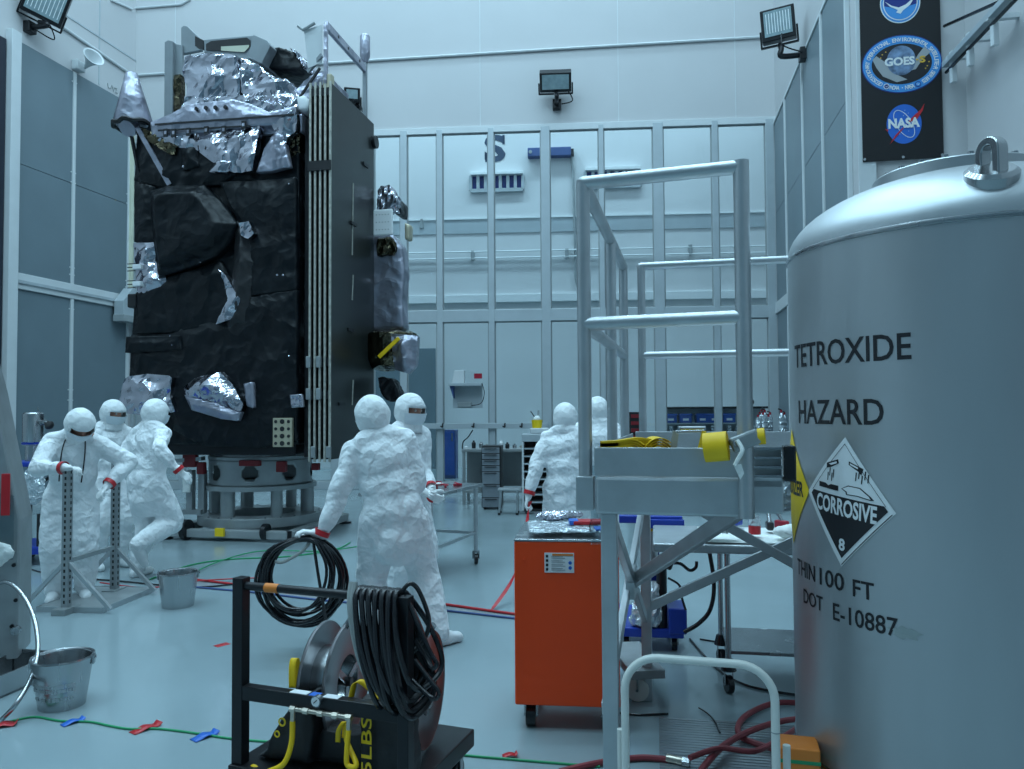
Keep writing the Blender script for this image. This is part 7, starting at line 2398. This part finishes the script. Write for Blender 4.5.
# ------------------------------------------------------------------ white table behind the platform with supplies
tpos = G(729, 693)
wt = thing('supply_table', 'wheeled steel table spread with white cloth and supplies', 'table', (tpos.x, tpos.y, 0), -0.18)
zw = 0.86
MB().box(-0.42, 1.2, -0.12, 0.62, zw - 0.05, zw).build('tabletop', M['alu'], wt, bevel=0.012)
for x in (0.0, 1.1):
    for y in (0.0, 0.5):
        MB().cyl((x, y, 0.13), (x, y, zw - 0.05), 0.017, n=16).build('leg', M['steel'], wt, smooth=True)
        caster(wt, x, y, 0.05, h=0.14, rot=0.3)
        MB().cyl((x, y, 0.13), (x, y, 0.19), 0.045, 0.03, n=14).build('caster_bell', M['black_rubber'], wt, smooth=True)
MB().box(-0.0, 1.1, 0.0, 0.5, 0.22, 0.24).build('lower_shelf', M['steel'], wt, bevel=0.003)
def wtp(x, y, z=0):
    return MATW[wt.name] @ Vector((x, y, zw + z))
o = link('white_drape', crumpled(MB().box(-0.15, 0.6, -0.08, 0.52, 0.0, 0.018), 0.02, 0.008, 14, 6, 'white_drape', False, False), M['cloth_white'], smooth='all')
place(o, MATW[wt.name] @ Vector((0, 0, zw + 0.008)), -0.18)
tag(o, 'white cloth spread over the supply table', 'cloth')
o = link('string_heap', crumpled(MB().sphere((0, 0, 0.03), (0.13, 0.08, 0.03), 12), 0.011, 0.03, 60, 2, 'string_heap', True, True), M['cloth_white'])
o.location = wtp(-0.05, -0.02, 0.045)
tag(o, 'tangled heap of white string on the supply table edge', 'string')
bj = thing('red_jar', 'clear jar half filled with red liquid on the supply table', 'jar', wtp(0.17, 0.12, 0.03))
MB().lathe([(0, 0), (0.035, 0), (0.035, 0.05), (0, 0.05)], 18).build('red_fill', M['red'], bj, smooth=True)
MB().lathe([(0, 0.05), (0.034, 0.05), (0.034, 0.09), (0.028, 0.095), (0.028, 0.105), (0, 0.105)], 18).build('clear_top', M['plastic_bag'], bj, smooth=True)
for k, (x, y, m_, nm, lb, ct_) in enumerate(((0.04, 0.35, 'blue_bin', 'blue_clamp', 'blue clamp body at the back of the supply table', 'clamp'), (0.10, 0.45, 'blue', 'blue_clamp', 'blue clamp body at the back of the supply table', 'clamp'), (0.28, 0.30, 'black_plastic', 'tape_dispenser', 'black tape dispenser on the supply table', 'dispenser'), (0.36, 0.36, 'crimson', 'red_clamp', 'crimson clamp behind the red jar', 'clamp'))):
    t = thing(nm, lb, ct_, wtp(x, y, 0.03), 0.7 * k, 'clamps on the supply table' if nm == 'blue_clamp' else None)
    MB().box(-0.045, 0.045, -0.02, 0.02, 0, 0.05).build('body', M[m_], t, bevel=0.01)
    MB().cyl((0.0, 0, 0.045), (0.03, 0, 0.09), 0.012, n=10).build('knob', M['steel'], t, smooth=True)
o = link('cloth_bundle', crumpled(MB().sphere((0, 0, 0.04), (0.13, 0.10, 0.05), 12), 0.014, 0.02, 20, 12, 'cloth_bundle', True, False), M['cloth_white'], smooth='all')
o.location = wtp(0.38, 0.05, 0.02)
tag(o, 'crumpled white cloth bundle beside the red jar', 'cloth')

# ------------------------------------------------------------------ blue hydraulic lift table behind the platform
lp_ = G(668, 655)
lf = thing('lift_cart', 'blue hydraulic lift cart with foil-wrapped pump under the platform', 'lift cart', (lp_.x, lp_.y + 0.08, 0), -0.15)
zl = at(655, 520, lp_.y).z
MB().box(-0.30, 0.12, -0.05, 0.65, zl - 0.03, zl + 0.02).build('top_plate', M['blue'], lf, bevel=0.006)
MB().box(-0.16, 0.13, -0.07, -0.03, zl - 0.06, zl).build('top_flange', M['blue'], lf, bevel=0.005)
MB().box(-0.12, -0.03, 0.1, 0.2, 0.16, zl - 0.03).build('mast', M['blue'], lf, bevel=0.006)
MB().box(-0.32, 0.12, -0.05, 0.6, 0.10, 0.16).build('base', M['blue'], lf, bevel=0.008)
MB().box(0.02, 0.14, -0.06, 0.2, 0.13, 0.30).build('pump_block', M['blue'], lf, bevel=0.01)
for x in (-0.26, 0.06):
    for y in (0.03, 0.5):
        caster(lf, x, y, 0.045, wmat=M['black_rubber'], h=0.105)
MB().cyl((-0.02, 0.0, 0.16), (-0.02, 0.0, 0.62), 0.035, n=18).build('ram', M['black_metal'], lf, smooth=True)
MB().cyl((-0.09, 0.05, 0.5), (-0.09, 0.05, 0.85), 0.05, n=18).build('accumulator', M['alu'], lf, smooth=True)
MB().ring((-0.09, 0.05, 0), 0.03, 0.056, 0.80, 0.82, 24).build('yellow_band', M['yellow_paint'], lf)
o = link('foil_wrap', crumpled(MB().sphere((-0.12, -0.02, 0.26), (0.12, 0.08, 0.12), 14).sphere((-0.09, 0.0, 0.38), (0.08, 0.07, 0.1), 12).sphere((-0.17, 0.02, 0.2), (0.09, 0.08, 0.06), 12), 0.022, 0.03, 20, 14, 'foil_wrap', True, True), M['plastic_bag'], lf)
MB().bar((-0.05, -0.03, 0.62), (0.05, -0.06, 0.58), 0.05, 0.06).build('valve', M['black_plastic'], lf, bevel=0.01)
MB().tube(spline([(0.03, -0.06, 0.60), (0.10, -0.07, 0.60), (0.16, -0.08, 0.56), (0.20, -0.08, 0.58), (0.205, -0.08, 0.62)], 6), 0.011, 8).build('lever', M['black_rubber'], lf, smooth=True)
MB().tube(spline([(0.02, -0.05, 0.5), (0.09, -0.07, 0.46), (0.10, -0.07, 0.40), (0.13, -0.09, 0.30)], 6), 0.008, 8).build('pressure_hose', M['black_rubber'], lf, smooth=True)
ps = [lf.matrix_basis @ Vector((0, 0, 0))]
LI = MATW[lf.name].inverted()
hp_ = [at(703, 528, lp_.y - 0.1), at(709, 550, lp_.y - 0.12), at(714, 585, lp_.y - 0.12), at(710, 610, lp_.y - 0.12), at(698, 624, lp_.y - 0.1), at(684, 632, lp_.y - 0.08)]
MB().tube(spline(hp_, 8), 0.014, 10).build('return_hose', M['black_rubber'], lf, smooth=True, world=True)
# white caster wheel cart edge (behind the platform leg)
g = G(640, 705)
wc = thing('white_dolly', 'low dolly on white wheels behind the platform leg', 'dolly', (g.x, g.y + 0.03, 0), 0.1)
MB().box(-0.06, 0.14, -0.04, 0.5, 0.14, 0.19).build('frame', M['alu_dark'], wc, bevel=0.005)
for x, y in ((0.0, 0.03), (0.1, 0.45)):
    caster(wc, x, y, 0.065, wmat=M['white_paint'], h=0.145, rot=1.2, wid=0.035)

# ------------------------------------------------------------------ thin ribbed sheet on the floor
gA, gB = G(640, 690), G(800, 690)
rp_ = thing('ribbed_sheet', 'thin ribbed sheet on the floor under the hand truck and hoses', 'floor plate', (0.46, 2.5, 0), -0.18)
MB().box(0, 0.86, 0, 1.7, 0.0, 0.004).build('sheet', M['mat_rib'], rp_)
for k in range(56):
    y = 0.02 + k * 0.03
    MB().box(0, 0.86, y, y + 0.009, 0.004, 0.0065).build('rib', M['mat_rib'], rp_)

# ------------------------------------------------------------------ hoses and cords on the floor
def floor_line(name, pts, r, material, label, cat, z=None, n=6, wob=0.0):
    z = r if z is None else z
    P_ = spline([G(a, b) + Vector((0, 0, z)) for a, b in pts], n)
    o = MB().tube(P_, r, 8).build(name, material, smooth=True)
    return tag(o, label, cat)
RZ_ = 0.008
floor_line('red_hose', [(800, 707), (775, 707), (752, 716), (739, 728), (741, 741), (762, 750), (790, 758), (830, 764)], 0.015, M['red_hose'], 'red rubber hose looping beside the tank', 'hose', z=0.0215)
floor_line('red_hose', [(820, 727), (785, 730), (752, 740), (725, 755), (706, 775), (690, 800)], 0.015, M['red_hose'], 'red rubber hose crossing over the loop by the tank', 'hose', z=0.047)
floor_line('red_hose', [(560, 775), (600, 766), (640, 761), (668, 763)], 0.015, M['red_hose'], 'short red hose with brass end by the platform leg', 'hose')
floor_line('red_hose', [(690, 775), (720, 765), (755, 768), (785, 752), (806, 738)], 0.013, M['red_hose'], 'dark red hose running under the hand truck', 'hose', z=0.0755)
a, b = G(667, 763), G(690, 768)
t = thing('hose_coupling', 'brass hose coupling lying on the ribbed sheet', 'coupling', (a.x, a.y, 0.024))
d = (b - a)
MB().cyl((0, 0, 0), d * 0.7, 0.018, n=14).build('sleeve', M['conn_gold'], t, smooth=True)
MB().cyl(d * 0.7, d, 0.021, n=6).build('nut', M['steel'], t)
floor_line('extension_cord', [(700, 640), (740, 646), (800, 652)], 0.006, M['black_rubber'], 'thin black cord running from the blue lift cart', 'cord')
floor_line('extension_cord', [(690, 640), (715, 668), (740, 684), (770, 692), (810, 698)], 0.007, M['black_rubber'], 'black cord curving past the supply table caster', 'cord')
floor_line('extension_cord', [(618, 714), (640, 716), (668, 715)], 0.006, M['black_rubber'], 'short black cord end beside the platform leg', 'cord')
floor_line('zip_tie', [(699, 710), (708, 716), (715, 724), (720, 735)], 0.004, M['black_plastic'], 'curved black cable tie dropped on the ribbed sheet', 'cable tie', z=0.0115)
floor_line('extension_cord', [(190, 580), (240, 586), (330, 597), (400, 601), (440, 605), (490, 612), (520, 616)], 0.011, M['red'], 'red cord stretched across the floor behind the cable cart', 'cord')
floor_line('extension_cord', [(195, 588), (260, 594), (330, 602), (420, 609), (520, 620)], 0.009, M['navy'], 'dark blue cord lying alongside the red floor cord', 'cord')
floor_line('extension_cord', [(30, 570), (60, 577), (120, 582), (190, 588), (235, 585)], 0.008, M['black_rubber'], 'black cord passing behind the strut frame', 'cord')
floor_line('extension_cord', [(-10, 728), (12, 722), (35, 718), (60, 722), (90, 723), (110, 727), (130, 730), (160, 730), (200, 735), (234, 740), (300, 745), (420, 752), (470, 757), (540, 763), (600, 768)], 0.006, M['green'], 'long green cord taped down along the foreground floor', 'cord')
floor_line('extension_cord', [(150, 580), (190, 566), (230, 560), (290, 557), (335, 550), (350, 543)], 0.008, M['green'], 'green cord snaking in front of the satellite stand', 'cord')
floor_line('extension_cord', [(185, 580), (215, 565), (260, 553), (320, 553), (360, 548)], 0.007, M['green'], 'second green cord near the satellite stand feet', 'cord', z=0.022)
floor_line('extension_cord', [(100, 585), (150, 590), (200, 583), (260, 580)], 0.006, M['red'], 'thin red cord between strut frame and bucket', 'cord', z=0.022)
def tape(px, py, w, l, rot, material, label, thick=0.004, lift=0.012):
    g = G(px, py)
    o = thing('floor_tape', label, 'tape', (g.x, g.y, 0), rot)
    mb = MB()
    n = 8
    vs, fs = [], []
    for i in range(n + 1):
        x = -l / 2 + l * i / n
        z = 0.002 + lift * math.exp(-(x / 0.03) ** 2) + (0.015 * max(0, (i - n + 1)) if lift else 0)
        vs += [(x, -w / 2, z), (x, w / 2, z)]
    for i in range(n):
        fs.append((2 * i, 2 * i + 1, 2 * i + 3, 2 * i + 2))
    ob = mb.add(vs, fs).build('strip', material, o, smooth='all')
    s_ = ob.modifiers.new('thick', 'SOLIDIFY')
    s_.thickness = 0.0015
    return o
tape(73, 723, 0.05, 0.11, 0.9, M['blue_tape'], 'dark blue tape strip on the green cord near the bucket')
tape(146, 729, 0.06, 0.15, 0.95, M['red'], 'red tape strip holding down the green cord')
tape(205, 737, 0.06, 0.13, 0.9, M['blue_tape'], 'bright blue tape strip on the green cord by the cart')
tape(4, 726, 0.07, 0.12, 0.4, M['red'], 'crumpled red tape at the end of the steel hose')
tape(222, 645, 0.06, 0.10, 0.9, M['red'], 'lone red tape mark on the bare floor', lift=0.0)
tape(510, 757, 0.04, 0.07, 0.2, M['red'], 'small red tape piece on the green cord near the cart deck')
tape(440, 622, 0.03, 0.06, 0.5, M['red'], 'tiny red tape mark near the wheeled table', lift=0.0)

# plastic drape beside the tank and platform
o = link('plastic_drape', crumpled(MB().obox((0, 0, 0), (0.16, 0.05, 0.2)), 0.012, 0.02, 18, 21, 'plastic_drape', True, True), M['plastic_bag'])
o.location = lp_world(W + 0.16, 0.6, 1.30)
tag(o, 'crumpled clear plastic drape hanging behind the platform end', 'plastic sheet')
o = link('plastic_drape', crumpled(MB().obox((0, 0, 0), (0.12, 0.02, 0.36)), 0.012, 0.015, 16, 22, 'plastic_drape', True, False), M['film'], smooth='all')
o.location = lp_world(-0.02, 0.7, 1.2)
tag(o, 'clear plastic drape hanging at the left platform side', 'plastic sheet')
